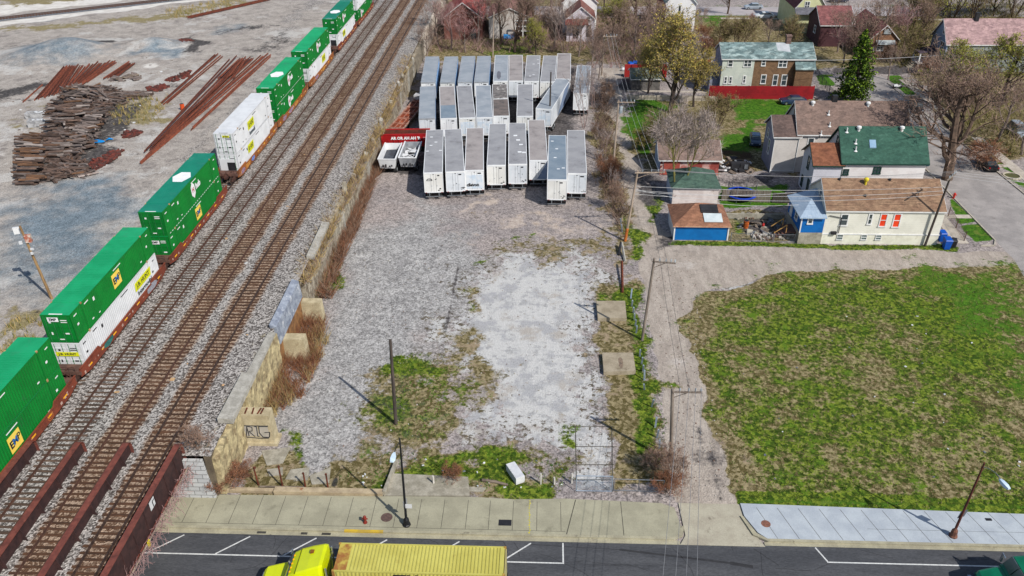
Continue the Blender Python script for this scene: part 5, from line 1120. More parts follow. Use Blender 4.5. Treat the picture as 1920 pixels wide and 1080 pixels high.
def hip(t, x0, x1, y0, y1, ze, zp, rm, ov=.3, rl=.0):
    xm, ym = (x0+x1)/2, (y0+y1)/2; X0, X1, Y0, Y1 = x0-ov, x1+ov, y0-ov, y1+ov
    b = B(); P = [(X0,Y0,ze),(X1,Y0,ze),(X1,Y1,ze),(X0,Y1,ze),(xm-rl,ym,zp),(xm+rl,ym,zp)]
    b.add(P, [(0,1,5,4),(1,2,5),(2,3,4,5),(3,0,4),(3,2,1,0)]); return b.build('roof', rm, t)
def win_y(t, y, x0, x1, z0, z1, pane=GLASS, frame=TRIM, mull=0, name='window', fw=.13):
    """window on a wall facing -Y"""
    b = B(); b.box(x0,y-.07,z1-fw,x1,y+.02,z1); b.box(x0-.04,y-.11,z0-.03,x1+.04,y+.02,z0+fw); b.box(x0,y-.07,z0+fw,x0+fw,y+.02,z1-fw); b.box(x1-fw,y-.07,z0+fw,x1,y+.02,z1-fw)
    zm = (z0+z1)/2; b.box(x0+fw,y-.05,zm-.04,x1-fw,y+.02,zm+.04)
    for i in range(mull): xm = x0+(x1-x0)*(i+1)/(mull+1); b.box(xm-.06,y-.052,z0+fw,xm+.06,y+.02,z1-fw)
    f = b.build(name, frame, t); b = B(); b.box(x0+fw*.8,y-.02,z0+fw*.8,x1-fw*.8,y+.01,z1-fw*.8); b.build('pane', pane, f); return f
def win_x(t, x, y0, y1, z0, z1, pane=GLASS, frame=TRIM, name='window', fw=.13, mull=0):
    """window on a wall facing -X"""
    y0, y1 = min(y0,y1), max(y0,y1); z0, z1 = min(z0,z1), max(z0,z1)
    b = B(); b.box(x-.07,y0,z1-fw,x+.02,y1,z1); b.box(x-.11,y0-.04,z0-.03,x+.02,y1+.04,z0+fw); b.box(x-.07,y0,z0+fw,x+.02,y0+fw,z1-fw); b.box(x-.07,y1-fw,z0+fw,x+.02,y1,z1-fw)
    zm = (z0+z1)/2; b.box(x-.05,y0+fw,zm-.04,x+.02,y1-fw,zm+.04)
    for i in range(mull): ym = y0+(y1-y0)*(i+1)/(mull+1); b.box(x-.052,ym-.06,z0+fw,x+.02,ym+.06,z1-fw)
    f = b.build(name, frame, t); b = B(); b.box(x-.02,y0+fw*.8,z0+fw*.8,x+.01,y1-fw*.8,z1-fw*.8); b.build('pane', pane, f); return f
def pw(t, o, s, y, bx, **k):                       # window from a zoom box (x0,y0,x1,y1)
    cx_, cy_ = o[0]+(bx[0]+bx[2])/2/s, o[1]+(bx[1]+bx[3])/2/s; le = (cx_-940)/(3056-cy_)*(bx[3]-bx[1])/2   # the frame leans in the picture
    bx = (bx[0]+le, bx[1], bx[2]-le, bx[3])
    x0 = FY(o[0]+bx[0]/s, cy_, y)[0]; x1 = FY(o[0]+bx[2]/s, cy_, y)[0]; z1 = FY(cx_, o[1]+bx[1]/s, y)[1]; z0 = FY(cx_, o[1]+bx[3]/s, y)[1]
    return win_y(t, y, x0, x1, z0, z1, **k)
def vent(t, x, y, z, kind='box'):
    b = B()
    if kind == 'box': b.lathe([(.2,-.3),(.2,.25),(.34,.28),(.3,.5),(.1,.58)], 10, 0, (x,y,z))
    else: b.tube((x,y,z-.3),(x,y,z+.6),.09,n=8); b.lathe([(.26,-.05),(.16,.06),(.1,.1)], 10, 0, (x,y,z))
    b.build('roof_vent', TRIM, t)
REDBL = M('red_blind', S(226,70,30,.9), S(206,56,26,.9), rough=.5)
GB = M('glass_block', S(120,136,136), S(84,98,98), scale=9, rough=.3)
# --- cream bungalow with brown roof and blue rear porch
t = thing('bungalow', 'cream bungalow with a brown shingle roof, red blinds and a blue back porch', 'house')
x0, x1, y0, y1 = 34.2, 48.25, 91.65, 99.0; ze, zr = 4.5, 7.0
gable_x(t, x0, x1, y0, y1, ze, zr, siding('cream_siding', S(231,229,216,.8), S(221,219,206,.8), .3, .86), shingle('brown_shingle', S(152,124,100), S(134,106,86), S(114,92,76), .2), ov=.13)
O, s = (1460,220), 4.235
b = B(); b.box(x0-.05, y0-.1, 1.28, x1+.06, y0-.002, 1.42); b.build('water_table', TRIM, t)
b = B(); b.box(x0, y0-.05, 0, x1+.02, y0-.003, 1.28); b.build('basement_wall', M('cream_paint', S(231,229,212,.8), S(215,212,194,.8), stain=S(186,178,150), sthr=(.6,.75)), t)
pw(t, O, s, y0, (475,765,565,862)); pw(t, O, s, y0, (695,762,757,852)); pw(t, O, s, y0, (785,762,875,870), pane=REDBL); pw(t, O, s, y0, (890,762,985,875), pane=REDBL)
for bx in ((455,928,515,972),(648,930,705,972),(762,932,820,972)): pw(t, O, s, y0-.06, bx, pane=GB, fw=.06, name='glass_block_window')
win_x(t, x0, 94.2, 95.2, 4.6, 5.8)
b = B(); b.path([(36.1,y0-.12,1.5),(36.1,y0-.12,3.6),(34.6,y0-.12,3.9)], .05, 5); b.box(35.2,y0-.35,1.4,35.8,y0-.06,1.75); b.build('drain_pipe', DARKST, t)
for px_, py_ in ((530,528),(938,530),(683,665)):
    x_, = (FY(O[0]+px_/s, O[1]+py_/s, 93)[0],); yy = 93.2 if py_ > 600 else 95.1; b = B(); zz = ze+(zr-ze)*(yy-y0)/3.67; b.lathe([(.13,-.2),(.13,.3),(.2,.32),(.05,.42)], 8, 0, (x_,yy,zz)); b.build('roof_vent', DARKST, t)
b = B(); b.lathe([(.13,-.3),(.15,.5),(.27,.62),(.3,.85),(.15,1.0)], 10, 0, (39.25,94.6,6.55)); b.build('flue_pipe', M('yellow_flue', S(236,216,60), S(220,196,50)), t)
BLUEP = siding('porch_blue', S(10,104,180,.85), S(8,94,166,.85), .2, .85)
px0, px1, py1 = 31.4, 34.15, 97.4
b = B(); b.box(px0, y0-.1, 1.55, px1, py1, 3.75); po = b.build('back_porch', BLUEP, t)
b = B(); b.box(px0-.06, y0-.16, 0, px1, y0+.4, 1.52); b.box(px0-.06, y0+.4, 0, px0+.2, py1, 1.52); b.build('porch_base', CONC, po)
b = B(); e = .4; A_, B_, C_, D_ = (px0-e,y0-.1-e,3.72), (px1+.1,y0-.1-e,3.78), (px0-e,py1+.2,3.72), (px1+.1,96.4,5.3)
b.add([A_,B_,D_,C_,(A_[0],A_[1],3.6),(B_[0],B_[1],3.6),(C_[0],C_[1],3.6)], [(0,1,2),(0,2,3),(4,5,1,0),(6,4,0,3)]); b.build('porch_roof', M('metal_roof_blue', S(176,194,212), S(160,180,200), rough=.5, stretch=(4,1,1)), po)
pw(po, O, s, y0-.1, (222,780,282,848)); win_x(po, px0, 93.2, 94.3, 2.2, 3.4); win_x(po, px0, 95.6, 96.6, 1.7, 3.5, name='door', pane=TRIM)
b = B()
for xx in (px0-.03, ): b.box(xx-.04, y0-.15, 1.5, xx+.1, y0-.02, 3.75)
b.box(px0-.05, y0-.14, 3.58, px1, y0-.105, 3.7); b.build('porch_trim', TRIM, po)
# --- white house with green roof
t = thing('gabled_house', 'white house with a dark green roof, skylight and brown roofed rear wing', 'house')
x0, x1, y0, y1 = 39.7, 50.6, 104.2, 111.2; ze, zr = 5.6, 9.1
WS = siding('white_siding', S(236,232,230,.8), S(226,220,218,.8), .26, .86); DG = M('green_trim', S(30,70,60), S(24,60,52), rough=.6)
_, rf = gable_x(t, x0, x1, y0, y1, ze, zr, WS, shingle('green_shingle', S(62,98,84), S(54,88,76), S(78,114,100), .16), trim=DG)
pw(t, O, s, y0, (505,410,562,458), frame=DG); pw(t, O, s, y0, (742,392,820,450), frame=DG, mull=1)
win_x(t, x0, 107.2, 108.2, 6.2, 7.8, frame=DG)
b = B(); b.box(x0-.03, y0-.03, 0, x0+.1, y0-.002, ze); b.build('corner_board', DG, t)
def on_roof(px_, py_): 
    for i in range(80):
        yy = y0-.3+(i/80)*((y1-y0)/2+.3); zz = ze+(zr-ze)*(yy-y0)/((y1-y0)/2)+.15; d = ray(px_, py_); tt = yy/d[1]
        if CAM_H+d[2]*tt <= zz: return d[0]*tt, yy, zz
    return d[0]*tt, yy, zz
for px_, py_, k in ((635,100,'box'),(977,102,'box'),(610,208,'pipe'),(610,268,'pipe'),(540,118,'pipe')): vent(t, *on_roof(O[0]+px_/s, O[1]+py_/s), k)
a = on_roof(O[0]+748/s, O[1]+248/s); c = on_roof(O[0]+748/s, O[1]+188/s); b = B(); b.hexa([(a[0]-.42,a[1],a[2]),(a[0]+.42,a[1],a[2]),(a[0]+.42,c[1],c[2]),(a[0]-.42,c[1],c[2]),(a[0]-.42,a[1],a[2]+.14),(a[0]+.42,a[1],a[2]+.14),(a[0]+.42,c[1],c[2]+.14),(a[0]-.42,c[1],c[2]+.14)]); b.build('skylight', M('skylight_glass', S(150,180,206), S(130,164,194), rough=.15), t)
gable_x(t, 36.0, 39.65, y0-.05, 109.4, 5.2, 7.1, siding('pale_grey_siding', S(214,214,222,.8), S(204,204,212,.8), .26, .88), shingle('rust_shingle', S(140,92,68), S(118,76,58), None, .2), wname='rear_wing', rname='rear_wing_roof', trim=DG)
win_x(t, 36.0, 106.2, 107.1, 3.5, 5.3, frame=DG); win_x(t, 36.0, 104.8, 105.7, .6, 2.6, frame=DG); win_x(t, 36.0, 107.6, 108.4, .4, 2.0, frame=DG)
# --- grey house with brown roof
t = thing('gabled_house', 'pale grey house with a long worn brown roof and a small rear wing', 'house')
x0, x1, y0, y1 = 36.2, 51.6, 113.6, 120.8; ze, zr = 6.0, 9.4
GRS = siding('warm_grey_siding', S(216,210,204,.8), S(204,198,192,.8), .26, .87); BR = shingle('worn_brown_shingle', S(138,116,106), S(120,102,94), S(92,78,74), .16)
gable_x(t, x0, x1, y0, y1, ze, zr, GRS, BR)
for bx in ((215,160,290,260),(170,335,215,435)): pw(t, O, s, y0, bx)
win_x(t, x0, 116.6, 117.7, 6.6, 8.4)
O3, s3 = (1320,60), 5.4
for px_, py_, k in ((1100,738,'box'),(1260,838,'pipe'),(1270,958,'pipe'),(1660,745,'box'),(1180,1060,'pipe')): vent(t, *on_roof(O3[0]+px_/s3, O3[1]+py_/s3), k)
b = B(); b.box(41.2, 117.0, 8.9, 41.9, 117.7, 10.3); b.build('chimney', DARKST, t)
BG = siding('slate_grey_siding', S(150,154,172,.8), S(140,144,160,.8), .26, .88)
gable_x(t, 32.9, 36.35, y0-.1, 119.0, 5.6, 7.6, BG, shingle('dim_brown_shingle', S(110,92,86), S(92,78,74), None, .2), wname='rear_wing', rname='rear_wing_roof')
b = B(); b.box(32.86, y0-.16, .0, 36.37, y0-.105, 5.5); b.build('front_panel', GRS, t)
b = B(); b.tube((32.9,y0-.2,0),(32.9,y0-.2,5.5),.06,n=6); b.tube((36.3,y0-.22,0),(36.3,y0-.22,5.6),.06,n=6); b.tube((32.9,y0-.2,.3),(36.3,y0-.2,.3),.06,n=5); b.build('downpipe', TRIM, t)
win_x(t, 32.9, 115.4, 116.3, 2.0, 4.2); win_x(t, 32.9, 116.9, 117.7, 3.9, 5.4)
# --- duplex: pale left half, brick right half
t = thing('duplex_house', 'two storey duplex, left half pale siding and right half brown brick, flaking teal roof', 'house')
x0, x1, y0, y1 = 31.6, 47.6, 148.4, 155.2; ze, zr = 6.7, 8.5; xs_ = 37.2
TEAL = shingle('flaking_teal_shingle', S(120,140,140), S(96,116,117), S(152,170,168), .34, 2.0, (.5,.6))
gable_x(t, x0, x1, y0, y1, ze, zr, siding('brown_brick', S(142,112,84), S(126,98,74), brick=True), TEAL, z0=0)
b = B(); b.box(x0-.04, y0-.06, 0, xs_, y0-.003, ze-.05); b.build('pale_front', siding('sage_siding', S(206,212,200,.8), S(194,202,192,.8), .26, .87), t)
b = B(); b.profile_x([(y0,0),(y1,0),(y1,ze),((y0+y1)/2,zr-.04),(y0,ze)], x0-.05, x0-.003); b.build('side_wall', BG, t)
for bx in ((235,278,300,355),(395,278,490,355),(195,450,240,525),(245,450,290,525),(385,440,430,520)): pw(t, O3, s3, y0-.06, bx, mull=1 if bx[2]-bx[0] > 80 else 0)
for bx in ((575,275,632,345),(745,275,850,360),(565,430,637,525),(683,430,757,545),(770,430,850,545)): pw(t, O3, s3, y0, bx, mull=1 if bx[2]-bx[0] > 90 else 0)
xa = FY(O3[0]+910/s3, O3[1]+370/s3, y0)[0]
b = B(); b.hexa([(xa,y0-1.2,5.0),(x1+.3,y0-1.2,5.0),(x1+.3,y0+1.5,7.42),(xa,y0+1.5,7.42),(xa,y0-1.2,5.14),(x1+.3,y0-1.2,5.14),(x1+.3,y0+1.5,7.6),(xa,y0+1.5,7.6)]); b.build('lower_roof', TEAL, t)
b = B(); b.box(xa+.15, y0-.9, 0, x1, y0-.004, 5.0); b.build('side_bay', siding('brown_brick_bay', S(138,108,80), S(122,94,70), brick=True), t)
b = B(); b.box(43.1, 151.4, 8.2, 43.9, 152.2, 9.9); b.box(43.0, 151.3, 9.7, 44.0, 152.3, 9.95); b.build('chimney', siding('chimney_brick', S(150,120,110), S(110,90,84), brick=True), t)
b = B(); b.hexa([(41.4,150.0,7.66),(43.6,149.6,7.46),(43.6,151.6,8.5),(41.3,151.7,8.56),(41.4,150.0,7.72),(43.6,149.6,7.52),(43.6,151.6,8.58),(41.3,151.7,8.62)]); b.build('roof_patch', M('silver_patch', S(176,182,186), S(196,200,204), scale=1), t)
b = B(); b.box(29.9, 149.5, 0, 31.5, 154, 2.6); b.box(29.9, 149.5, 4.2, 31.5, 154, 4.35)
for yy in (149.6, 153.9): b.box(29.95, yy-.07, 2.6, 30.1, yy+.07, 4.2)
for k in range(6): b.box(29.3-k*.3, 150, 2.4-k*.4, 29.9-k*.3, 151.2, 2.5-k*.4)
b.build('back_stair', BG, t)
b = B(); b.box(29.4, 146.3, 0, 47.95, 146.42, 2.35)
for i in range(9): b.box(29.4+i*2.3, 146.42, 0, 29.55+i*2.3, 146.55, 2.4)
tag(b.build('red_fence', siding('red_boards', S(150,26,34,.8), S(130,22,30,.8), .5, .9, S(104,30,34))), 'solid red board fence in front of the duplex', 'fence')
# --- garages and sheds
def wall_box(t, x0, x1, y0, y1, h, mats):           # front, left, other
    b = B(); b.box(x0, y0, 0, x1, y1, h, 2); b.box(x0+.02, y0-.03, 0, x1-.02, y0-.003, h, 0); b.box(x0-.03, y0+.02, 0, x0-.003, y1-.02, h, 1); return b.build('wall', mats, t)
t = thing('garage', 'blue garage with a brown hipped roof at the alley corner', 'garage')
GBL = siding('garage_blue', S(6,108,178,.85), S(6,98,164,.85), .25, .9); PBL = siding('pale_blue_siding', S(200,210,224,.8), S(184,196,212,.8), .25, .88)
wall_box(t, 16.3, 22.9, 92.2, 97.9, 2.05, [GBL, PBL, GBL])
hip(t, 16.3, 22.9, 92.2, 97.9, 2.05, 3.75, shingle('tan_shingle', S(156,112,88), S(138,98,78), S(120,86,70), .18), .28, .5)
b = B(); b.box(16.0, 91.86, 1.93, 23.2, 91.915, 2.05); b.build('trim', M('orange_fascia', S(206,170,140), S(190,130,90), scale=4), t)
for xx in (16.2, 22.82): b = B(); b.box(xx, 92.1, 0, xx+.16, 92.165, 2.0); b.build('corner_board', TRIM, t)
b = B(); b.box(16.2, 93.2, .05, 16.265, 96.8, 1.85); b.build('garage_door', TRIM, t)
def rz_(y): return 2.1 + (3.75-2.05)*(y-91.9)/3.15 + .02
for xa_, xb_, ya, yb, m, nm in ((19.6,21.75,93.65,94.75,DARKST,'roof_patch'),(19.9,22.15,92.4,93.55,M('pale_board', S(206,216,218), S(190,202,206)),'roof_patch')):
    b = B(); b.hexa([(xa_,ya,rz_(ya)),(xb_,ya,rz_(ya)),(xb_-.1,yb,rz_(yb)),(xa_-.1,yb,rz_(yb)),(xa_,ya,rz_(ya)+.06),(xb_,ya,rz_(ya)+.06),(xb_-.1,yb,rz_(yb)+.06),(xa_-.1,yb,rz_(yb)+.06)]); b.build(nm, m, t)
t = thing('garage', 'garage with a green hipped roof and whitewashed front, behind the blue one', 'garage')
wall_box(t, 17.3, 23.4, 102.3, 108, 2.5, [M('whitewash', S(224,214,208,.8), S(206,194,188,.8), scale=1, stain=S(176,160,152), sthr=(.55,.7)), PBL, CONC])
hip(t, 17.3, 23.4, 102.3, 108, 2.5, 4.3, shingle('dull_green_shingle', S(78,102,90), S(64,86,78), S(98,118,104), .2), .3, .2)
t = thing('garage', 'garage with a wide brown roof and patchy red and white front', 'garage')
gable_x(t, 16.8, 25.2, 112.2, 118.4, 2.5, 4.1, M('patchy_front', S(226,214,206,.8), S(178,96,88), scale=.5, stain=S(150,70,62), sthr=(.5,.56), stscale=.6), shingle('dust_brown_shingle', S(142,120,110), S(124,106,98), S(104,88,82), .14), ov=.35)
b = B(); b.box(16.74, 112.3, 0, 16.79, 118.3, 2.6); b.build('side_panel', M('pale_blue_panel', S(170,188,208), S(150,170,196)), t)
b = B(); b.box(17.3, 112.1, .1, 19.6, 112.19, 2.2); b.build('garage_door', siding('brick_red_door', S(190,92,78), S(170,84,72), .5, .85), t)
t = thing('shed', 'low shed with a mossy grey roof by the alley bend', 'shed')
gable_x(t, 16.0, 21.2, 151.0, 156.2, 2.2, 3.3, M('grey_boards', S(120,116,112), S(90,86,84), scale=2), shingle('mossy_shingle', S(118,126,116), S(92,102,92), S(146,150,140), .22, 1.5), ov=.3)
b = B(); b.box(15.3, 159.0, 0, 23.4, 159.3, 2.4)
for i in range(7): b.box(15.3+i*1.3, 158.85, 0, 15.5+i*1.3, 159, 2.4)
tag(b.build('red_wall', M('red_wall_paint', S(176,44,40), S(150,36,34), scale=1, stain=S(120,50,46), sthr=(.55,.7))), 'red boarded wall behind the mossy roofed shed', 'wall')
t = thing('shed', 'small shed with a bright rust red roof left of the duplex', 'shed')
gable_x(t, 28.0, 31.2, 155.8, 161.5, 2.3, 3.4, M('pale_shed', S(196,196,196), S(160,160,162), scale=2, stain=S(110,104,100), sthr=(.55,.65)), shingle('orange_shingle', S(186,92,62), S(164,78,54), S(140,70,54), .16), ov=.25)
# --- houses by the far street
t = thing('gabled_house', 'blue grey house with a long pink roof and a small columned porch', 'house')
x0, x1, y0, y1 = 77.0, 100, 163.2, 170.2; ze, zr = 5.5, 9.2
gable_x(t, x0, x1, y0, y1, ze, zr, siding('blue_grey_siding', S(146,164,186,.8), S(134,152,174,.8), .26, .87), shingle('pink_shingle', S(178,148,146), S(160,132,132), S(140,114,116), .24, 1.4))
b = B(); b.box(x0+.3, y0-.05, 0, x1, y0-.003, ze-.1); b.build('side_front', siding('grey_green_siding', S(150,156,152,.8), S(136,142,138,.8)), t)
for ya, yb, za, zb in ((165.2,166.2,6.6,8.0),(168.2,169.0,3.9,6.0),(164.2,166.0,3.4,5.4),(163.7,165.2,.5,2.7)): win_x(t, x0, ya, yb, za, zb, mull=1 if yb-ya > 1.4 else 0)
pr = B(); pr.hexa([(73.2,165.4,2.9),(77.0,165.4,3.3),(77.0,168.8,3.3),(73.2,168.8,2.9),(73.2,165.4,3.05),(77.0,165.4,3.6),(77.0,168.8,3.6),(73.2,168.8,3.05)]); po = pr.build('porch_roof', shingle('violet_shingle', S(92,80,92), S(78,68,78), None, .2), t)
b = B()
for yy in (165.6, 168.6): b.cbox((73.5,yy,1.6), (.22,.22,2.7))
b.box(73.2, 165.4, .9, 77, 168.8, 1.05); b.build('porch_column', TRIM, po)
b = B()
for k in range(5): b.box(71.6+k*.35, 166, 0, 71.95+k*.35, 168.2, .2+k*.18)
b.build('steps', CONC, t); b = B(); b.box(82.5, 166.2, 8.9, 83.2, 166.9, 10.5); b.build('chimney', DARKST, t)
t = thing('gabled_house', 'pale yellow green house with a purple red roof by the far street', 'house')
YG = siding('yellow_green_siding', S(214,216,170,.8), S(204,206,160,.8), .26, .88)
gable_y(t, 55.7, 62.4, 192.6, 207, 5.6, 10.0, YG, shingle('wine_shingle', S(122,72,78), S(104,60,66), None, .2))
O7, s7 = (1440,0), 7.385
pw(t, O7, s7, 192.6, (495,18,590,130), mull=1); pw(t, O7, s7, 192.4, (425,245,468,325)); pw(t, O7, s7, 192.4, (535,245,625,345), mull=1)
b = B(); b.hexa([(55.4,190.9,4.3),(62.7,190.9,4.3),(62.7,192.55,5.4),(55.4,192.55,5.4),(55.4,190.9,4.45),(62.7,190.9,4.45),(62.7,192.55,5.6),(55.4,192.55,5.6)]); b.build('porch_roof', shingle('slate_shingle', S(112,112,120), S(98,98,106), None, .2), t)
b = B(); b.box(55.9, 192.0, 0, 62.2, 192.57, 4.4); b.build('porch_wall', YG, t)
b = B()
for k in range(6): b.box(60.6, 189.4+k*.35, 0, 61.8, 189.75+k*.35, .3+k*.3)
b.box(60.3, 189.4, 0, 60.5, 191.9, 2.4); b.build('porch_stairs', M('stair_wood', S(150,132,112), S(110,98,86), scale=3), t)
t = thing('brick_bungalow', 'orange brick bungalow with a pink red roof beyond the conifer', 'house')
gable_y(t, 65.6, 71.6, 172.5, 186, 3.7, 6.6, siding('orange_brick', S(160,120,90), S(142,104,80), brick=True), shingle('pink_red_shingle', S(184,108,106), S(164,92,92), S(144,82,84), .2))
O7w = [(1545,640,1600,705)]
pw(t, O7, s7, 172.4, (1450,640,1605,705), mull=2); b = B(); b.hexa([(67.0,171.6,2.9),(70.8,171.6,2.9),(70.8,172.48,3.5),(67.0,172.48,3.5),(67.0,171.6,3.0),(70.8,171.6,3.0),(70.8,172.48,3.65),(67.0,172.48,3.65)]); b.build('awning', M('awning_grey', S(176,184,186), S(160,168,170)), t)
b = B(); b.box(68.2, 172.3, 4.9, 69.6, 172.48, 5.9); b.build('gable_vent', M('awning_grey', S(1,1,1)), t)
t = thing('old_house', 'dark wine red house with a red roof beyond the top of the conifer', 'house')
gable_x(t, 58.2, 65.0, 181, 190, 4.6, 7.4, siding('wine_siding', S(84,54,58,.8), S(74,46,52,.8), .3, .85), shingle('red_shingle', S(142,92,90), S(124,80,80), S(108,76,76), .24))
win_x(t, 58.2, 184, 185.4, 2, 3.6); pw(t, (1440,0), 7.385, 181, (1150,290,1215,375))
t = thing('tall_house', 'tall white house with red back stairs by the far street', 'house')
WT = siding('bright_white_siding', S(240,240,238,.8), S(230,230,230,.8), .26, .9)
gable_y(t, 26.2, 32.7, 187.6, 202, 7.6, 10.9, WT, shingle('teal_grey_shingle', S(120,150,150), S(100,130,132), None, .2))
b = B(); b.box(25.9, 188, 0, 26.17, 202, 7.4); b.build('side_wall', siding('wine_side', S(118,46,56,.8), S(100,38,48,.8)), t)
O6, s6 = (1200,0), 7.71
for bx in ((555,80,592,190),(400,325,440,400),(455,325,497,400),(403,125,428,165)): pw(t, O6, s6, 187.6, bx, frame=DARKST if bx[0] == 555 else TRIM, fw=.08)
b = B(); b.box(26.1, 186.1, 4.3, 28.6, 187.58, 4.45); b.box(26.1, 186.1, 5.2, 28.6, 186.2, 5.3); b.box(28.5, 186.1, 4.45, 28.6, 187.5, 5.3)
for k in range(9): b.box(26.1+k*.3, 186.12, 4.45, 26.16+k*.3, 186.18, 5.2)
b.build('balcony', M('balcony_brown', S(132,96,84), S(110,80,72), scale=3), t)
b = B(); b.box(28.5, 186, 0, 30.4, 187.58, .15); b.box(28.4, 186, 2.2, 30.4, 187.58, 2.35)
b.hexa([(30.3,186.2,2.2),(30.5,186.2,2.2),(30.5,187.4,2.2),(30.3,187.4,2.2),(30.3,186.2,3.2),(30.5,186.2,3.2),(30.5,187.4,3.2),(30.3,187.4,3.2)])
for k in range(7): b.box(30.4+k*.25, 186.1, 2.0-k*.3, 30.65+k*.25, 187.3, 2.15-k*.3)
for k in range(9): b.box(28.4+k*.24, 186, 2.35, 28.46+k*.24, 186.06, 3.3)
b.box(28.4, 186, 3.25, 30.4, 186.08, 3.35); b.box(27.5, 186.2, 0, 28.2, 187.5, 1.7); b.build('back_stairs', M('red_stair', S(214,44,34,.85), S(190,36,30,.85), rough=.5), t)
t = thing('gabled_house', 'lilac white house with a brown roof and porch roof, seen through bare branches', 'house')
LW = siding('lilac_white_siding', S(220,214,222,.8), S(206,200,210,.8), .26, .88)
gable_y(t, 4.6, 10.6, 184.6, 192, 5.0, 7.4, LW, shingle('chestnut_shingle', S(136,92,84), S(118,78,72), None, .2))
gable_y(t, 3.8, 11.4, 192.05, 203, 6.8, 10.2, WT, shingle('chestnut_shingle', S(1,1,1), S(1,1,1)), wname='rear_wall', rname='rear_roof')
b = B(); b.hexa([(4.2,182.6,4.0),(9.2,182.6,4.0),(9.2,184.55,4.7),(4.2,184.55,4.7),(4.2,182.6,4.15),(9.2,182.6,4.15),(9.2,184.55,4.9),(4.2,184.55,4.9)]); b.build('porch_roof', shingle('chestnut_dark', S(124,66,60), S(104,56,52), None, .2), t)
win_y(t, 184.6, 8.9, 9.9, 1.2, 3.6, frame=DARKST); win_y(t, 184.6, 6.0, 7.2, .8, 2.8, frame=DARKST); win_y(t, 184.6, 8.8, 9.8, 4.2, 5.4)
t = thing('porch_house', 'white house with an open two level porch behind the back row of trailers', 'house')
gable_y(t, -12.6, -3.4, 187, 199, 4.6, 6.6, siding('plain_white_siding', S(212,206,200,.8), S(196,190,184,.8)), shingle('dusty_rose_shingle', S(150,112,104), S(130,96,90), None, .2))
b = B()
for x_ in (-6.6,-5.0,-3.5): b.box(x_-.1, 185.0, 0, x_+.1, 185.2, 4.4)
for zz in (2.1,3.1,4.3): b.box(-6.7, 184.98, zz, -3.4, 185.22, zz+.14)
b.box(-6.7, 185.2, 2.0, -3.4, 186.97, 2.1); b.build('porch', TRIM, t); b = B(); b.box(-6.6, 186.9, .1, -3.5, 186.97, 4.2); b.build('porch_shade_panel', DARKST, t)  # dark panel stands in for the shade inside the open porch
b = B()
for i in range(6): b.cbox((-6.3+i*.5,185.6,2.5), (.3,.3,U(.4,.9)))
b.build('porch_clutter', M('clutter', S(150,80,80), S(200,190,190), scale=2), t)
t = thing('old_house', 'house with a red brown roof half hidden behind red budding trees', 'house')
gable_y(t, -22.5, -14, 186, 200, 4.8, 8.0, siding('brown_siding', S(132,84,74,.8), S(110,72,66,.8)), shingle('rosy_shingle', S(166,84,78), S(146,72,68), None, .2))
b = B(); b.box(-16.6, 185.9, .2, -15.4, 185.98, 2.4); b.build('door', GLASS, t)
# ================================================================== TREES AND BRUSH
def foliage_mat(name, c1, c2, rough=.8, trans=0.):
    if name in _mats: return _mats[name]
    g = NT(name); tc = g.n('ShaderNodeTexCoord'); v = tc.outputs['Object']
    vc = g.cells(v, 1.1); s2 = g.n('ShaderNodeSeparateColor'); g.l(vc.outputs['Color'], s2.inputs[0])
    oi = g.n('ShaderNodeObjectInfo')
    col = g.mix(g.math('ADD', g.math('MULTIPLY', s2.outputs[0], .7), g.math('MULTIPLY', oi.outputs['Random'], .3)), c1, c2)
    g.l(col, g.b.inputs['Base Color']); g.b.inputs['Roughness'].default_value = rough; g.b.inputs['Specular IOR Level'].default_value = .15
    _mats[name] = g.m; return g.m
def rdir(rg):
    z = rg.uniform(-1, 1); a = rg.uniform(0, 6.283); s = math.sqrt(1-z*z); return Vector((s*math.cos(a), s*math.sin(a), z))
def leafq(b, p, sz, rg, m):
    u = rdir(rg); w_ = u.orthogonal().normalized(); w_.rotate(Matrix.Rotation(rg.uniform(0,6.28), 3, u)); v2 = u.cross(w_)
    w_ *= sz*.5; v2 = v2*sz*.36; b.add([p-w_, p+v2, p+w_, p-v2], [(0,1,2,3)], m)
def twig(b, p, q, wd, rg, m):
    d = q-p; n = d.orthogonal().normalized(); n.rotate(Matrix.Rotation(rg.uniform(0,6.28), 3, d.normalized())); n *= wd
    b.add([p-n, p+n, q], [(0,1,2)], m)
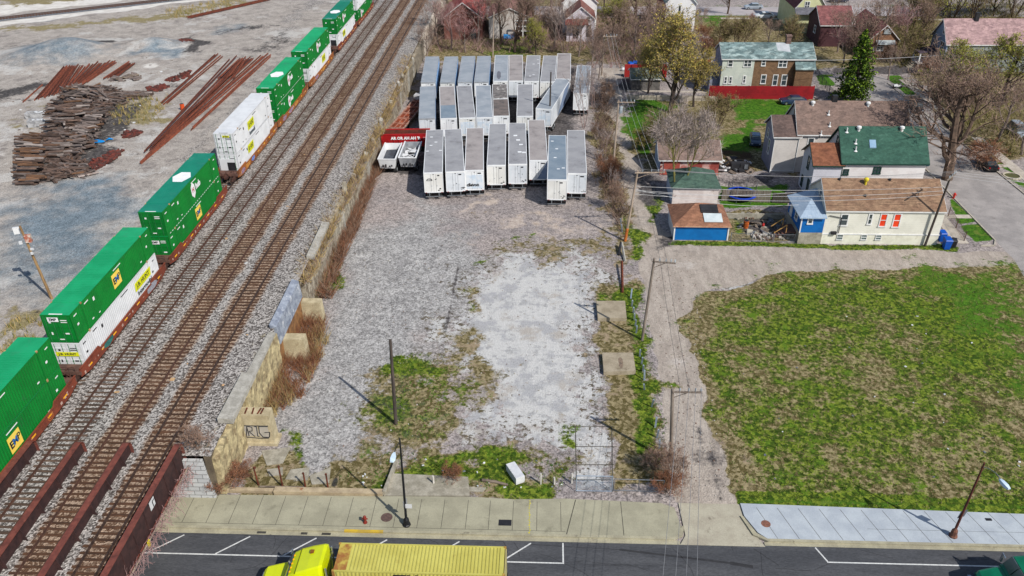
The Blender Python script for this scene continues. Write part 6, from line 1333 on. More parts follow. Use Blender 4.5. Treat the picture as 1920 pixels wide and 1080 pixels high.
def grow(seed, h, spread, tr, limbs=6, n2=6, n3=6, n4=7, buds=2, bsz=.12, first=.28, multi=1, up=.55, tw=.028, twl=.9):
    """trunk and limb mesh, crown mesh of twigs (slot 0) and buds (slots 1, 2)"""
    rg = random.Random(seed); T = B(); C = B()
    def br(p, d, L, r, lev):
        segs = 4 if lev < 2 else 2; pts = [p]; dd = d.normalized()
        for i in range(segs):
            dd = (dd + rdir(rg)*(.16 if lev == 0 else .3) + Vector((0,0,(.05 if lev == 0 else .12)))).normalized(); pts.append(pts[-1]+dd*L/segs)
        rr = [r*(1-.62*i/segs) for i in range(segs+1)]
        if lev <= 2:
            for i in range(segs): T.tube(pts[i], pts[i+1], rr[i], rr[i+1], 7 if lev == 0 else (5 if lev == 1 else 3), 0, False)
        else:
            for i in range(segs): twig(C, pts[i], pts[i+1]+dd*.05, max(tw, r), rg, 0)
        nk = (limbs, n2, n3, n4)[min(lev, 3)]
        if lev >= 4: return
        for k in range(nk):
            f = (first+(1-first)*(k+rg.random())/nk) if lev == 0 else .3+.7*(k+rg.random())/nk
            i = min(segs-1, int(f*segs)); q = pts[i].lerp(pts[i+1], f*segs-i); base = (pts[i+1]-pts[i]).normalized()
            o = rdir(rg); o = (o - base*o.dot(base)).normalized(); a = rg.uniform(.5, 1.05)
            nd = (base*math.cos(a)+o*math.sin(a)*spread + Vector((0,0,up*.35))).normalized()
            if lev == 3:
                e = q+nd*twl*rg.uniform(.5,1.2); twig(C, q, e, tw, rg, 0)
                for _ in range(buds if rg.random() < .85 else 0): leafq(C, q.lerp(e, rg.uniform(.3,1.05))+rdir(rg)*.12, bsz*rg.uniform(.6,1.4), rg, 1 if rg.random() < .6 else 2)
            else: br(q, nd, L*rg.uniform(.5,.72)*(1.12-.55*f if lev == 0 else 1), rr[i]*.55, lev+1)
    for k in range(multi):
        a = 6.28*k/multi+rg.random(); off = Vector((math.cos(a), math.sin(a), 0))*(.25 if multi > 1 else 0)
        br(off, Vector((off.x*.9, off.y*.9, 1)), h*.78*(1 if multi == 1 else rg.uniform(.7,1)), tr/(1 if multi == 1 else 1.5), 0)
    return T, C
BARK = {'brown': M('bark_brown', S(112,92,78), S(84,70,60), scale=3, rough=.95), 'grey': M('bark_grey', S(156,140,130), S(124,110,102), scale=3, rough=.95), 'moss': M('bark_moss', S(136,132,72), S(104,98,56), scale=2, rough=.95), 'dark': M('bark_dark', S(84,72,66), S(60,52,48), scale=3, rough=.95), 'pink': M('bark_pink', S(170,146,140), S(140,116,112), scale=3, rough=.95)}
TW_ = {'brown': foliage_mat('twig_brown', S(172,146,130), S(128,106,94)), 'grey': foliage_mat('twig_grey', S(182,168,160), S(146,130,124)), 'pink': foliage_mat('twig_pink', S(196,160,156), S(152,120,118)), 'dark': foliage_mat('twig_dark', S(104,84,74), S(76,62,56)), 'olive': foliage_mat('twig_olive', S(160,142,106), S(118,104,78)), 'red': foliage_mat('twig_red', S(160,110,84), S(124,84,64))}
BUD = {'lime': foliage_mat('bud_lime', S(186,186,78), S(138,148,54)), 'yellow': foliage_mat('bud_yellow', S(206,182,96), S(172,150,74)), 'olive': foliage_mat('bud_olive', S(150,144,78), S(112,112,54)), 'rose': foliage_mat('bud_rose', S(178,104,106), S(136,74,80)), 'tan': foliage_mat('bud_tan', S(160,134,112), S(126,102,88)), 'green': foliage_mat('bud_green', S(92,124,38), S(62,88,26)), 'straw': foliage_mat('straw', S(206,182,124), S(170,144,92)), 'rust': foliage_mat('rust_leaf', S(166,116,80), S(128,88,62)), 'grey': foliage_mat('bud_grey', S(176,160,150), S(148,132,124))}
PROTO = {}
def proto(key, seed, bark, tws, b1, b2, **k):
    T, C = grow(seed, **k)
    PROTO[key] = (T.mesh('trunk', BARK[bark]), C.mesh('crown', [TW_[tws], BUD[b1], BUD[b2]]), k['h'])
proto('bare', 1, 'brown', 'brown', 'tan', 'tan', h=12, spread=1.1, tr=.34, limbs=8, n2=7, n3=6, n4=6, buds=1, bsz=.12, first=.2)
proto('bare2', 12, 'grey', 'brown', 'tan', 'grey', h=11, spread=1.0, tr=.24, limbs=7, n2=6, n3=5, n4=6, buds=1, bsz=.12, first=.22)
proto('big', 2, 'brown', 'brown', 'tan', 'tan', h=13, spread=1.35, tr=.5, limbs=9, n2=8, n3=7, n4=7, buds=1, bsz=.11, first=.16, tw=.022)
proto('rose', 3, 'grey', 'pink', 'rose', 'tan', h=11, spread=1.0, tr=.26, limbs=7, n2=6, n3=6, n4=6, buds=2, bsz=.15)
proto('pink', 13, 'pink', 'pink', 'tan', 'rose', h=11, spread=.9, tr=.24, limbs=7, n2=6, n3=6, n4=6, buds=1, bsz=.13)
proto('yellow', 4, 'dark', 'olive', 'yellow', 'olive', h=11, spread=1.0, tr=.3, limbs=10, n2=7, n3=7, n4=6, buds=4, bsz=.17, first=.1)
proto('lime', 5, 'dark', 'olive', 'lime', 'olive', h=10, spread=1.1, tr=.28, limbs=9, n2=7, n3=6, n4=6, buds=4, bsz=.18, first=.12)
proto('olive', 6, 'brown', 'olive', 'olive', 'tan', h=7, spread=.9, tr=.16, limbs=6, n2=5, n3=5, n4=5, buds=2, bsz=.14, multi=3, first=.1)
proto('greytwig', 7, 'moss', 'grey', 'grey', 'grey', h=13, spread=1.1, tr=.26, limbs=6, n2=6, n3=6, n4=6, buds=0, first=.5, multi=3, tw=.03, twl=1.1)
proto('shrub', 8, 'brown', 'brown', 'tan', 'rust', h=4.5, spread=1.2, tr=.08, limbs=5, n2=5, n3=4, n4=4, buds=1, bsz=.1, multi=5, first=.05, tw=.02, twl=.6)
proto('redshrub', 9, 'brown', 'red', 'rust', 'tan', h=4, spread=1.2, tr=.07, limbs=5, n2=5, n3=4, n4=4, buds=1, bsz=.11, multi=5, first=.05, tw=.02, twl=.6)
proto('thin', 10, 'pink', 'grey', 'tan', 'grey', h=10, spread=.6, tr=.12, limbs=5, n2=4, n3=3, n4=3, buds=0, first=.35, multi=3)
proto('yshrub', 11, 'brown', 'olive', 'lime', 'straw', h=4, spread=1.1, tr=.07, limbs=5, n2=5, n3=4, n4=4, buds=2, bsz=.14, multi=5, first=.05, twl=.6)
tree_n = {}
def tree(key, px, py, h, label, sx=1., group=None, z=0., cat='tree', name=None):
    p = G(px, py, z); tm, cm, h0 = PROTO[key]; s = h/h0
    t = thing(name or {'shrub':'shrub','redshrub':'shrub','yshrub':'shrub'}.get(key, 'bare_tree' if key in ('bare','bare2','big','thin','greytwig','pink') else 'budding_tree'), label, cat if 'shrub' not in key else 'shrub', p, U(0,6.28), group)
    t.scale = (s*sx, s*sx, s)
    for n, me in (('trunk', tm), ('crown', cm)):
        o = bpy.data.objects.new(n, me); COL.objects.link(o); o.parent = t
    return t
tree('big', 1775, 336, 15.5, 'large bare brown tree at the kerb beside the green roofed house', 1.3)
tree('greytwig', 1268, 372, 14.5, 'tree with mossy trunks and a grey twiggy crown behind the garages', .85)
tree('yellow', 1256, 212, 14.5, 'tall yellow budding tree beside the alley lawn', 1.12)
tree('yellow', 1215, 175, 8.5, 'smaller yellow budding tree near the mossy roofed shed', .9)
tree('yellow', 1300, 200, 9, 'yellow budding tree at the left end of the red fence', .85)
tree('olive', 1345, 240, 5.5, 'olive shrubby tree on the lawn below the red fence', 1.1)
tree('olive', 1240, 285, 6, 'olive brown shrubby tree by the alley lawn, nearer the brown garage', 1.1)
tree('yshrub', 1205, 282, 3.2, 'green tinged bush at the alley edge', 1.1); tree('olive', 1275, 262, 5, 'olive shrubby tree under the yellow budding tree', 1.1)
tree('lime', 1800, 205, 10, 'lime budding tree in front of the pink roofed house, left of a pair', 1.15)
tree('lime', 1875, 200, 11, 'lime budding tree in front of the pink roofed house, right of a pair', 1.2)
tree('bare2', 1745, 175, 6.5, 'low bare tree beside the steps of the pink roofed house', 1.3)
tree('bare', 1800, 255, 9, 'bare tree crowding behind the large one at the kerb', 1.2); tree('bare2', 1870, 265, 9, 'bare brown tree across the side road from the green roof', 1.3); tree('redshrub', 1835, 318, 4.2, 'red brown bush overhanging the dark parked car', 1.2); tree('bare2', 1915, 290, 9, 'bare tree at the right edge beside the grey house corner', 1.2)
tree('bare', 1625, 158, 13, 'dark bare tree spreading over the brick bungalow', 1.05); tree('rose', 1582, 118, 6.5, 'dark red budding tree left of the conifer top', 1.2); tree('bare2', 1665, 150, 6, 'bare tree right of the brick bungalow front', 1.1)
BG_ = 'bare trees behind the back row of trailers'
for i, (px, py, k, h, sx) in enumerate([(800,118,'bare2',7,1.1),(822,84,'bare2',9,1),(846,92,'pink',9,1),(872,98,'rose',7,1.1),(896,80,'rose',10,1.1),(940,82,'bare',10,.9),(965,98,'bare',13,.9),(993,97,'bare',11,.7),(1038,92,'bare2',8,1.1),(1058,102,'thin',11,1),(1085,106,'bare2',8,1.1),(1108,128,'bare2',7.5,1),(1122,150,'bare2',7,1),(1168,88,'bare',9,1),(1186,110,'bare2',8,1.1),(1205,82,'bare',9,1.1),(1218,122,'bare',8,1.1),(1232,98,'bare2',9,1),(1150,112,'bare2',7,1.1)]):
    ADJ = ['grey bare tree at the wall corner behind the blue sided trailers','bare tree just right of the far wall','pinkish bare tree behind the second blue sided trailer','low red budding tree behind the blue sided trailers','tall red budding tree before the red brown roofed house','bare tree left of the forked trunk behind the trailers','forked dark trunk tree before the porch house','straight trunked tree right of the forked one','brown tree between the porch house and the lilac house','pale thin stemmed tree before the lilac house','bare tree below the lilac house','bare tree behind the last trailer of the back row','bare tree beside the alley above the lone trailer','bare tree right of the lime tree by the alley top','bare tree above the alley bend','tall bare tree between the alley and the tall white house','brown bare tree above the red wall','bare tree below the tall white house','low bare tree under the lime tree at the alley top']
    tree(k, px, py, h, ADJ[i], sx)
tree('lime', 1005, 103, 6.5, 'yellow green budding tree behind the back row of trailers', .8); tree('lime', 1145, 82, 8.5, 'lime budding tree right of the lilac house', 1.0)
UP = [(832,22,'pink',10),(862,25,'rose',10),(905,22,'rose',11),(950,28,'bare2',11),(1000,30,'bare',11),(1035,24,'pink',11),(1130,28,'pink',10),(1160,25,'rose',9),(1190,35,'bare',13),(1215,40,'pink',9),(1050,60,'bare2',7),(1010,55,'bare2',8)]
UL = ['pinkish tree at the top edge next to the far wall','rosy tree at the top edge left of the red brown roof','red budding tree above the red brown roof','bare tree at the top edge above the porch house','forked bare tree between porch house and lilac house at the top edge','pink twigged tree left of the lilac house roof','pink twigged tree right of the lilac house','rosy tree right of the lilac house near the top edge','dark trunk tree left of the tall white house','pink twigged tree against the tall white house wall','low brown tree left of the lilac house front','brown tree behind the porch house yard']
for (px, py, k, h), l in zip(UP, UL): tree(k, px, py, h, l, 1.05)
for (px, py, k, h, sx, l) in [(1312,62,'bare2',5,1,'bare bushy tree right of the tall white house'),(1262,108,'bare',7,1.1,'bare tree over the grass below the red stairs'),(1290,118,'bare2',6,1.1,'low bare tree left of the rust red shed roof'),(1328,98,'redshrub',3.2,1.3,'red brown shrub above the rust red shed'),(1318,75,'redshrub',3.2,1.2,'red brown shrub beside the tall white house'),
   (1352,94,'olive',6,1.1,'olive shrubby tree behind the duplex, leftmost of its row'),(1386,98,'olive',7,1.1,'olive shrubby tree behind the duplex, second of its row'),(1436,94,'bare2',6,1.1,'bare shrubby tree behind the duplex, third of its row'),(1478,95,'olive',6.5,1,'olive shrubby tree behind the duplex, left of its chimney'),(1410,52,'rose',3,1.1,'small rosy tree behind the row of olive ones'),(1602,122,'bare',8,1.2,'bare tree in front of the wine red house'),(1570,98,'bare2',8,1.1,'thin bare tree left of the wine red house'),
   (1364,26,'bare',8,1,'dark trunk tree standing alone on the far street verge'),(1660,60,'bare2',8,1,'bare tree right of the wine red house'),(1690,100,'pink',9,.9,'pale trunk tree beyond the brick bungalow'),(1705,118,'olive',7,1.1,'brown undergrowth tree left of the blue grey gable'),(1720,80,'bare',8,1.1,'brown tree left of the pink roof'),
   (1708,55,'olive',10,1.1,'olive tree by the far street, leftmost of the right hand row'),(1745,48,'lime',10,1,'pale lime tree behind the gable of the pink roof'),(1785,34,'olive',11,1.1,'olive tree over the pink roof, left of the chimney'),(1825,34,'olive',11,1.1,'olive tree behind the chimney of the pink roof'),(1862,30,'lime',8,1.1,'pale lime tree over the right part of the pink roof'),(1900,32,'olive',11,1.1,'olive tree at the top right corner'),(1740,140,'redshrub',3,1.3,'red brown bush at the porch of the blue grey house'),(1560,40,'bare2',6,.9,'small bare tree between the pale green house and the red roof')]:
    tree(k, px, py, h, l, sx)
for (px, py, k, h, sx, l) in [(1095,240,'thin',9.5,.8,'thin bare trunks in front of the lone trailer'),(1112,205,'thin',7,.8,'thin bare stems right of the lone trailer'),(1132,300,'thin',5,.9,'thin bare saplings by the alley, level with the front row'),(1142,345,'redshrub',4,.8,'dark red brush at the alley edge below the front row'),(1152,392,'shrub',4,.7,'bare vines on stumps beside the leaning utility pole'),(1120,262,'shrub',3,.9,'low brush right of the thin bare trunks'),
   (1146,372,'thin',4,.8,'thin dark stems just above the vines by the leaning pole'),(1133,200,'shrub',4.5,.9,'tall brush between the lone trailer and the alley'),
   (1262,905,'shrub',3.2,.95,'tan leafless bush beside the low pipe gate'),(1250,925,'redshrub',2.0,1.2,'red brown bush at the foot of the near utility pole'),(1225,880,'shrub',2.6,.9,'grey leafless bush behind the low pipe gate'),(850,900,'redshrub',1.5,1.1,'small reddish bush on the grass right of the left street lamp'),(425,915,'redshrub',1.9,1.5,'reddish vine bush at the corner of the abutment'),(455,895,'redshrub',1.3,1.4,'low reddish bush beside the leftmost rusty post'),
   (752,120,'shrub',4.5,1.1,'grey brush on the embankment by the leaning posts'),(742,175,'shrub',4,1,'grey brush beside the far wall near the blue sided trailers'),(715,245,'yshrub',3,1,'yellow green bush beside the red trailer'),(770,80,'shrub',4.5,1.1,'grey brush by the far pale wall'),(790,60,'shrub',4.5,1,'grey brush near the top end of the wall'),(735,215,'shrub',3.2,1,'brown brush left of the rust red open trailer')]:
    tree(k, px, py, h, l, sx)
tree('shrub', 372, 842, 2.2, 'dry straw coloured bush on the embankment at the end of the outer girder', 1.2, z=ZY-.2)
# conifer
rg = random.Random(5); C = B(); T = B(); H_ = 12.5
T.tube((0,0,0),(0,0,H_*.9),.3,.05,7)
for lv in range(34):
    f = lv/33; z = 1.0+f*(H_-1.3); r = 4.3*(1-f)**.62*rg.uniform(.72,1.15)+.12
    for k in range(int(12-6*f)):
        a = rg.uniform(0,6.28); rr = r*rg.uniform(.75,1.1)*(.85+.5*nz(math.cos(a)*1.6, math.sin(a)*1.6, z*.45)); e = Vector((math.cos(a)*rr, math.sin(a)*rr, z-.18*rr)); o = Vector((0,0,z+.15))
        T.tube(o, e, .035, .01, 3, 0, False)
        for m_ in range(int(12+18*rr/3)):
            q = o.lerp(e, rg.uniform(.3,1.04)); q += rdir(rg)*.3; leafq(C, q, rg.uniform(.22,.5), rg, 0 if rg.random() < .48 else 1)
t = thing('conifer', 'dense green conifer in front of the duplex, by the side road', 'tree', G(1597, 190)); T.build('trunk', BARK['dark'], t)
C.build('crown', [foliage_mat('conifer_light', S(132,156,46), S(92,122,34)), foliage_mat('conifer_dark', S(58,84,26), S(42,66,22))], t)
# dry weeds along the wall, and grass tufts
def weeds(name, polys, dens, h, mats, label, seed, z=0., lean=.5, wd=.02):
    rg = random.Random(seed); b = B()
    for poly, k in polys:
        A = [G(x, y, z) for x, y in poly]; xs_ = [p.x for p in A]; ys_ = [p.y for p in A]; n = int(dens*k*(max(xs_)-min(xs_))*(max(ys_)-min(ys_)))
        for _ in range(n):
            x, y = rg.uniform(min(xs_), max(xs_)), rg.uniform(min(ys_), max(ys_)); c = False; j = len(A)-1
            for i in range(len(A)):
                if (A[i].y > y) != (A[j].y > y) and x < (A[j].x-A[i].x)*(y-A[i].y)/(A[j].y-A[i].y)+A[i].x: c = not c
                j = i
            if not c or nz(x*.7, y*.7, seed) < -.25: continue
            for _ in range(5):
                p = Vector((x+rg.uniform(-.15,.15), y+rg.uniform(-.15,.15), z)); q = p+Vector((rg.uniform(-lean,lean), rg.uniform(-lean,lean), 1))*h*rg.uniform(.4,1.15); twig(b, p, q, wd, rg, 0 if rg.random() < .6 else 1)
    o = b.build(name, mats); tag(o, label, 'weeds', None, 'stuff'); return o
weeds('dry_brush', [([(500,770),(512,690),(560,590),(612,600),(600,670),(575,740),(520,775)], 1.), ([(620,480),(640,400),(668,360),(665,440),(640,490)], .6), ([(655,400),(700,300),(730,270),(700,330),(672,420)], .5)], 15, 1.5, [TW_['red'], BUD['rust']], 'red brown dead brush between the concrete blocks and along the wall foot', 31, lean=.8, wd=.026)
weeds('dry_weeds', [([(470,770),(490,700),(530,700),(560,745),(520,790)], 1), ([(575,560),(590,480),(640,440),(620,500),(600,560)], 1), ([(560,650),(610,600),(615,650),(580,720)], .8), ([(640,330),(690,290),(720,230),(700,300),(660,350)], 1), ([(690,300),(720,200),(760,130),(750,190),(720,260)], .6)], 13, 1.5, [BUD['straw'], TW_['olive']], 'straw coloured dead weeds at the foot of the retaining wall', 32, lean=.6)
weeds('dry_brush', [([(560,520),(600,440),(660,330),(700,250),(760,110),(772,112),(715,260),(672,345),(618,455),(580,540)], 1)], 9, 1.3, [BUD['straw'], TW_['brown']], 'dry brush hanging over the top edge of the retaining wall', 40, z=ZY-.5, lean=1.1, wd=.03)
weeds('dry_brush', [([(600,560),(615,500),(660,400),(700,330),(725,270),(735,285),(700,350),(672,430),(640,500),(625,560)], 1)], 12, 2.0, [BUD['tan'], TW_['red']], 'tall dry brush covering the foot of the middle wall', 42, lean=1.0, wd=.03)
weeds('dry_weeds', [([(0,600),(60,590),(90,620),(50,650),(0,670)], 1), ([(205,220),(240,185),(310,185),(320,170),(300,225),(220,240)], .8), ([(300,20),(440,-4),(470,0),(420,18),(320,36)], .6)], 2.2, .9, [BUD['straw'], BUD['olive']], 'straw coloured weeds growing in the rail yard', 33, z=ZY, wd=.035)
weeds('dry_weeds', [([(1125,250),(1145,240),(1185,420),(1165,460),(1140,400),(1110,330)], 1)], 3.2, .8, [TW_['brown'], BUD['straw']], 'brown dead weeds on the strip between the lot and the alley', 34)
weeds('grass', [([(1290,590),(1480,510),(1925,505),(1990,960),(1390,942),(1345,800),(1305,650)], 1)], 4.2, .16, [foliage_mat('grass_blade', S(98,126,40), S(72,100,30)), foliage_mat('grass_dead', S(170,152,116), S(134,120,86))], 'patchy grass of the open field beside the alley', 35, lean=.9, wd=.03)
weeds('grass', [([(1150,530),(1205,530),(1225,680),(1250,780),(1245,870),(1205,870),(1200,740),(1190,640)], 1.2), ([(720,850),(1075,850),(1075,925),(620,905)], 1), ([(745,670),(830,660),(850,720),(800,830),(700,800),(740,740)], 1), ([(1255,455),(1760,462),(1760,468),(1255,460)], 2), ([(1165,188),(1265,188),(1275,225),(1210,282),(1175,270)], .7)], 5, .22, [foliage_mat('grass_fresh', S(96,140,36), S(66,106,26)), foliage_mat('grass_olive', S(124,128,58), S(96,100,44))], 'rough green grass strips along the lot edges', 36, lean=.9, wd=.03)
weeds('undergrowth', [([(790,20),(1240,20),(1240,118),(1110,128),(1110,100),(800,100)], 1), ([(1110,60),(1245,60),(1240,135),(1120,125)], 1)], 1.0, 2.4, [TW_['brown'], TW_['pink']], 'brown leafless undergrowth between the back row of trailers and the far houses', 37, lean=1.1, wd=.035)
weeds('undergrowth', [([(1640,40),(1760,20),(1750,110),(1680,130)], 1), ([(1690,12),(1925,12),(1925,36),(1760,36)], 1), ([(1750,170),(1925,170),(1925,300),(1860,290),(1790,230)], .8)], 1.5, 2.2, [TW_['olive'], BUD['olive']], 'olive brown undergrowth around the houses near the far street', 38, lean=1.1, wd=.035)
weeds('undergrowth', [([(1115,180),(1140,180),(1180,400),(1170,450),(1140,400),(1118,300)], 1), ([(735,80),(790,20),(810,20),(770,120),(740,180)], .8)], 3, 2.0, [TW_['dark'], TW_['brown']], 'dark bare brush along the alley edge and the far wall', 39, lean=1.0, wd=.03)
# vines hanging on the outer girder
rg = random.Random(9); b = B()
for _ in range(420):
    y = rg.uniform(33.5, 47.6); p = Vector((-27.55+rg.uniform(-.1,.25), y, 3.3+rg.uniform(-.4,.3))); d = Vector((rg.uniform(-.15,.5), rg.uniform(-.8,.8), rg.uniform(-.9,.7)))
    for k in range(3): q = p+d*.4+rdir(rg)*.14; b.tube(p, q, .014, .01, 3, 0, False); p = q
tag(b.build('dry_vine', TW_['pink']), 'leafless vine tangled along the pipe of the outer girder', 'vine')
# ================================================================== POLES, WIRES, LAMPS
POLEW = M('pole_wood', S(150,138,126), S(118,106,96), scale=2, rough=.95, stretch=(3,3,.3)); POLED = M('pole_dark_wood', S(92,82,76), S(64,58,54), scale=2, rough=.95, stretch=(3,3,.3))
POLEL = M('pole_pale_wood', S(190,172,154), S(156,138,122), scale=2, rough=.95, stretch=(3,3,.3))
WIRE = M('wire_pale', S(206,206,206), S(186,186,188), rough=.6); WIRED = M('wire_dark', S(70,68,70), S(54,52,54), rough=.6)
WIREG = M('wire_grey', S(150,150,152), S(128,128,132), rough=.6)
INS = M('insulator', S(190,200,206), S(150,160,166), rough=.2)
def pole(bpx, tpx, h, label, mat, r=.16, arm=None, arm_z=.25, name='utility_pole', cat='utility pole', group=None, z=0.):
    a = G(*bpx, z); e = G(*tpx, z+h); t = thing(name, label, cat, a, 0, group); d = e-a
    b = B(); b.path([(0,0,0), d*.5, d], [r, r*.88, r*.72], 9); b.build('pole', mat, t)
    if arm:
        v = Vector((arm[0], arm[1], 0)); c = d - Vector((0,0,arm_z)); q = B(); s = arm[2] if len(arm) > 2 else 0.
        p0, p1 = c - v*s, c + v; dirv = v.normalized(); n = Vector((-dirv.y, dirv.x, 0))*.06
        off = Vector((0,-.14,0)); p0 += off; p1 += off
        q.hexa([p0-n-Vector((0,0,.07)), p1-n-Vector((0,0,.07)), p1+n-Vector((0,0,.07)), p0+n-Vector((0,0,.07)), p0-n+Vector((0,0,.07)), p1-n+Vector((0,0,.07)), p1+n+Vector((0,0,.07)), p0+n+Vector((0,0,.07))])
        q.tube(c.lerp(p1,.62), c-Vector((0,0,.75)), .035, n=5); q.build('crossarm', mat if mat is not POLED else POLEW, t)
        for f in (.25,.55,.78,.97): p = p0.lerp(p1, f); q = B(); q.lathe([(.03,0),(.05,.1),(.08,.14),(.04,.24),(.07,.27),(.03,.34)], 7, 0, p+Vector((0,0,.07))); q.build('insulator', INS, t)
        t['tips'] = [list(a+p0.lerp(p1, f)+Vector((0,0,.4))) for f in (.25,.55,.78,.97)]
    return t
P1 = pole((1258,866), (1261,728), 7.9, 'grey utility pole at the near end of the alley with a one sided crossarm', POLEW, .17, (2.3,0))
P2 = pole((1204,638), (1227,484), 9.7, 'slim utility pole between the alley and the guardrail posts', POLEW, .15, (2.0,-.3), .3)
P3 = pole((1172,452), (1196,320), 9.4, 'pale leaning utility pole with an orange foot opposite the blue garage', POLEL, .16, (3.2,.2,.1), .2)
q = B(); q.path([(0,0,0.02),((G(1196,320,9.4)-G(1172,452))*.19)], .19, 9); q.build('orange_foot', M('orange_creosote', S(206,120,50), S(160,88,44), scale=3), P3)
P4 = pole((1150,311), (1160,188), 10.0, 'utility pole with a grey transformer drum halfway along the alley', POLEL, .15, (2.3,0,.1), .25)
q = B(); q.lathe([(.05,0),(.3,.05),(.32,.9),(.3,1.0),(.1,1.1)], 12, 0, G(1163,212,8.0)-P4.location); q.build('transformer', INS, P4)
P5 = pole((1128,141), (1133,66), 8.6, 'utility pole at the far end of the alley by the bend', POLEL, .15, (2.4,.2,.1), .2)
P6 = pole((1734,461), (1784,327), 9.6, 'leaning utility pole against the front wall of the cream bungalow', POLED, .15, (.9,1.0,1.), .3)
pole((742.3,795), (731.7,637), 9.2, 'dark wooden pole without wires standing in the gravel lot', POLED, .17, name='wooden_pole', cat='pole')
pole((1030,242), (1033,135), 9.8, 'dark wooden pole standing among the trailers', POLED, .15, name='wooden_pole', cat='pole')
pole((924,108), (926,22), 9, 'pale wooden pole behind the back row of trailers', POLEL, .13, name='wooden_pole', cat='pole')
YP = pole((97,560), (37,424), 8.35, 'weathered yard light pole leaning beside the container train', M('pole_tan', S(176,144,100), S(136,108,76), scale=2, stretch=(3,3,.3)), .15, name='yard_light_pole', cat='light pole', z=ZY)
def yp(px, py, z): return G(px, py, ZY+z) - YP.location
b = B(); b.cbox(yp(33,432,7.7), (.75,.2,.7), 0, .4); b.build('floodlight', WHITE, YP)
b = B(); b.cbox(yp(53,447,7.0), (.55,.45,.75), 0, .3); b.build('rusty_lamp_box', M('rusty_white', S(224,210,196), S(170,80,50), scale=2.2), YP)
b = B(); b.cbox(yp(39,455,6.6), (.3,.2,.3), 0, .3); b.cbox(yp(60,467,6.3), (.3,.15,.2)); b.cbox(yp(60,475,5.9), (.2,.15,.25)); b.build('fixture', WHITE, YP)
def wire(a, c, sag, label, mat, r=.018, group='overhead wires', n=14):
    a, c = Vector(a), Vector(c); pts = [a.lerp(c, i/n) - Vector((0,0,4*sag*(i/n)*(1-i/n))) for i in range(n+1)]
    tag(B().path(pts, r, 4).build('overhead_wire', mat), label, 'wire', group)
t1, t2, t3, t4, t5, t6 = ([Vector(q) for q in p['tips']] for p in (P1,P2,P3,P4,P5,P6))
for px, a in zip((1243,1267,1287,1307), t1):
    e = G(px, 1080, 7.2); wire(a, a + (e-a)*2.2, .1, 'grey wire running from the near alley pole out over the street', WIREG, .015, 'wires over the street')
for a, c in list(zip(t1, t2))[:2]: wire(a, c, .35, 'dark wire along the alley between the two nearest poles', WIRED, .014, 'wires along the near alley')
for a, c in list(zip(t2, t3))[:2]: wire(a, c, .35, 'dark wire along the alley between the slim pole and the leaning pole', WIRED, .014, 'wires along the middle alley')
for a, c in list(zip(t3, t4))[:3]: wire(a, c, .3, 'wire along the alley between the leaning pole and the transformer pole', WIRE, .015, 'wires along the far alley')
for a, c in list(zip(t4, t5))[:3]: wire(a, c, .4, 'wire along the alley beyond the transformer pole', WIRE, .015, 'wires beyond the transformer')
top6 = t6[1]
for i in range(4): wire(t3[i], t6[i], .5+.12*i, 'pale wire crossing above the back yards from the leaning pole to the bungalow pole', WIREG, .015, 'wires above the back yards')
for zz, sg in ((7.4,.5),(6.9,.8),(6.4,.9)): wire(P3.location+(G(1196,320,9.4)-P3.location)*(zz/9.4), P6.location+(G(1784,327,9.6)-P6.location)*((zz+.6)/9.6), sg, 'lower pale cable crossing above the back yards', WIRE, .022, 'lower cables above the back yards')
wire(P3.location+(G(1196,320,9.4)-P3.location)*.75, (31.4,93.8,4.2), .9, 'pale service cable drooping to the blue porch', WIRE, .024)
wire(P3.location+(G(1196,320,9.4)-P3.location)*.72, (31.9,97,4.4), .5, 'pale service cable rising to the back of the blue porch', WIRE, .024)
for i in range(3): wire(t6[i], t6[i]+Vector((32,-9+2*i,.3)), .5, 'pale wire leaving the bungalow pole over the side road', WIRE, .016, 'wires over the side road')
wire(G(1400,112,8.0), G(1760,104,8.0), .4, 'pale wire passing behind the duplex and the conifer', WIRE, .03)
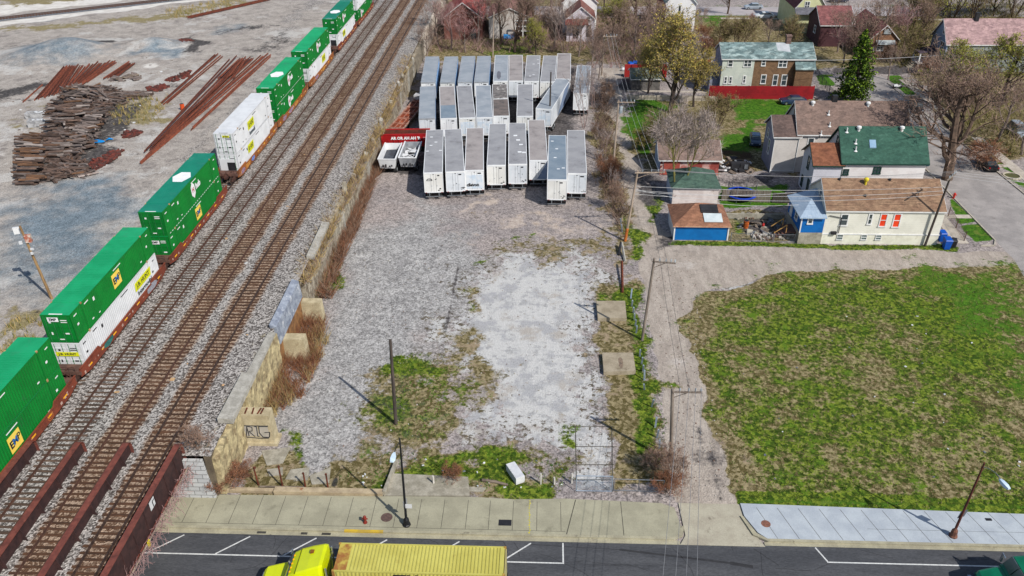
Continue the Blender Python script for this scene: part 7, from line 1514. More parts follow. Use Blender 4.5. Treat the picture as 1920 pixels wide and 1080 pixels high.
# street lamps
def lamp(bpx, tpx, h, hpx, hz, label, pm, bm, sign):
    a = G(*bpx, .15); e = G(*tpx, .15+h); t = thing('street_lamp', label, 'street lamp', a); d = e-a
    b = B(); b.lathe([(.32,0),(.32,.1),(.25,.16),(.22,.6),(.15,.72),(.1,.8)], 8); b.build('base', bm, t)
    b = B(); b.path([(0,0,.9), d*.5, d], [.1,.085,.06], 10); b.build('pole', pm, t)
    hd = G(*hpx, hz)-a; dirv = (hd-d); flat = Vector((dirv.x, dirv.y, 0)); st = d-Vector((0,0,.35))
    pts = [st, st+flat*.3+Vector((0,0,.32)), st+flat*.6+Vector((0,0,.45)), hd-flat.normalized()*.3+Vector((0,0,.03))]
    B().path(pts, [.035,.03,.03,.035], 7).build('arm', STEEL if pm is not BLACKP else BLACKP, t)
    rz = math.atan2(flat.y, flat.x); m4 = Matrix.Translation(hd) @ Matrix.Rotation(rz, 4, 'Z')
    b = B(); P = []
    for x, w_, z0, z1 in ((-.45,.08,-.05,.06),(-.2,.17,-.09,.1),(.2,.2,-.1,.1),(.5,.12,-.05,.05)): P += [(x,-w_,z0),(x,w_,z0),(x,w_*.7,z1),(x,-w_*.7,z1)]
    fs = [(3,2,1,0),(12,13,14,15)]
    for i in range(3):
        for j in range(4): fs.append((i*4+j, i*4+(j+1) % 4, (i+1)*4+(j+1) % 4, (i+1)*4+j))
    b.add([m4 @ Vector(q) for q in P], fs); b.build('lamp_head', M('lamp_pale', S(206,224,236,.85), S(186,208,224,.85), rough=.35), t)
    f = .27
    if sign == 'white':
        b = B(); b.cbox(d*.24+Vector((.28,-.1,0)), (.5,.02,.42)); b.build('notice_plate', WHITE, t)
        b = B(); b.cbox(d*.26+Vector((-.0,.06,.0)), (.45,.03,.6), 0, R(60)); b.build('parking_sign', M('sign_back', S(150,152,154), S(130,132,134), rough=.4), t)
    else:
        b = B(); b.cbox(d*.3+Vector((.1,.12,0)), (.62,.03,.8), 0, R(20), R(8)); b.build('parking_sign', M('sign_back_dark', S(96,100,108), S(80,84,92), rough=.4), t)
    return t
BLACKP = M('black_pole', S(34,36,40), S(26,28,32), rough=.5); BROWNP = M('brown_pole', S(110,58,46), S(84,46,40), scale=3, rough=.6)
lamp((762.7,984), (749.3,822), 8.7, (737,857), 8.9, 'black street lamp on the old pavement with a pale head', BLACKP, BLACKP, 'white')
lamp((1786.7,1005), (1846,868), 7.6, (1883,907), 7.7, 'brown street lamp on the new pavement with a dark sign on its pole', BROWNP, M('base_rust', S(140,92,72), S(104,70,58), scale=3), 'dark')
# hydrant, covers, kerb paint
t = thing('fire_hydrant', 'small red fire hydrant near the kerb left of the black lamp', 'hydrant', G(685, 980, .15))
HY = M('hydrant_red', S(150,56,44), S(120,44,38), scale=4, rough=.6)
B().lathe([(.17,0),(.17,.06),(.11,.08),(.11,.5),(.14,.52),(.14,.58),(.1,.7),(.04,.76)], 10).build('barrel', HY, t)
for sx in (-1,1): B().tube((sx*.1,0,.42),(sx*.22,0,.42),.055,n=8).build('outlet', HY, t)
def disc(px, py, r, mat, label, z=.15, n=20):
    p = G(px, py, z); b = B(); b.lathe([(r,0),(r,.006),(r*.86,.007),(r*.84,.004),(.02,.005)], n); o = b.build('manhole_cover', mat); o.location = p; tag(o, label, 'manhole cover')
disc(725, 970, .46, M('cover_brown', S(110,88,80), S(90,72,68), scale=5), 'round brown manhole cover beside the black street lamp')
disc(1436, 982, .36, M('cover_rust', S(150,100,82), S(118,82,70), scale=6), 'rust red manhole cover on the new pavement', .148)
for x, y, w_, l in ((947,980,.5,'square dark grate set in the old pavement'),(1853,974,.22,'small dark utility cover on the new pavement')):
    p = G(x, y, .15); b = B(); b.box(-w_,-w_*.6,0,w_,w_*.6,.008)
    for i in range(6): b.box(-w_+.08+i*w_*.32,-w_*.5,.008,-w_+.13+i*w_*.32,w_*.5,.014)
    o = b.build('grate', DARKST); o.location = p; tag(o, l, 'grate')
b = B()
for xa, xb in ((-21.6,-20.9),(-18.2,-17.7),(-16.6,-15.9)): b.box(xa, 43.6, .013, xb, 43.82, .018)
struct(b.build('gutter_stain', M('drain_dark', S(78,76,70), S(60,58,54))))
b = B(); b.box(-14.9, 43.905, .151, -11.9, 44.1, .154); b.box(-14.9, 43.893, .02, -11.9, 43.898, .15); struct(b.build('kerb_paint', M('kerb_yellow', S(220,184,52), S(190,160,70), scale=2)))
b = B()
for i in range(14): b.cbox((-.75+U(-.06,.06), 44.2+i*.25, .153), (U(.05,.1), U(.08,.2), .002), 0, U(-.3,.3))
struct(b.build('paint_mark', M('spray_yellow', S(220,206,40), S(200,190,60))))
# ================================================================== TRUCKS AND CARS
def loft(b, st, m=0):
    """stations (x, half width bottom, half width top, z bottom, z top, shoulder)"""
    vs = []
    for x, wb, wt, zb, zt, sh in st: zs = zb+(zt-zb)*sh; vs += [(x,-wb,zb),(x,-wb,zs),(x,-wt,zt-.06),(x,-wt*.86,zt),(x,wt*.86,zt),(x,wt,zt-.06),(x,wb,zs),(x,wb,zb)]
    fs = [tuple(range(7,-1,-1)), tuple(range((len(st)-1)*8, len(st)*8))]
    for i in range(len(st)-1):
        for j in range(8): fs.append((i*8+j, i*8+(j+1) % 8, (i+1)*8+(j+1) % 8, (i+1)*8+j))
    b.add(vs, fs, m)
CHROME = M('chrome', S(220,224,228), S(190,196,204), rough=.15, metal=.8)
def tractor(x, y, paint, label, fairing=True, z=.004):
    """road tractor facing -X, front bumper at x"""
    t = thing('semi_truck', label, 'truck', (x, y, z))
    b = B(); loft(b, [(.25,.86,.8,.75,1.45,.6),(.45,1.0,.92,.7,1.62,.6),(1.2,1.08,.98,.7,1.82,.6),(1.95,1.12,1.05,.7,1.98,.6)]); b.build('hood', paint, t)
    b = B(); loft(b, [(1.9,1.15,1.1,.6,2.05,.9),(2.05,1.17,1.12,.6,2.15,.7),(2.55,1.2,1.12,.6,2.95,.6),(3.1,1.22,1.14,.6,3.28,.7),(3.9,1.22,1.12,.6,3.62,.7),(4.75,1.22,1.05,.6,3.92,.7),(5.0,1.22,1.0,.6,3.95,.7)] if fairing else [(1.9,1.15,1.1,.6,2.05,.9),(2.05,1.17,1.12,.6,2.15,.7),(2.55,1.2,1.12,.6,2.9,.6),(3.4,1.2,1.1,.6,3.05,.7),(3.6,1.22,1.12,.6,3.3,.7),(5.2,1.22,1.1,.6,3.4,.7)]); cab = b.build('cab', paint, t)
    b = B()
    for s in (-1, 1): b.hexa([(2.08,min(s*.04,s*1.04),2.2),(2.08,max(s*.04,s*1.04),2.2),(2.5,max(s*.04,s*1.02),2.9),(2.5,min(s*.04,s*1.02),2.9),(2.0,min(s*.04,s*1.04),2.22),(2.0,max(s*.04,s*1.04),2.22),(2.42,max(s*.04,s*1.02),2.93),(2.42,min(s*.04,s*1.02),2.93)])
    b.build('windscreen', GLASS, cab)
    for s in (-1, 1):
        b = B(); b.add([(2.4,s*1.235,2.15),(3.15,s*1.235,2.1),(3.15,s*1.2,2.75),(2.7,s*1.2,2.75)], [(0,1,2,3) if s < 0 else (3,2,1,0)]); b.build('side_window', GLASS, cab)
        b = B(); b.add([(3.75,s*1.235,2.2),(4.3,s*1.235,2.2),(4.3,s*1.215,2.62),(3.75,s*1.215,2.62)], [(0,1,2,3) if s < 0 else (3,2,1,0)]); b.build('sleeper_window', GLASS, cab)
        b = B(); b.box(2.1, min(s*1.42,s*1.6), 1.9, 2.18, max(s*1.42,s*1.6), 2.65); b.tube((2.15,s*1.15,2.6),(2.15,s*1.5,2.6),.025,n=5); b.build('mirror', CHROME, t)
        b = B(); b.lathe([(.06,0),(.07,.3),(.07,2.4),(.05,2.5)], 8, 0, (5.2,s*.95,1.2)); b.build('exhaust_stack', CHROME, t)
        b = B(); b.tube((3.0,s*1.0,.75),(4.6,s*1.0,.75),.3,n=12); b.build('fuel_tank', CHROME, t)
        b = B(); b.box(.2, min(s*.62,s*.95), .95, .3, max(s*.62,s*.95), 1.25); b.build('headlight', GLASS, t)
        b = B(); loft(b, [(.5,.22,.2,.75,1.05,.6),(.9,.24,.22,1.0,1.32,.6),(1.5,.24,.22,1.0,1.32,.6),(1.95,.22,.2,.75,1.0,.6)]); o = b.build('fender', paint, t); o.location = (0, s*1.02, 0)
    b = B(); b.box(0,-1.15,.4,.25,1.15,.8); b.build('bumper', CHROME, t); b = B(); b.box(.18,-.55,.85,.28,.55,1.4); b.build('grille', CHROME, t)
    b = B(); b.box(1.0,-.4,.65,8.2,.4,.95); b.build('chassis', DARKST, t)
    b = B(); b.tube((5.15,-.5,1.2),(5.15,.9,3.3),.03,n=5); b.tube((5.3,.2,1.1),(5.35,.5,2.6),.04,n=5); b.tube((5.3,-.3,1.1),(6.3,-.1,1.25),.04,n=5); b.build('air_hose', DARKST, t)
    for xx in (1.25, 6.3, 7.6):
        for s in (-1, 1): B().wheel((xx, s*(1.0 if xx < 2 else .95), .5), .5, .3 if xx < 2 else .55, 'Y', 16, 0, 1).build('wheel', [BLACK, CHROME], t)
    return t
YEL = M('truck_yellow', S(226,236,8,.85), S(216,226,6,.85), scale=1, rough=.22, spec=.6); GRT = M('truck_green', S(10,120,84), S(8,108,76), scale=1, rough=.2, spec=.6)
ty = tractor(-19.6, 38.35, YEL, 'bright yellow road tractor pulling a yellow ribbed container')
for yy in (-.7,-.35,0,.35,.7): b = B(); b.cbox((2.62,yy,2.99),(.14,.1,.07)); b.build('marker_light', ORM, ty)
for s_ in (-.5,.5): b = B(); b.tube((2.06,s_,2.2),(2.3,s_*.4,2.62),.018,n=4); b.build('wiper', BLACK, ty)
b = B(); b.box(3.06,-1.1,3.262,3.1,1.1,3.3); b.build('roof_seam', M('seam_dark_yellow', S(120,124,10), S(100,104,8)), ty)
b = B(); b.box(3.85,.35,3.615,4.1,.62,3.75); b.build('roof_hatch', M('hatch_brown', S(150,96,30), S(120,76,30)), ty)
tg = tractor(30.3, 39.55, GRT, 'green road tractor cut by the lower right corner', False)
t = thing('container_chassis', 'dark road chassis carrying the yellow ribbed container', 'trailer', (-13.95, 38.35, .004))
b = B(); b.box(.2,-.5,.95,11.8,-.35,1.22); b.box(.2,.35,.95,11.8,.5,1.22)
for xx in (.2,4,8,11.6): b.box(xx,-1.2,1.0,xx+.2,1.2,1.2)
b.build('frame', DARKST, t)
for xx in (8.6, 9.9):
    for s in (-1, 1): B().wheel((xx, s*.95, .5), .5, .55, 'Y', 14, 0, 1).build('wheel', [BLACK, CHROME], t)
YC = M('container_yellow', S(206,199,104), S(194,186,92), scale=.6, rough=.6, stain=S(176,162,84), sthr=(.6,.74)); YR = M('container_rusty_yellow', S(200,170,80), S(140,84,48), scale=1.6, rough=.85)
t = thing('shipping_container', 'yellow ribbed container with rusty corners on the street truck', 'shipping container', (-13.9, 38.35, 1.23))
L_, W_, H_ = 11.65, 1.22, 2.62
b = B(); n = 42; p = (L_-1.3)/n; pts = []
for i in range(n): x = .95+i*p; pts += [(x,H_-.04),(x+p*.4,H_-.04),(x+p*.5,H_-.085),(x+p*.9,H_-.085)]
pts.append((L_-.35,H_-.04)); k = len(pts)
b.add([(x,-W_+.06,z) for x,z in pts]+[(x,W_-.06,z) for x,z in pts], [(i+1,i,k+i,k+i+1)[::-1] for i in range(k-1)])
b.box(.1,-W_+.07,.1,L_-.1,W_-.07,H_-.1)
bb = B()
for s in (-1, 1):
    q = []
    for i in range(n): x = .3+i*(L_-.6)/n; pp = (L_-.6)/n; q += [(x,0),(x+pp*.4,0),(x+pp*.5,.04),(x+pp*.9,.04)]
    q.append((L_-.3,0)); kk = len(q)
    b.add([(x,s*(W_-o),.15) for x,o in q]+[(x,s*(W_-o),H_-.12) for x,o in q], [((i,i+1,kk+i+1,kk+i) if s < 0 else (i+1,i,kk+i,kk+i+1)) for i in range(kk-1)])
b.build('body', YC, t)
b = B()
for s in (-1, 1): b.box(.1, min(s*W_,s*(W_-.1)), H_-.13, L_-.1, max(s*W_,s*(W_-.1)), H_-.02); b.box(.1, min(s*W_,s*(W_-.1)), 0, L_-.1, max(s*W_,s*(W_-.1)), .16)
b.box(L_-.4,-W_+.1,H_-.06,L_-.1,W_-.1,H_-.03); b.build('rail', YC, t)
b = B(); b.box(.1,-W_+.1,H_-.07,.95,W_-.1,H_-.028); b.build('roof_end_plate', M('rust_yellow_plate', S(204,184,84), S(160,104,56), scale=1.4, rough=.85), t)
b = B()
for xx in (0, L_-.16):
    for s in (-1, 1): b.box(xx, min(s*(W_+.005),s*(W_-.14)), 0, xx+.16, max(s*(W_+.005),s*(W_-.14)), H_)
b.build('corner_post', YR, t)
b = B(); b.box(L_-.05,-W_+.14,.1,L_+.03,W_-.14,H_-.1); b.build('door', M('door_dull_yellow', S(190,180,120), S(170,160,110)), t)
q = B()
for i, s_ in enumerate('ZIM'): pass
letters('lettering', 'ZIM', 1.0, DARKST, t, face_ny(5.0,-W_-.02,1.95), .006, .05)
def car(x, y, rz, paint, label, kind='sedan', z=.004):
    t = thing('parked_car', label, 'car', (x, y, z), rz)
    hh = {'sedan':1.42,'suv':1.75,'van':1.85}[kind]; L = 4.6
    b = B(); loft(b, [(0,.74,.66,.35,.72,.6),(.25,.86,.78,.28,.86,.6),(1.2,.9,.84,.26,.96,.6),(3.4,.9,.84,.26,1.0,.6),(4.35,.86,.78,.3,.98,.6),(4.6,.76,.68,.4,.84,.6)]); body = b.build('body', paint, t)
    c0, c1, c2, c3 = (1.15,1.8,3.3,4.1) if kind == 'sedan' else (1.05,1.6,4.0,4.45)
    b = B(); loft(b, [(c0,.78,.74,.9,.98,.5),(c1,.78,.62,.9,hh-.03,.3),(c2,.78,.62,.9,hh-.03,.3),(c3,.78,.72,.9,1.02,.5)]); cb = b.build('cabin_glass', GLASS, t)
    b = B(); loft(b, [(c1-.08,.62,.6,hh-.05,hh-.01,.5),(c1+.2,.66,.6,hh-.05,hh+.03,.5),(c2-.2,.66,.6,hh-.05,hh+.03,.5),(c2+.08,.62,.6,hh-.05,hh-.01,.5)]); b.build('roof', paint, t)
    for xx in (.85, 3.75):
        for s in (-1, 1): B().wheel((xx, s*.8, .32), .32, .2, 'Y', 14, 0, 1).build('wheel', [BLACK, CHROME], t)
    for s in (-1, 1):
        b = B(); b.box(-.02, min(s*.45,s*.7), .6, .08, max(s*.45,s*.7), .75); b.build('headlight', INS, t)
        b = B(); b.box(4.54, min(s*.5,s*.74), .7, 4.63, max(s*.5,s*.74), .88); b.build('tail_light', M('red_lamp', S(1,1,1)), t)
    return t
cp = {k: M('car_'+k, c, tuple(q*.85 for q in c[:3])+(1,), rough=.2, spec=.7) for k, c in {'white':S(226,230,232,.8),'navy':S(36,56,84),'black':S(26,26,30),'blue':S(30,70,110),'silver':S(170,180,190)}.items()}
p = G(1610,176); car(p.x, p.y, R(86), cp['white'], 'white car facing the camera beside the conifer', 'suv')
p = G(1731,316); car(p.x, p.y, R(92), cp['blue'], 'dark blue car half hidden by the green roof', 'suv')
p = G(1858,318); car(p.x-.2, p.y+3.2, R(-92), cp['black'], 'black parked car with red tail lights across the side road')
p = G(1395,17); car(p.x, p.y, R(2), cp['silver'], 'blue and silver car driving on the far street')
p = G(1722,215); car(p.x, p.y, R(82), cp['black'], 'black car parked in the shade of the large bare tree', 'suv')
p = G(1906,262); car(p.x+1, p.y, R(88), cp['silver'], 'silver van at the right edge among bare trees', 'van')
p = G(1449,292); car(p.x-2.0, p.y+3, R(80), cp['navy'], 'dark car on the lawn left of the grey house')
p = G(1470,200); car(p.x-.4, p.y+1.5, R(4), cp['navy'], 'navy car parked behind the grey house, before the red fence')
p = G(1555,12); car(p.x+6, p.y+5, R(183), cp['navy'], 'dark car on the far street behind the red roof')
p = G(1430,34); car(p.x-2, p.y, R(4), cp['white'], 'white car behind the brown shrubs below the far street')
# white scooter by the side road
t = thing('motor_scooter', 'white covered scooter at the kerb of the side road, right of the white car', 'scooter', G(1681, 166), R(10))
b = B(); loft(b, [(-.7,.2,.12,.45,.75,.5),(-.2,.24,.16,.4,.85,.5),(.4,.2,.14,.4,.7,.5),(.7,.12,.1,.5,1.05,.5)]); b.build('body', WHITE, t)
for xx in (-.6,.75): B().wheel((xx,0,.3),.3,.14,'Y',12).build('wheel', BLACK, t)
B().path([(.7,0,.7),(.6,0,1.1),(.55,-.3,1.15),(.55,.3,1.15)], .03, 5).build('handlebar', DARKST, t)
# ================================================================== BACK YARDS
BINB = M('bin_blue', S(16,92,196), S(12,80,176), rough=.45)
def bin_(px, py, label, mat=BINB, s=1., dx=0., dy=0.):
    p = G(px, py); t = thing('wheelie_bin', label, 'bin', (p.x+dx, p.y+dy, 0), U(-.4,.4)); t.scale = (s,s,s)
    b = B(); b.hexa([(-.26,-.3,.05),(.26,-.3,.05),(.26,.3,.05),(-.26,.3,.05),(-.33,-.4,1.0),(.33,-.4,1.0),(.33,.4,1.0),(-.33,.4,1.0)]); b.build('body', mat, t)
    b = B(); b.hexa([(-.36,-.44,1.0),(.36,-.44,1.0),(.36,.42,1.0),(-.36,.42,1.0),(-.3,-.36,1.08),(.3,-.36,1.08),(.3,.4,1.16),(-.3,.4,1.16)]); b.build('lid', mat, t)
    for s_ in (-1,1): B().wheel((s_*.3,.33,.12),.12,.08,'X',10).build('wheel', BLACK, t)
bin_(1773, 466, 'blue bin at the front corner of the cream bungalow', s=1.25); bin_(1771, 458, 'blue bin with its lid toward the bungalow wall, behind another', s=1.15, dx=-.1, dy=.9); bin_(1786, 463, 'black bin beside the two blue ones at the bungalow corner', DARKST, .95)
bin_(1182, 131, 'blue bin standing on the alley bend beside white bags', s=1.3); bin_(1190, 128, 'blue bin on the red wall at the alley bend, right of the bags', s=1.2)
b = B()
for i in range(5): b.lathe([(.1,0),(.4,.15),(.42,.35),(.25,.55),(.06,.66)], 8, 0, (U(-.6,.6), U(-.3,.3), 0))
o = b.build('rubbish_bags', WHITE); o.location = G(1173, 132); tag(o, 'white rubbish bags heaped beside the blue bin at the alley bend', 'rubbish')
def barrel(px, py, mat, label, s=1., z=0.):
    p = G(px, py, z); t = thing('barrel', label, 'barrel', p); B().lathe([(.26*s,0),(.29*s,.03),(.29*s,.28*s),(.31*s,.3*s),(.29*s,.32*s),(.29*s,.6*s),(.31*s,.62*s),(.29*s,.64*s),(.29*s,.86*s),(.25*s,.88*s)], 14).build('drum', mat, t); B().lathe([(.25*s,.885*s),(.2*s,.89*s)], 14).build('lid', DARKST, t)
barrel(1398, 427, M('drum_orange', S(206,104,36), S(160,76,30), scale=4), 'orange rusty drum on bare soil behind the blue garage', 1.15)
barrel(343, 206, M('drum_vivid', S(236,96,40), S(206,80,36)), 'orange plastic barrel beside the rail stacks in the yard', 1.15, ZY)
barrel(1340, 122, BINB, 'blue barrel at the end of the rust red shed', 1.3)
t = thing('gas_cylinder', 'small red cylinder lying among scraps in the back yard', 'cylinder', G(1430, 428)); B().lathe([(.16,0),(.18,.05),(.18,.6),(.1,.72),(.05,.8)], 10).build('bottle', M('cyl_red', S(196,50,46), S(170,44,40)), t); B().lathe([(.06,.8),(.06,.9)], 8).build('valve', STEEL, t)
# trampoline with net
t = thing('trampoline', 'blue rimmed trampoline with a dark net on the back lawn', 'trampoline', G(1389, 372)); n = 20; b = B()
for i in range(n):
    a0, a1 = 6.283*i/n, 6.283*(i+1)/n
    b.hexa([(1.75*math.cos(a0),1.75*math.sin(a0),.75),(2.1*math.cos(a0),2.1*math.sin(a0),.75),(2.1*math.cos(a1),2.1*math.sin(a1),.75),(1.75*math.cos(a1),1.75*math.sin(a1),.75),(1.75*math.cos(a0),1.75*math.sin(a0),.82),(2.1*math.cos(a0),2.1*math.sin(a0),.82),(2.1*math.cos(a1),2.1*math.sin(a1),.82),(1.75*math.cos(a1),1.75*math.sin(a1),.82)])
b.build('rim_pad', M('pad_blue', S(40,80,210), S(30,70,190), rough=.5), t)
b = B(); b.lathe([(1.76,.77),(.05,.77)], 20); b.build('jumping_mat', BLACK, t)
for i in range(6): a = 6.283*i/6; b = B(); b.tube((1.95*math.cos(a),1.95*math.sin(a),0),(1.95*math.cos(a),1.95*math.sin(a),2.4),.03,n=6); b.build('leg', STEEL, t)
b = B()
for i in range(48): a = 6.283*i/48; b.tube((1.85*math.cos(a),1.85*math.sin(a),.8),(1.85*math.cos(a),1.85*math.sin(a),2.3),.008,n=3,cap=False)
for zz in (1.1,1.5,1.9,2.3):
    for i in range(24): a0, a1 = 6.283*i/24, 6.283*(i+1)/24; b.tube((1.85*math.cos(a0),1.85*math.sin(a0),zz),(1.85*math.cos(a1),1.85*math.sin(a1),zz),.01,n=3,cap=False)
b.build('safety_net', BLACK, t)
def fence(pts, h, label, mat, kind='board', cat='fence'):
    t = thing('wooden_fence' if kind == 'board' else 'wire_fence', label, cat, (pts[0][0], pts[0][1], 0)); o0 = Vector((pts[0][0], pts[0][1], 0)); b = B(); q = B()
    for (xa, ya), (xb, yb) in zip(pts, pts[1:]):
        a, c = Vector((xa,ya,0))-o0, Vector((xb,yb,0))-o0; d = c-a; L = d.length; u = d/L; rz = math.atan2(u.y, u.x)
        if kind == 'board':
            k = int(L/.2)
            for i in range(k): b.cbox(a+u*(i*.2+.1)+Vector((0,0,h/2+.03+U(-.04,.04))), (.18,.025,h), 0, rz)
            for zz in (.4, h-.3): b.cbox(a+d*.5+Vector((0,0,zz))+Vector((-u.y,u.x,0))*.05, (L,.06,.09), 0, rz)
        else:
            b.tube(a+Vector((0,0,h)), c+Vector((0,0,h)), .025, n=5); b.tube(a+Vector((0,0,.12)), c+Vector((0,0,.12)), .015, n=4)
            k = int(L/.16)
            for i in range(k): b.tube(a+u*(i*.16)+Vector((0,0,.12)), a+u*min(L,(i*.16+h*.5))+Vector((0,0,h)), .006, n=3, cap=False); b.tube(a+u*min(L,(i*.16+h*.5))+Vector((0,0,.12)), a+u*(i*.16)+Vector((0,0,h)), .006, n=3, cap=False)
        k = max(1, int(L/2.4))
        for i in range(k+1): q = B(); q.cbox(a+d*(i/k)+Vector((-u.y,u.x,0))*.09+Vector((0,0,h/2)), (.09,.09,h+.1), 0, rz); q.build('fence_post', mat, t)
    b.build('panel' if kind == 'board' else 'wire_panel', mat, t); return t
def g2(*p): return [tuple(G(x, y)[:2]) for x, y in p]
FB = M('fence_grey', S(150,138,126), S(112,102,94), scale=2, rough=.95, stretch=(4,4,.3)); FD = M('fence_dark', S(84,76,72), S(62,56,54), scale=2, rough=.95, stretch=(4,4,.3))
fence([(24.2,103.6),(30.6,103.2)], 1.7, 'grey board fence behind the trampoline', FB); fence([(30.9,103.1),(35.8,103.0)], 1.5, 'dark board fence between the trampoline lawn and the grey house', FD)
fence(g2((1345,190),(1175,187)), .9, 'low pale fence along the far side of the alley lawn', M('fence_pale', S(206,196,180), S(176,166,150), scale=2))
RW = M('wire_rust', S(110,84,70), S(84,66,58), rough=.8)
fence(g2((1776,406),(1806,452)), 1.3, 'rusty wire fence at the front yard of the cream bungalow', RW, 'wire'); fence(g2((1370,452),(1490,455)), 1.1, 'thin wire fence between the blue garage and the bungalow', STEEL, 'wire'); fence(g2((1527,140),(1560,185)), 1.5, 'dark iron fence at the front corner of the duplex', DARKST, 'wire')
b = B(); b.box(23.4, 98.2, 0, 31.2, 98.45, .7); tag(b.build('low_wall', CONC), 'low grey wall between the trampoline lawn and the bare soil', 'low wall')
t = thing('wooden_steps', 'brown wooden deck steps with a tan handrail at the blue porch', 'steps', (29.6, 93.2, 0)); DK = M('deck_brown', S(130,92,78), S(100,72,62), scale=2)
b = B(); b.box(.4,-.6,.9,1.8,1.6,1.05)
for k in range(4): b.box(.4-k*.35-.35,-.5,.7-k*.2,.4-k*.35,1.0,.8-k*.2)
b.box(.5,-.5,0,.6,-.4,.9); b.box(1.6,-.5,0,1.7,-.4,.9); b.build('tread', DK, t)
b = B(); b.tube((-.9,-.55,.9),(.5,-.55,2.0),.06,n=5); b.tube((-.9,-.55,0),(-.9,-.55,1.0),.06,n=5); b.tube((.5,-.55,.9),(.5,-.55,2.0),.06,n=5); b.tube((-.9,1.2,.9),(.5,1.2,2.0),.06,n=5); b.tube((.5,1.2,.9),(.5,1.2,2.0),.06,n=5); b.build('handrail', M('new_timber', S(206,160,92), S(180,138,80), scale=2), t)
def heap(polypx, n, smin, smax, h, mats, name, label, cat, z=0., flat=.5, kind='stuff'):
    P = [G(x, y, z) for x, y in polypx]; c = sum(P, Vector())/len(P); b = B()
    for _ in range(n):
        k = random.randrange(len(P)); f = math.sqrt(rnd()); e = P[k].lerp(P[(k+1) % len(P)], rnd()); p = c.lerp(e, f); s = U(smin, smax)
        b.cbox((p.x, p.y, z+.03+h*(1-f)*rnd()+s*flat*.3), (s*U(.6,1.6), s*U(.3,.9), s*flat), random.randrange(len(mats)), U(0,3.14), U(-.5,.5), U(-.4,.4))
    tag(b.build(name, mats), label, cat, None, kind)
RUB = [CONC, M('rubble_pale', S(206,200,190), S(180,172,162)), M('rubble_brown', S(140,112,96), S(110,90,78))]
heap([(1370,402),(1450,398),(1452,408),(1375,412)], 70, .2, .5, .3, RUB, 'rubble', 'rubble heaped along the low wall behind the blue garage', 'rubble')
heap([(1405,440),(1460,432),(1480,448),(1420,452)], 60, .2, .5, .2, RUB, 'rubble', 'broken masonry on bare soil near the wire fence', 'rubble')
heap([(1370,415),(1470,412),(1480,440),(1400,440)], 30, .4, 1.4, .1, [WOODGREY, STEEL, CONC], 'scrap_wood', 'loose boards and pipes lying in the bare back yard', 'scrap', 0, .1)
heap([(1335,300),(1400,295),(1410,325),(1340,325)], 45, .3, 1.2, .4, [WHITE, WOODGREY, DARKST, STEEL], 'scrap_wood', 'pale junk and boards beside the brown roofed garage', 'scrap', 0, .2)
t = thing('dog_kennel', 'black cage shaped box in the yard left of the grey house', 'cage', G(1385, 316), .05); b = B()
for zz in (.05,1.15): b.path([(-1.3,-.7,zz),(1.3,-.7,zz),(1.3,.7,zz),(-1.3,.7,zz),(-1.3,-.7,zz)], .04, 5)
for x, y in ((-1.3,-.7),(1.3,-.7),(1.3,.7),(-1.3,.7),(0,-.7)): b.tube((x,y,0),(x,y,1.15),.04,n=5)
b.build('frame', BLACK, t); b = B(); b.box(-1.25,-.65,.05,1.25,.65,.9); b.build('crate', M('crate_dark', S(52,52,56), S(40,40,44)), t); b = B(); b.box(.6,-.75,.2,1.1,-.67,.9); b.build('panel', STEEL, t)
t = thing('satellite_dish', 'grey satellite dish at the front corner of the white house', 'satellite dish', (50.3, 101.9, 0)); B().tube((0,0,0),(0,0,2.6),.05,n=6).build('mast', STEEL, t)
b = B(); n = 16; b.add([(.75*math.cos(6.283*i/n), -.25-.2*math.sin(6.283*i/n), 2.75+.5*math.sin(6.283*i/n)) for i in range(n)]+[(0,.05,2.7)], [(i,(i+1) % n,n) for i in range(n)]); b.build('dish', INS, t)
t = thing('planter_ring', 'pale stone ring bed on the verge across the side road', 'planter', G(1897, 331)); b = B(); n = 18
for i in range(n): a = 6.283*i/n; b.cbox((1.1*math.cos(a),1.1*math.sin(a),.1), (.36,.22,.2), 0, a+1.57)
b.build('stone_ring', M('ring_pale', S(216,206,186), S(190,180,160)), t); B().lathe([(1.0,.02),(1.0,.1),(.05,.12)], 16).build('soil', M('soil_dark', S(96,100,50), S(76,70,50), scale=4), t)
t = thing('fire_hydrant', 'red hydrant on the verge at the front of the cream bungalow', 'hydrant', G(1788, 372)); B().lathe([(.22,0),(.22,.06),(.14,.08),(.14,.6),(.18,.62),(.18,.7),(.05,.85)], 10).build('barrel', M('hyd_bright', S(206,50,40), S(180,44,36)), t)
for sx in (-1,1): B().tube((sx*.13,0,.5),(sx*.3,0,.5),.07,n=8).build('outlet', M('hyd_bright', S(1,1,1)), t)
b = B(); b.hexa([(-.9,-.4,.3),(.9,-.4,.3),(.9,.4,.3),(-.9,.4,.3),(-1.1,-.1,.9),(1.2,-.3,.7),(1.1,.3,.9),(-1.0,.4,1.1)])
for s in (-.7,.7): b.box(s-.05,-.05,0,s+.05,.05,.35)
o = b.build('tarp_cover', M('tarp_blue', S(30,150,226), S(24,130,206), rough=.4)); o.location = G(953, 74); tag(o, 'bright blue tarp over a low object before the porch house', 'tarp')

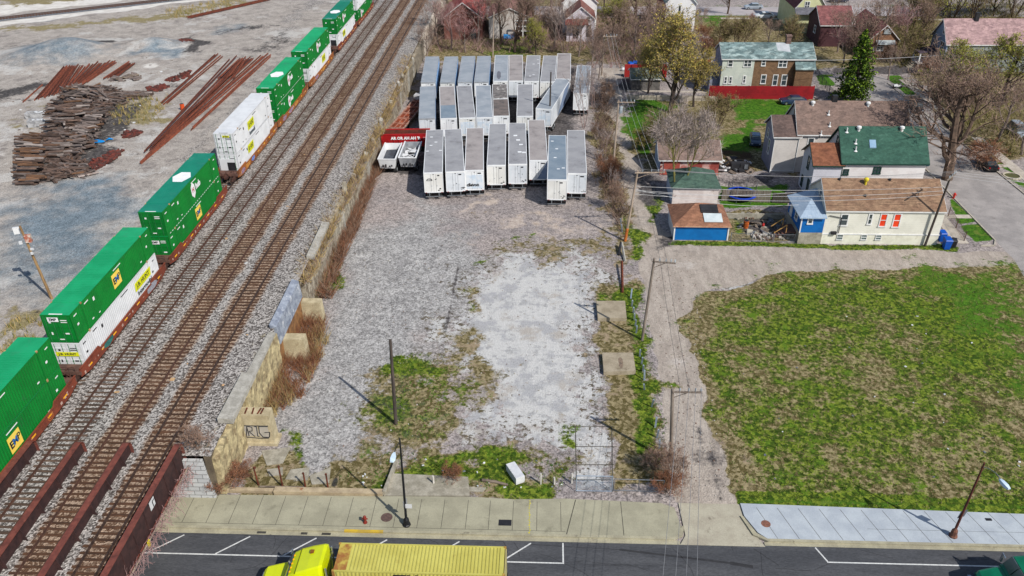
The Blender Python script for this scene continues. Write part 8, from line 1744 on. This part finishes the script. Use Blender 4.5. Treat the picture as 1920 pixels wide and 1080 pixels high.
# ================================================================== RAIL YARD CLUTTER
RSTK = M('stacked_rail_rust', S(142,78,56), S(108,60,46), scale=1.5, rough=.85, vary=.4)
def rail_mesh(L): return B().profile_y([(-.075,0),(.075,0),(.075,.03),(.02,.05),(.02,.13),(.045,.14),(.045,.18),(-.045,.18),(-.045,.14),(-.02,.13),(-.02,.05),(-.075,.03)], 0, L).mesh('loose_rail', RSTK)
rail_cache = {}
def loose(a, c, z, label, group):
    L = round((c-a).length*2)/2
    if L not in rail_cache: rail_cache[L] = rail_mesh(L)
    o = bpy.data.objects.new('loose_rail', rail_cache[L]); COL.objects.link(o); o.location = (a.x, a.y, z); o.rotation_euler = (0, 0, math.atan2(c.y-a.y, c.x-a.x)-math.pi/2); tag(o, label, 'rail', group)
def bundle(b0, b1, t0, t1, n, z, label, group, jit=.6, trim=0.):
    for i in range(n):
        f = i/max(1,n-1); a = G(b0[0]+(b1[0]-b0[0])*f, b0[1]+(b1[1]-b0[1])*f, ZY); c = G(t0[0]+(t1[0]-t0[0])*f, t0[1]+(t1[1]-t0[1])*f, ZY); u = (c-a).normalized(); a = a+u*U(-jit,jit); c = c+u*U(-jit,jit)
        loose(a, c, ZY+z+(.19 if i % 3 == 1 else 0)+U(0,.02), label, group)
bundle((66,188),(112,176),(120,127),(143,125),15,.05,'rusty rail in the wide stack above the sleeper heap, left half','rails in the wide stack, left half')
bundle((112,176),(160,158),(143,125),(222,116),21,.05,'rusty rail in the wide stack above the sleeper heap, right half','rails in the wide stack, right half',1.2)
bundle((192,150),(222,145),(238,120),(254,121),8,.05,'rusty rail in the short dark red stack right of the wide one','rails in the short dark red stack')
loose(G(43,193,ZY), G(80,160,ZY), ZY+.05, 'single rusty rail sticking out at the lower left of the wide stack', None)
bundle((300,196),(312,196),(404,103),(418,107),4,.05,'long rusty rail left of the big diagonal bundle','rails left of the diagonal bundle',.4)
bundle((266,305),(272,302),(452,113),(505,106),9,.05,'long rusty rail in the big diagonal bundle','rails in the big diagonal bundle',1.5)
bundle((268,292),(300,268),(430,115),(470,112),5,.24,'long rusty rail on top of the big diagonal bundle','rails on top of the diagonal bundle',2.5)
bundle((410,152),(440,150),(445,120),(462,116),7,.45,'short rusty rail piled at the far end of the diagonal bundle','short rails on the diagonal bundle',.4)
bundle((358,246),(362,243),(496,112),(507,108),3,.06,'orange rusty rail along the right side of the diagonal bundle','rails right of the diagonal bundle',.4)
bundle((352,33),(356,36),(505,-2),(512,0),5,.05,'rusty rail in the stack near the top edge of the yard','rails near the top edge of the yard',1)
# sleepers heap: the topmost ones as individuals, the rest as one mass
SLB = [M('old_sleeper_grey', S(136,122,115), S(92,82,78), scale=2, rough=.95, vary=.5, stretch=(.5,2,2)), M('old_sleeper_brown', S(120,98,86), S(80,66,60), scale=2, rough=.95, vary=.5, stretch=(.5,2,2)), M('old_sleeper_warm', S(132,98,72), S(92,70,58), scale=2, rough=.95, vary=.25, stretch=(.5,2,2)), M('old_sleeper_pale', S(176,164,156), S(136,124,118), scale=2, rough=.95, vary=.3, stretch=(.5,2,2))]
slm = [B().cbox((0,0,0),(2.55,.24,.19)).mesh('old_sleeper', m) for m in SLB]
rg = random.Random(77); mass = B(); cnt = 0
STK_ = [((41,350),(80,347),(44,262),(82,258),1.9,0,2,.04,'warm brown sleeper in the neat front stack of the heap',46,'sleepers in the neat front stack'),
        ((86,305),(128,292),(84,262),(132,258),1.5,0,1,.1,'brown sleeper in the stack right behind the neat front one','' and 0 or 30,'sleepers behind the neat stack'),
        ((90,342),(168,330),(92,312),(150,303),.9,.9,1,.7,'jumbled brown sleeper at the lower right of the heap',50,'jumbled sleepers at the lower right'),
        ((92,256),(160,246),(98,200),(205,196),1.9,.25,1,.4,'dark sleeper in the tall middle of the heap',60,'sleepers in the middle of the heap'),
        ((130,300),(165,280),(165,245),(205,200),1.5,.2,0,.4,'dark sleeper on the right slope of the heap',46,'sleepers on the right slope'),
        ((118,196),(230,200),(122,170),(225,172),1.5,.5,0,.8,'grey tangled sleeper at the top of the heap',58,'tangled sleepers at the top'),
        ((225,188),(268,186),(235,176),(280,174),.5,0,0,.2,'sleeper in the low tail at the right end of the heap',14,'sleepers in the low tail')]
for bl_, br_, tl_, tr_, hh, ang, mi, jit, lab, n, grp in STK_:
    for i in range(n*4):
        u, v = rg.random(), rg.random(); top = i < n
        px = (bl_[0]*(1-u)+br_[0]*u)*(1-v)+(tl_[0]*(1-u)+tr_[0]*u)*v; py = (bl_[1]*(1-u)+br_[1]*u)*(1-v)+(tl_[1]*(1-u)+tr_[1]*u)*v
        p = G(px, py, ZY); edge = min(1, 3.2*min(u,1-u)+.35)*min(1, 3.2*min(v,1-v)+.35)
        z = ZY+.1+(hh*edge*rg.uniform(.86,1.04) if top else hh*edge*rg.uniform(.05,.85))
        a = ang*rg.uniform(-1,1)+rg.gauss(0, jit*.6+.07); rx = rg.uniform(-.1,.1)*(jit*3+.6)
        if top and cnt < 300:
            o = bpy.data.objects.new('old_sleeper', slm[3 if rg.random() < .16 else (mi if rg.random() < .7 else rg.randrange(3))]); COL.objects.link(o); o.location = (p.x, p.y, z); o.rotation_euler = (rg.uniform(-.2,.2), rx, a); tag(o, lab, 'railway sleeper', grp); cnt += 1
        else: mass.cbox((p.x, p.y, z), (2.5,.24,.19), rg.randrange(2), a, rg.uniform(-.2,.2), rx)
tag(mass.build('sleeper_heap', SLB), 'weathered mass of old sleepers underneath the heap in the yard', 'sleeper heap', None, 'stuff')
RED_ = [M('scrap_rust', S(128,62,50), S(96,50,42), scale=4), M('scrap_dark', S(96,58,50), S(74,46,42), scale=4)]
for poly, n, l in (([(160,312),(205,285),(232,282),(215,300),(180,320)], 190, 'rusty scrap spread right of the jumbled sleepers'), ([(228,250),(250,245),(268,248),(255,257),(232,260)], 110, 'small rusty scrap heap right of the sleeper heap'), ([(275,165),(310,158),(320,162),(300,172),(280,172)], 110, 'rusty scrap heap left of the diagonal rails'), ([(310,150),(345,138),(358,132),(355,145),(320,155)], 110, 'rusty scrap heap nearest the top of the diagonal rails'), ([(310,80),(350,74),(365,77),(330,83)], 90, 'rusty scrap beside the far gravel mound')):
    heap(poly, n, .25, .7, .25, RED_, 'scrap_heap', l, 'scrap heap', ZY, .35)
heap([(210,148),(260,140),(255,152),(215,155)], 16, .6, 1.8, .1, [WOODGREY, SLB[0]], 'scrap_wood', 'grey boards lying above the sleeper heap', 'scrap', ZY, .15)
for px, py, s, l in ((70,221,1.0,'white concrete box standing by the sleeper heap, farther of two'), (77,236,1.1,'white concrete box standing by the sleeper heap, nearer of two')):
    p = G(px, py, ZY); t = thing('concrete_box', l, 'box', p, .15); b = B(); b.box(-1.5*s,-.6*s,0,1.5*s,-.4*s,.95*s); b.box(-1.5*s,.4*s,0,1.5*s,.6*s,.95*s); b.box(-1.5*s,-.4*s,0,-1.3*s,.4*s,.95*s); b.box(1.3*s,-.4*s,0,1.5*s,.4*s,.95*s); b.box(-1.3*s,-.4*s,0,1.3*s,.4*s,.6*s); b.build('tub', M('grey_tub', S(196,196,196), S(150,150,152), scale=1.5, stain=S(96,94,92), sthr=(.55,.65)), t)
    b = B()
    for _ in range(5): b.cbox((U(-1,1),U(-.3,.3),.95*s), (U(.3,.8),U(.2,.4),.06), 0, U(0,3), U(-.3,.3))
    b.build('board', WHITE, t)
b = B()
for cx_, cy_, w_ in ((0,0,1.1),(1.4,.7,.7),(-1.0,-.4,.6)):
    k = [(cx_+w_*math.cos(a)*U(.7,1.1), cy_+w_*.45*math.sin(a)*U(.7,1.1), U(.03,.25)) for a in [i*.785 for i in range(8)]]; b.add(k+[(cx_,cy_,.4)], [(i,(i+1) % 8,8) for i in range(8)])
o = b.build('plastic_sheet', M('tarp_blue', S(30,110,226), S(1,1,1))); o.location = G(184, 266, ZY); tag(o, 'crumpled bright blue sheeting beside the sleeper heap', 'tarp')
# far yard track
a, c = G(-120, 49, ZY), G(420, -12, ZY); u = (c-a).normalized(); n_ = Vector((-u.y, u.x, 0)); t = thing('railway_track', 'single railway track crossing the far corner of the yard', 'railway track', (0,0,0)); b = B()
b.add([a-n_*2.6+Vector((0,0,.05)), c-n_*2.6+Vector((0,0,.05)), c+n_*2.0+Vector((0,0,.05)), a+n_*2.0+Vector((0,0,.05))], [(0,1,2,3)]); b.build('ballast', M('dark_ballast', S(126,130,134), S(104,108,112), speck=.25, sscale=4), t)
for s in (-.75,.75):
    b = B(); p0, p1 = a+n_*s, c+n_*s; w2 = n_*.07; zz = Vector((0,0,.06)); b.hexa([p0-w2+zz,p1-w2+zz,p1+w2+zz,p0+w2+zz,p0-w2*.6+zz*4,p1-w2*.6+zz*4,p1+w2*.6+zz*4,p0+w2*.6+zz*4]); b.build('rail', RAILM, t)
b = B(); L = (c-a).length
for i in range(int(L/.6)): p = a+u*(i*.6); b.cbox((p.x,p.y,ZY+.07), (.24,2.5,.12), 0, math.atan2(u.y,u.x))
struct(b.build('sleepers', TIEB, t), kind='stuff')
# litter
def litter(name, polys, n, label, mats, z, s0, s1, seed):
    rg = random.Random(seed); b = B()
    for poly in polys:
        P = [G(x,y,z) for x,y in poly]
        for _ in range(n):
            u, v = rg.random(), rg.random(); p = P[0].lerp(P[1],u).lerp(P[3].lerp(P[2],u), v); s = rg.uniform(s0,s1); b.cbox((p.x,p.y,z+.03), (s,s*rg.uniform(.4,1),.05), rg.randrange(len(mats)), rg.uniform(0,3), rg.uniform(-.3,.3))
    tag(b.build(name, mats), label, 'litter', None, 'stuff')
litter('litter', [[(1320,600),(1900,540),(1930,930),(1420,920)],[(700,860),(1070,860),(1070,920),(640,910)]], 34, 'white scraps of litter on the grass', [WHITE, STEEL], 0, .08, .22, 41)
litter('loose_stones', [[(560,840),(640,430),(1120,380),(1180,860)],[(1260,930),(1220,480),(1300,480),(1360,930)]], 420, 'loose stones on the gravel lot and alley', [CONC, RUB[1], RUB[2]], 0, .05, .13, 42)
litter('litter', [[(20,340),(0,100),(330,60),(330,330)]], 60, 'pale scraps of litter in the rail yard', [WHITE, RUB[1], WOODGREY], ZY, .12, .5, 43)
litter('litter', [[(150,800),(520,300),(640,250),(440,720)]], 26, 'pale scraps of litter along the tracks', [WHITE, M('cardboard', S(206,170,124), S(190,150,110))], ZY, .1, .4, 44)
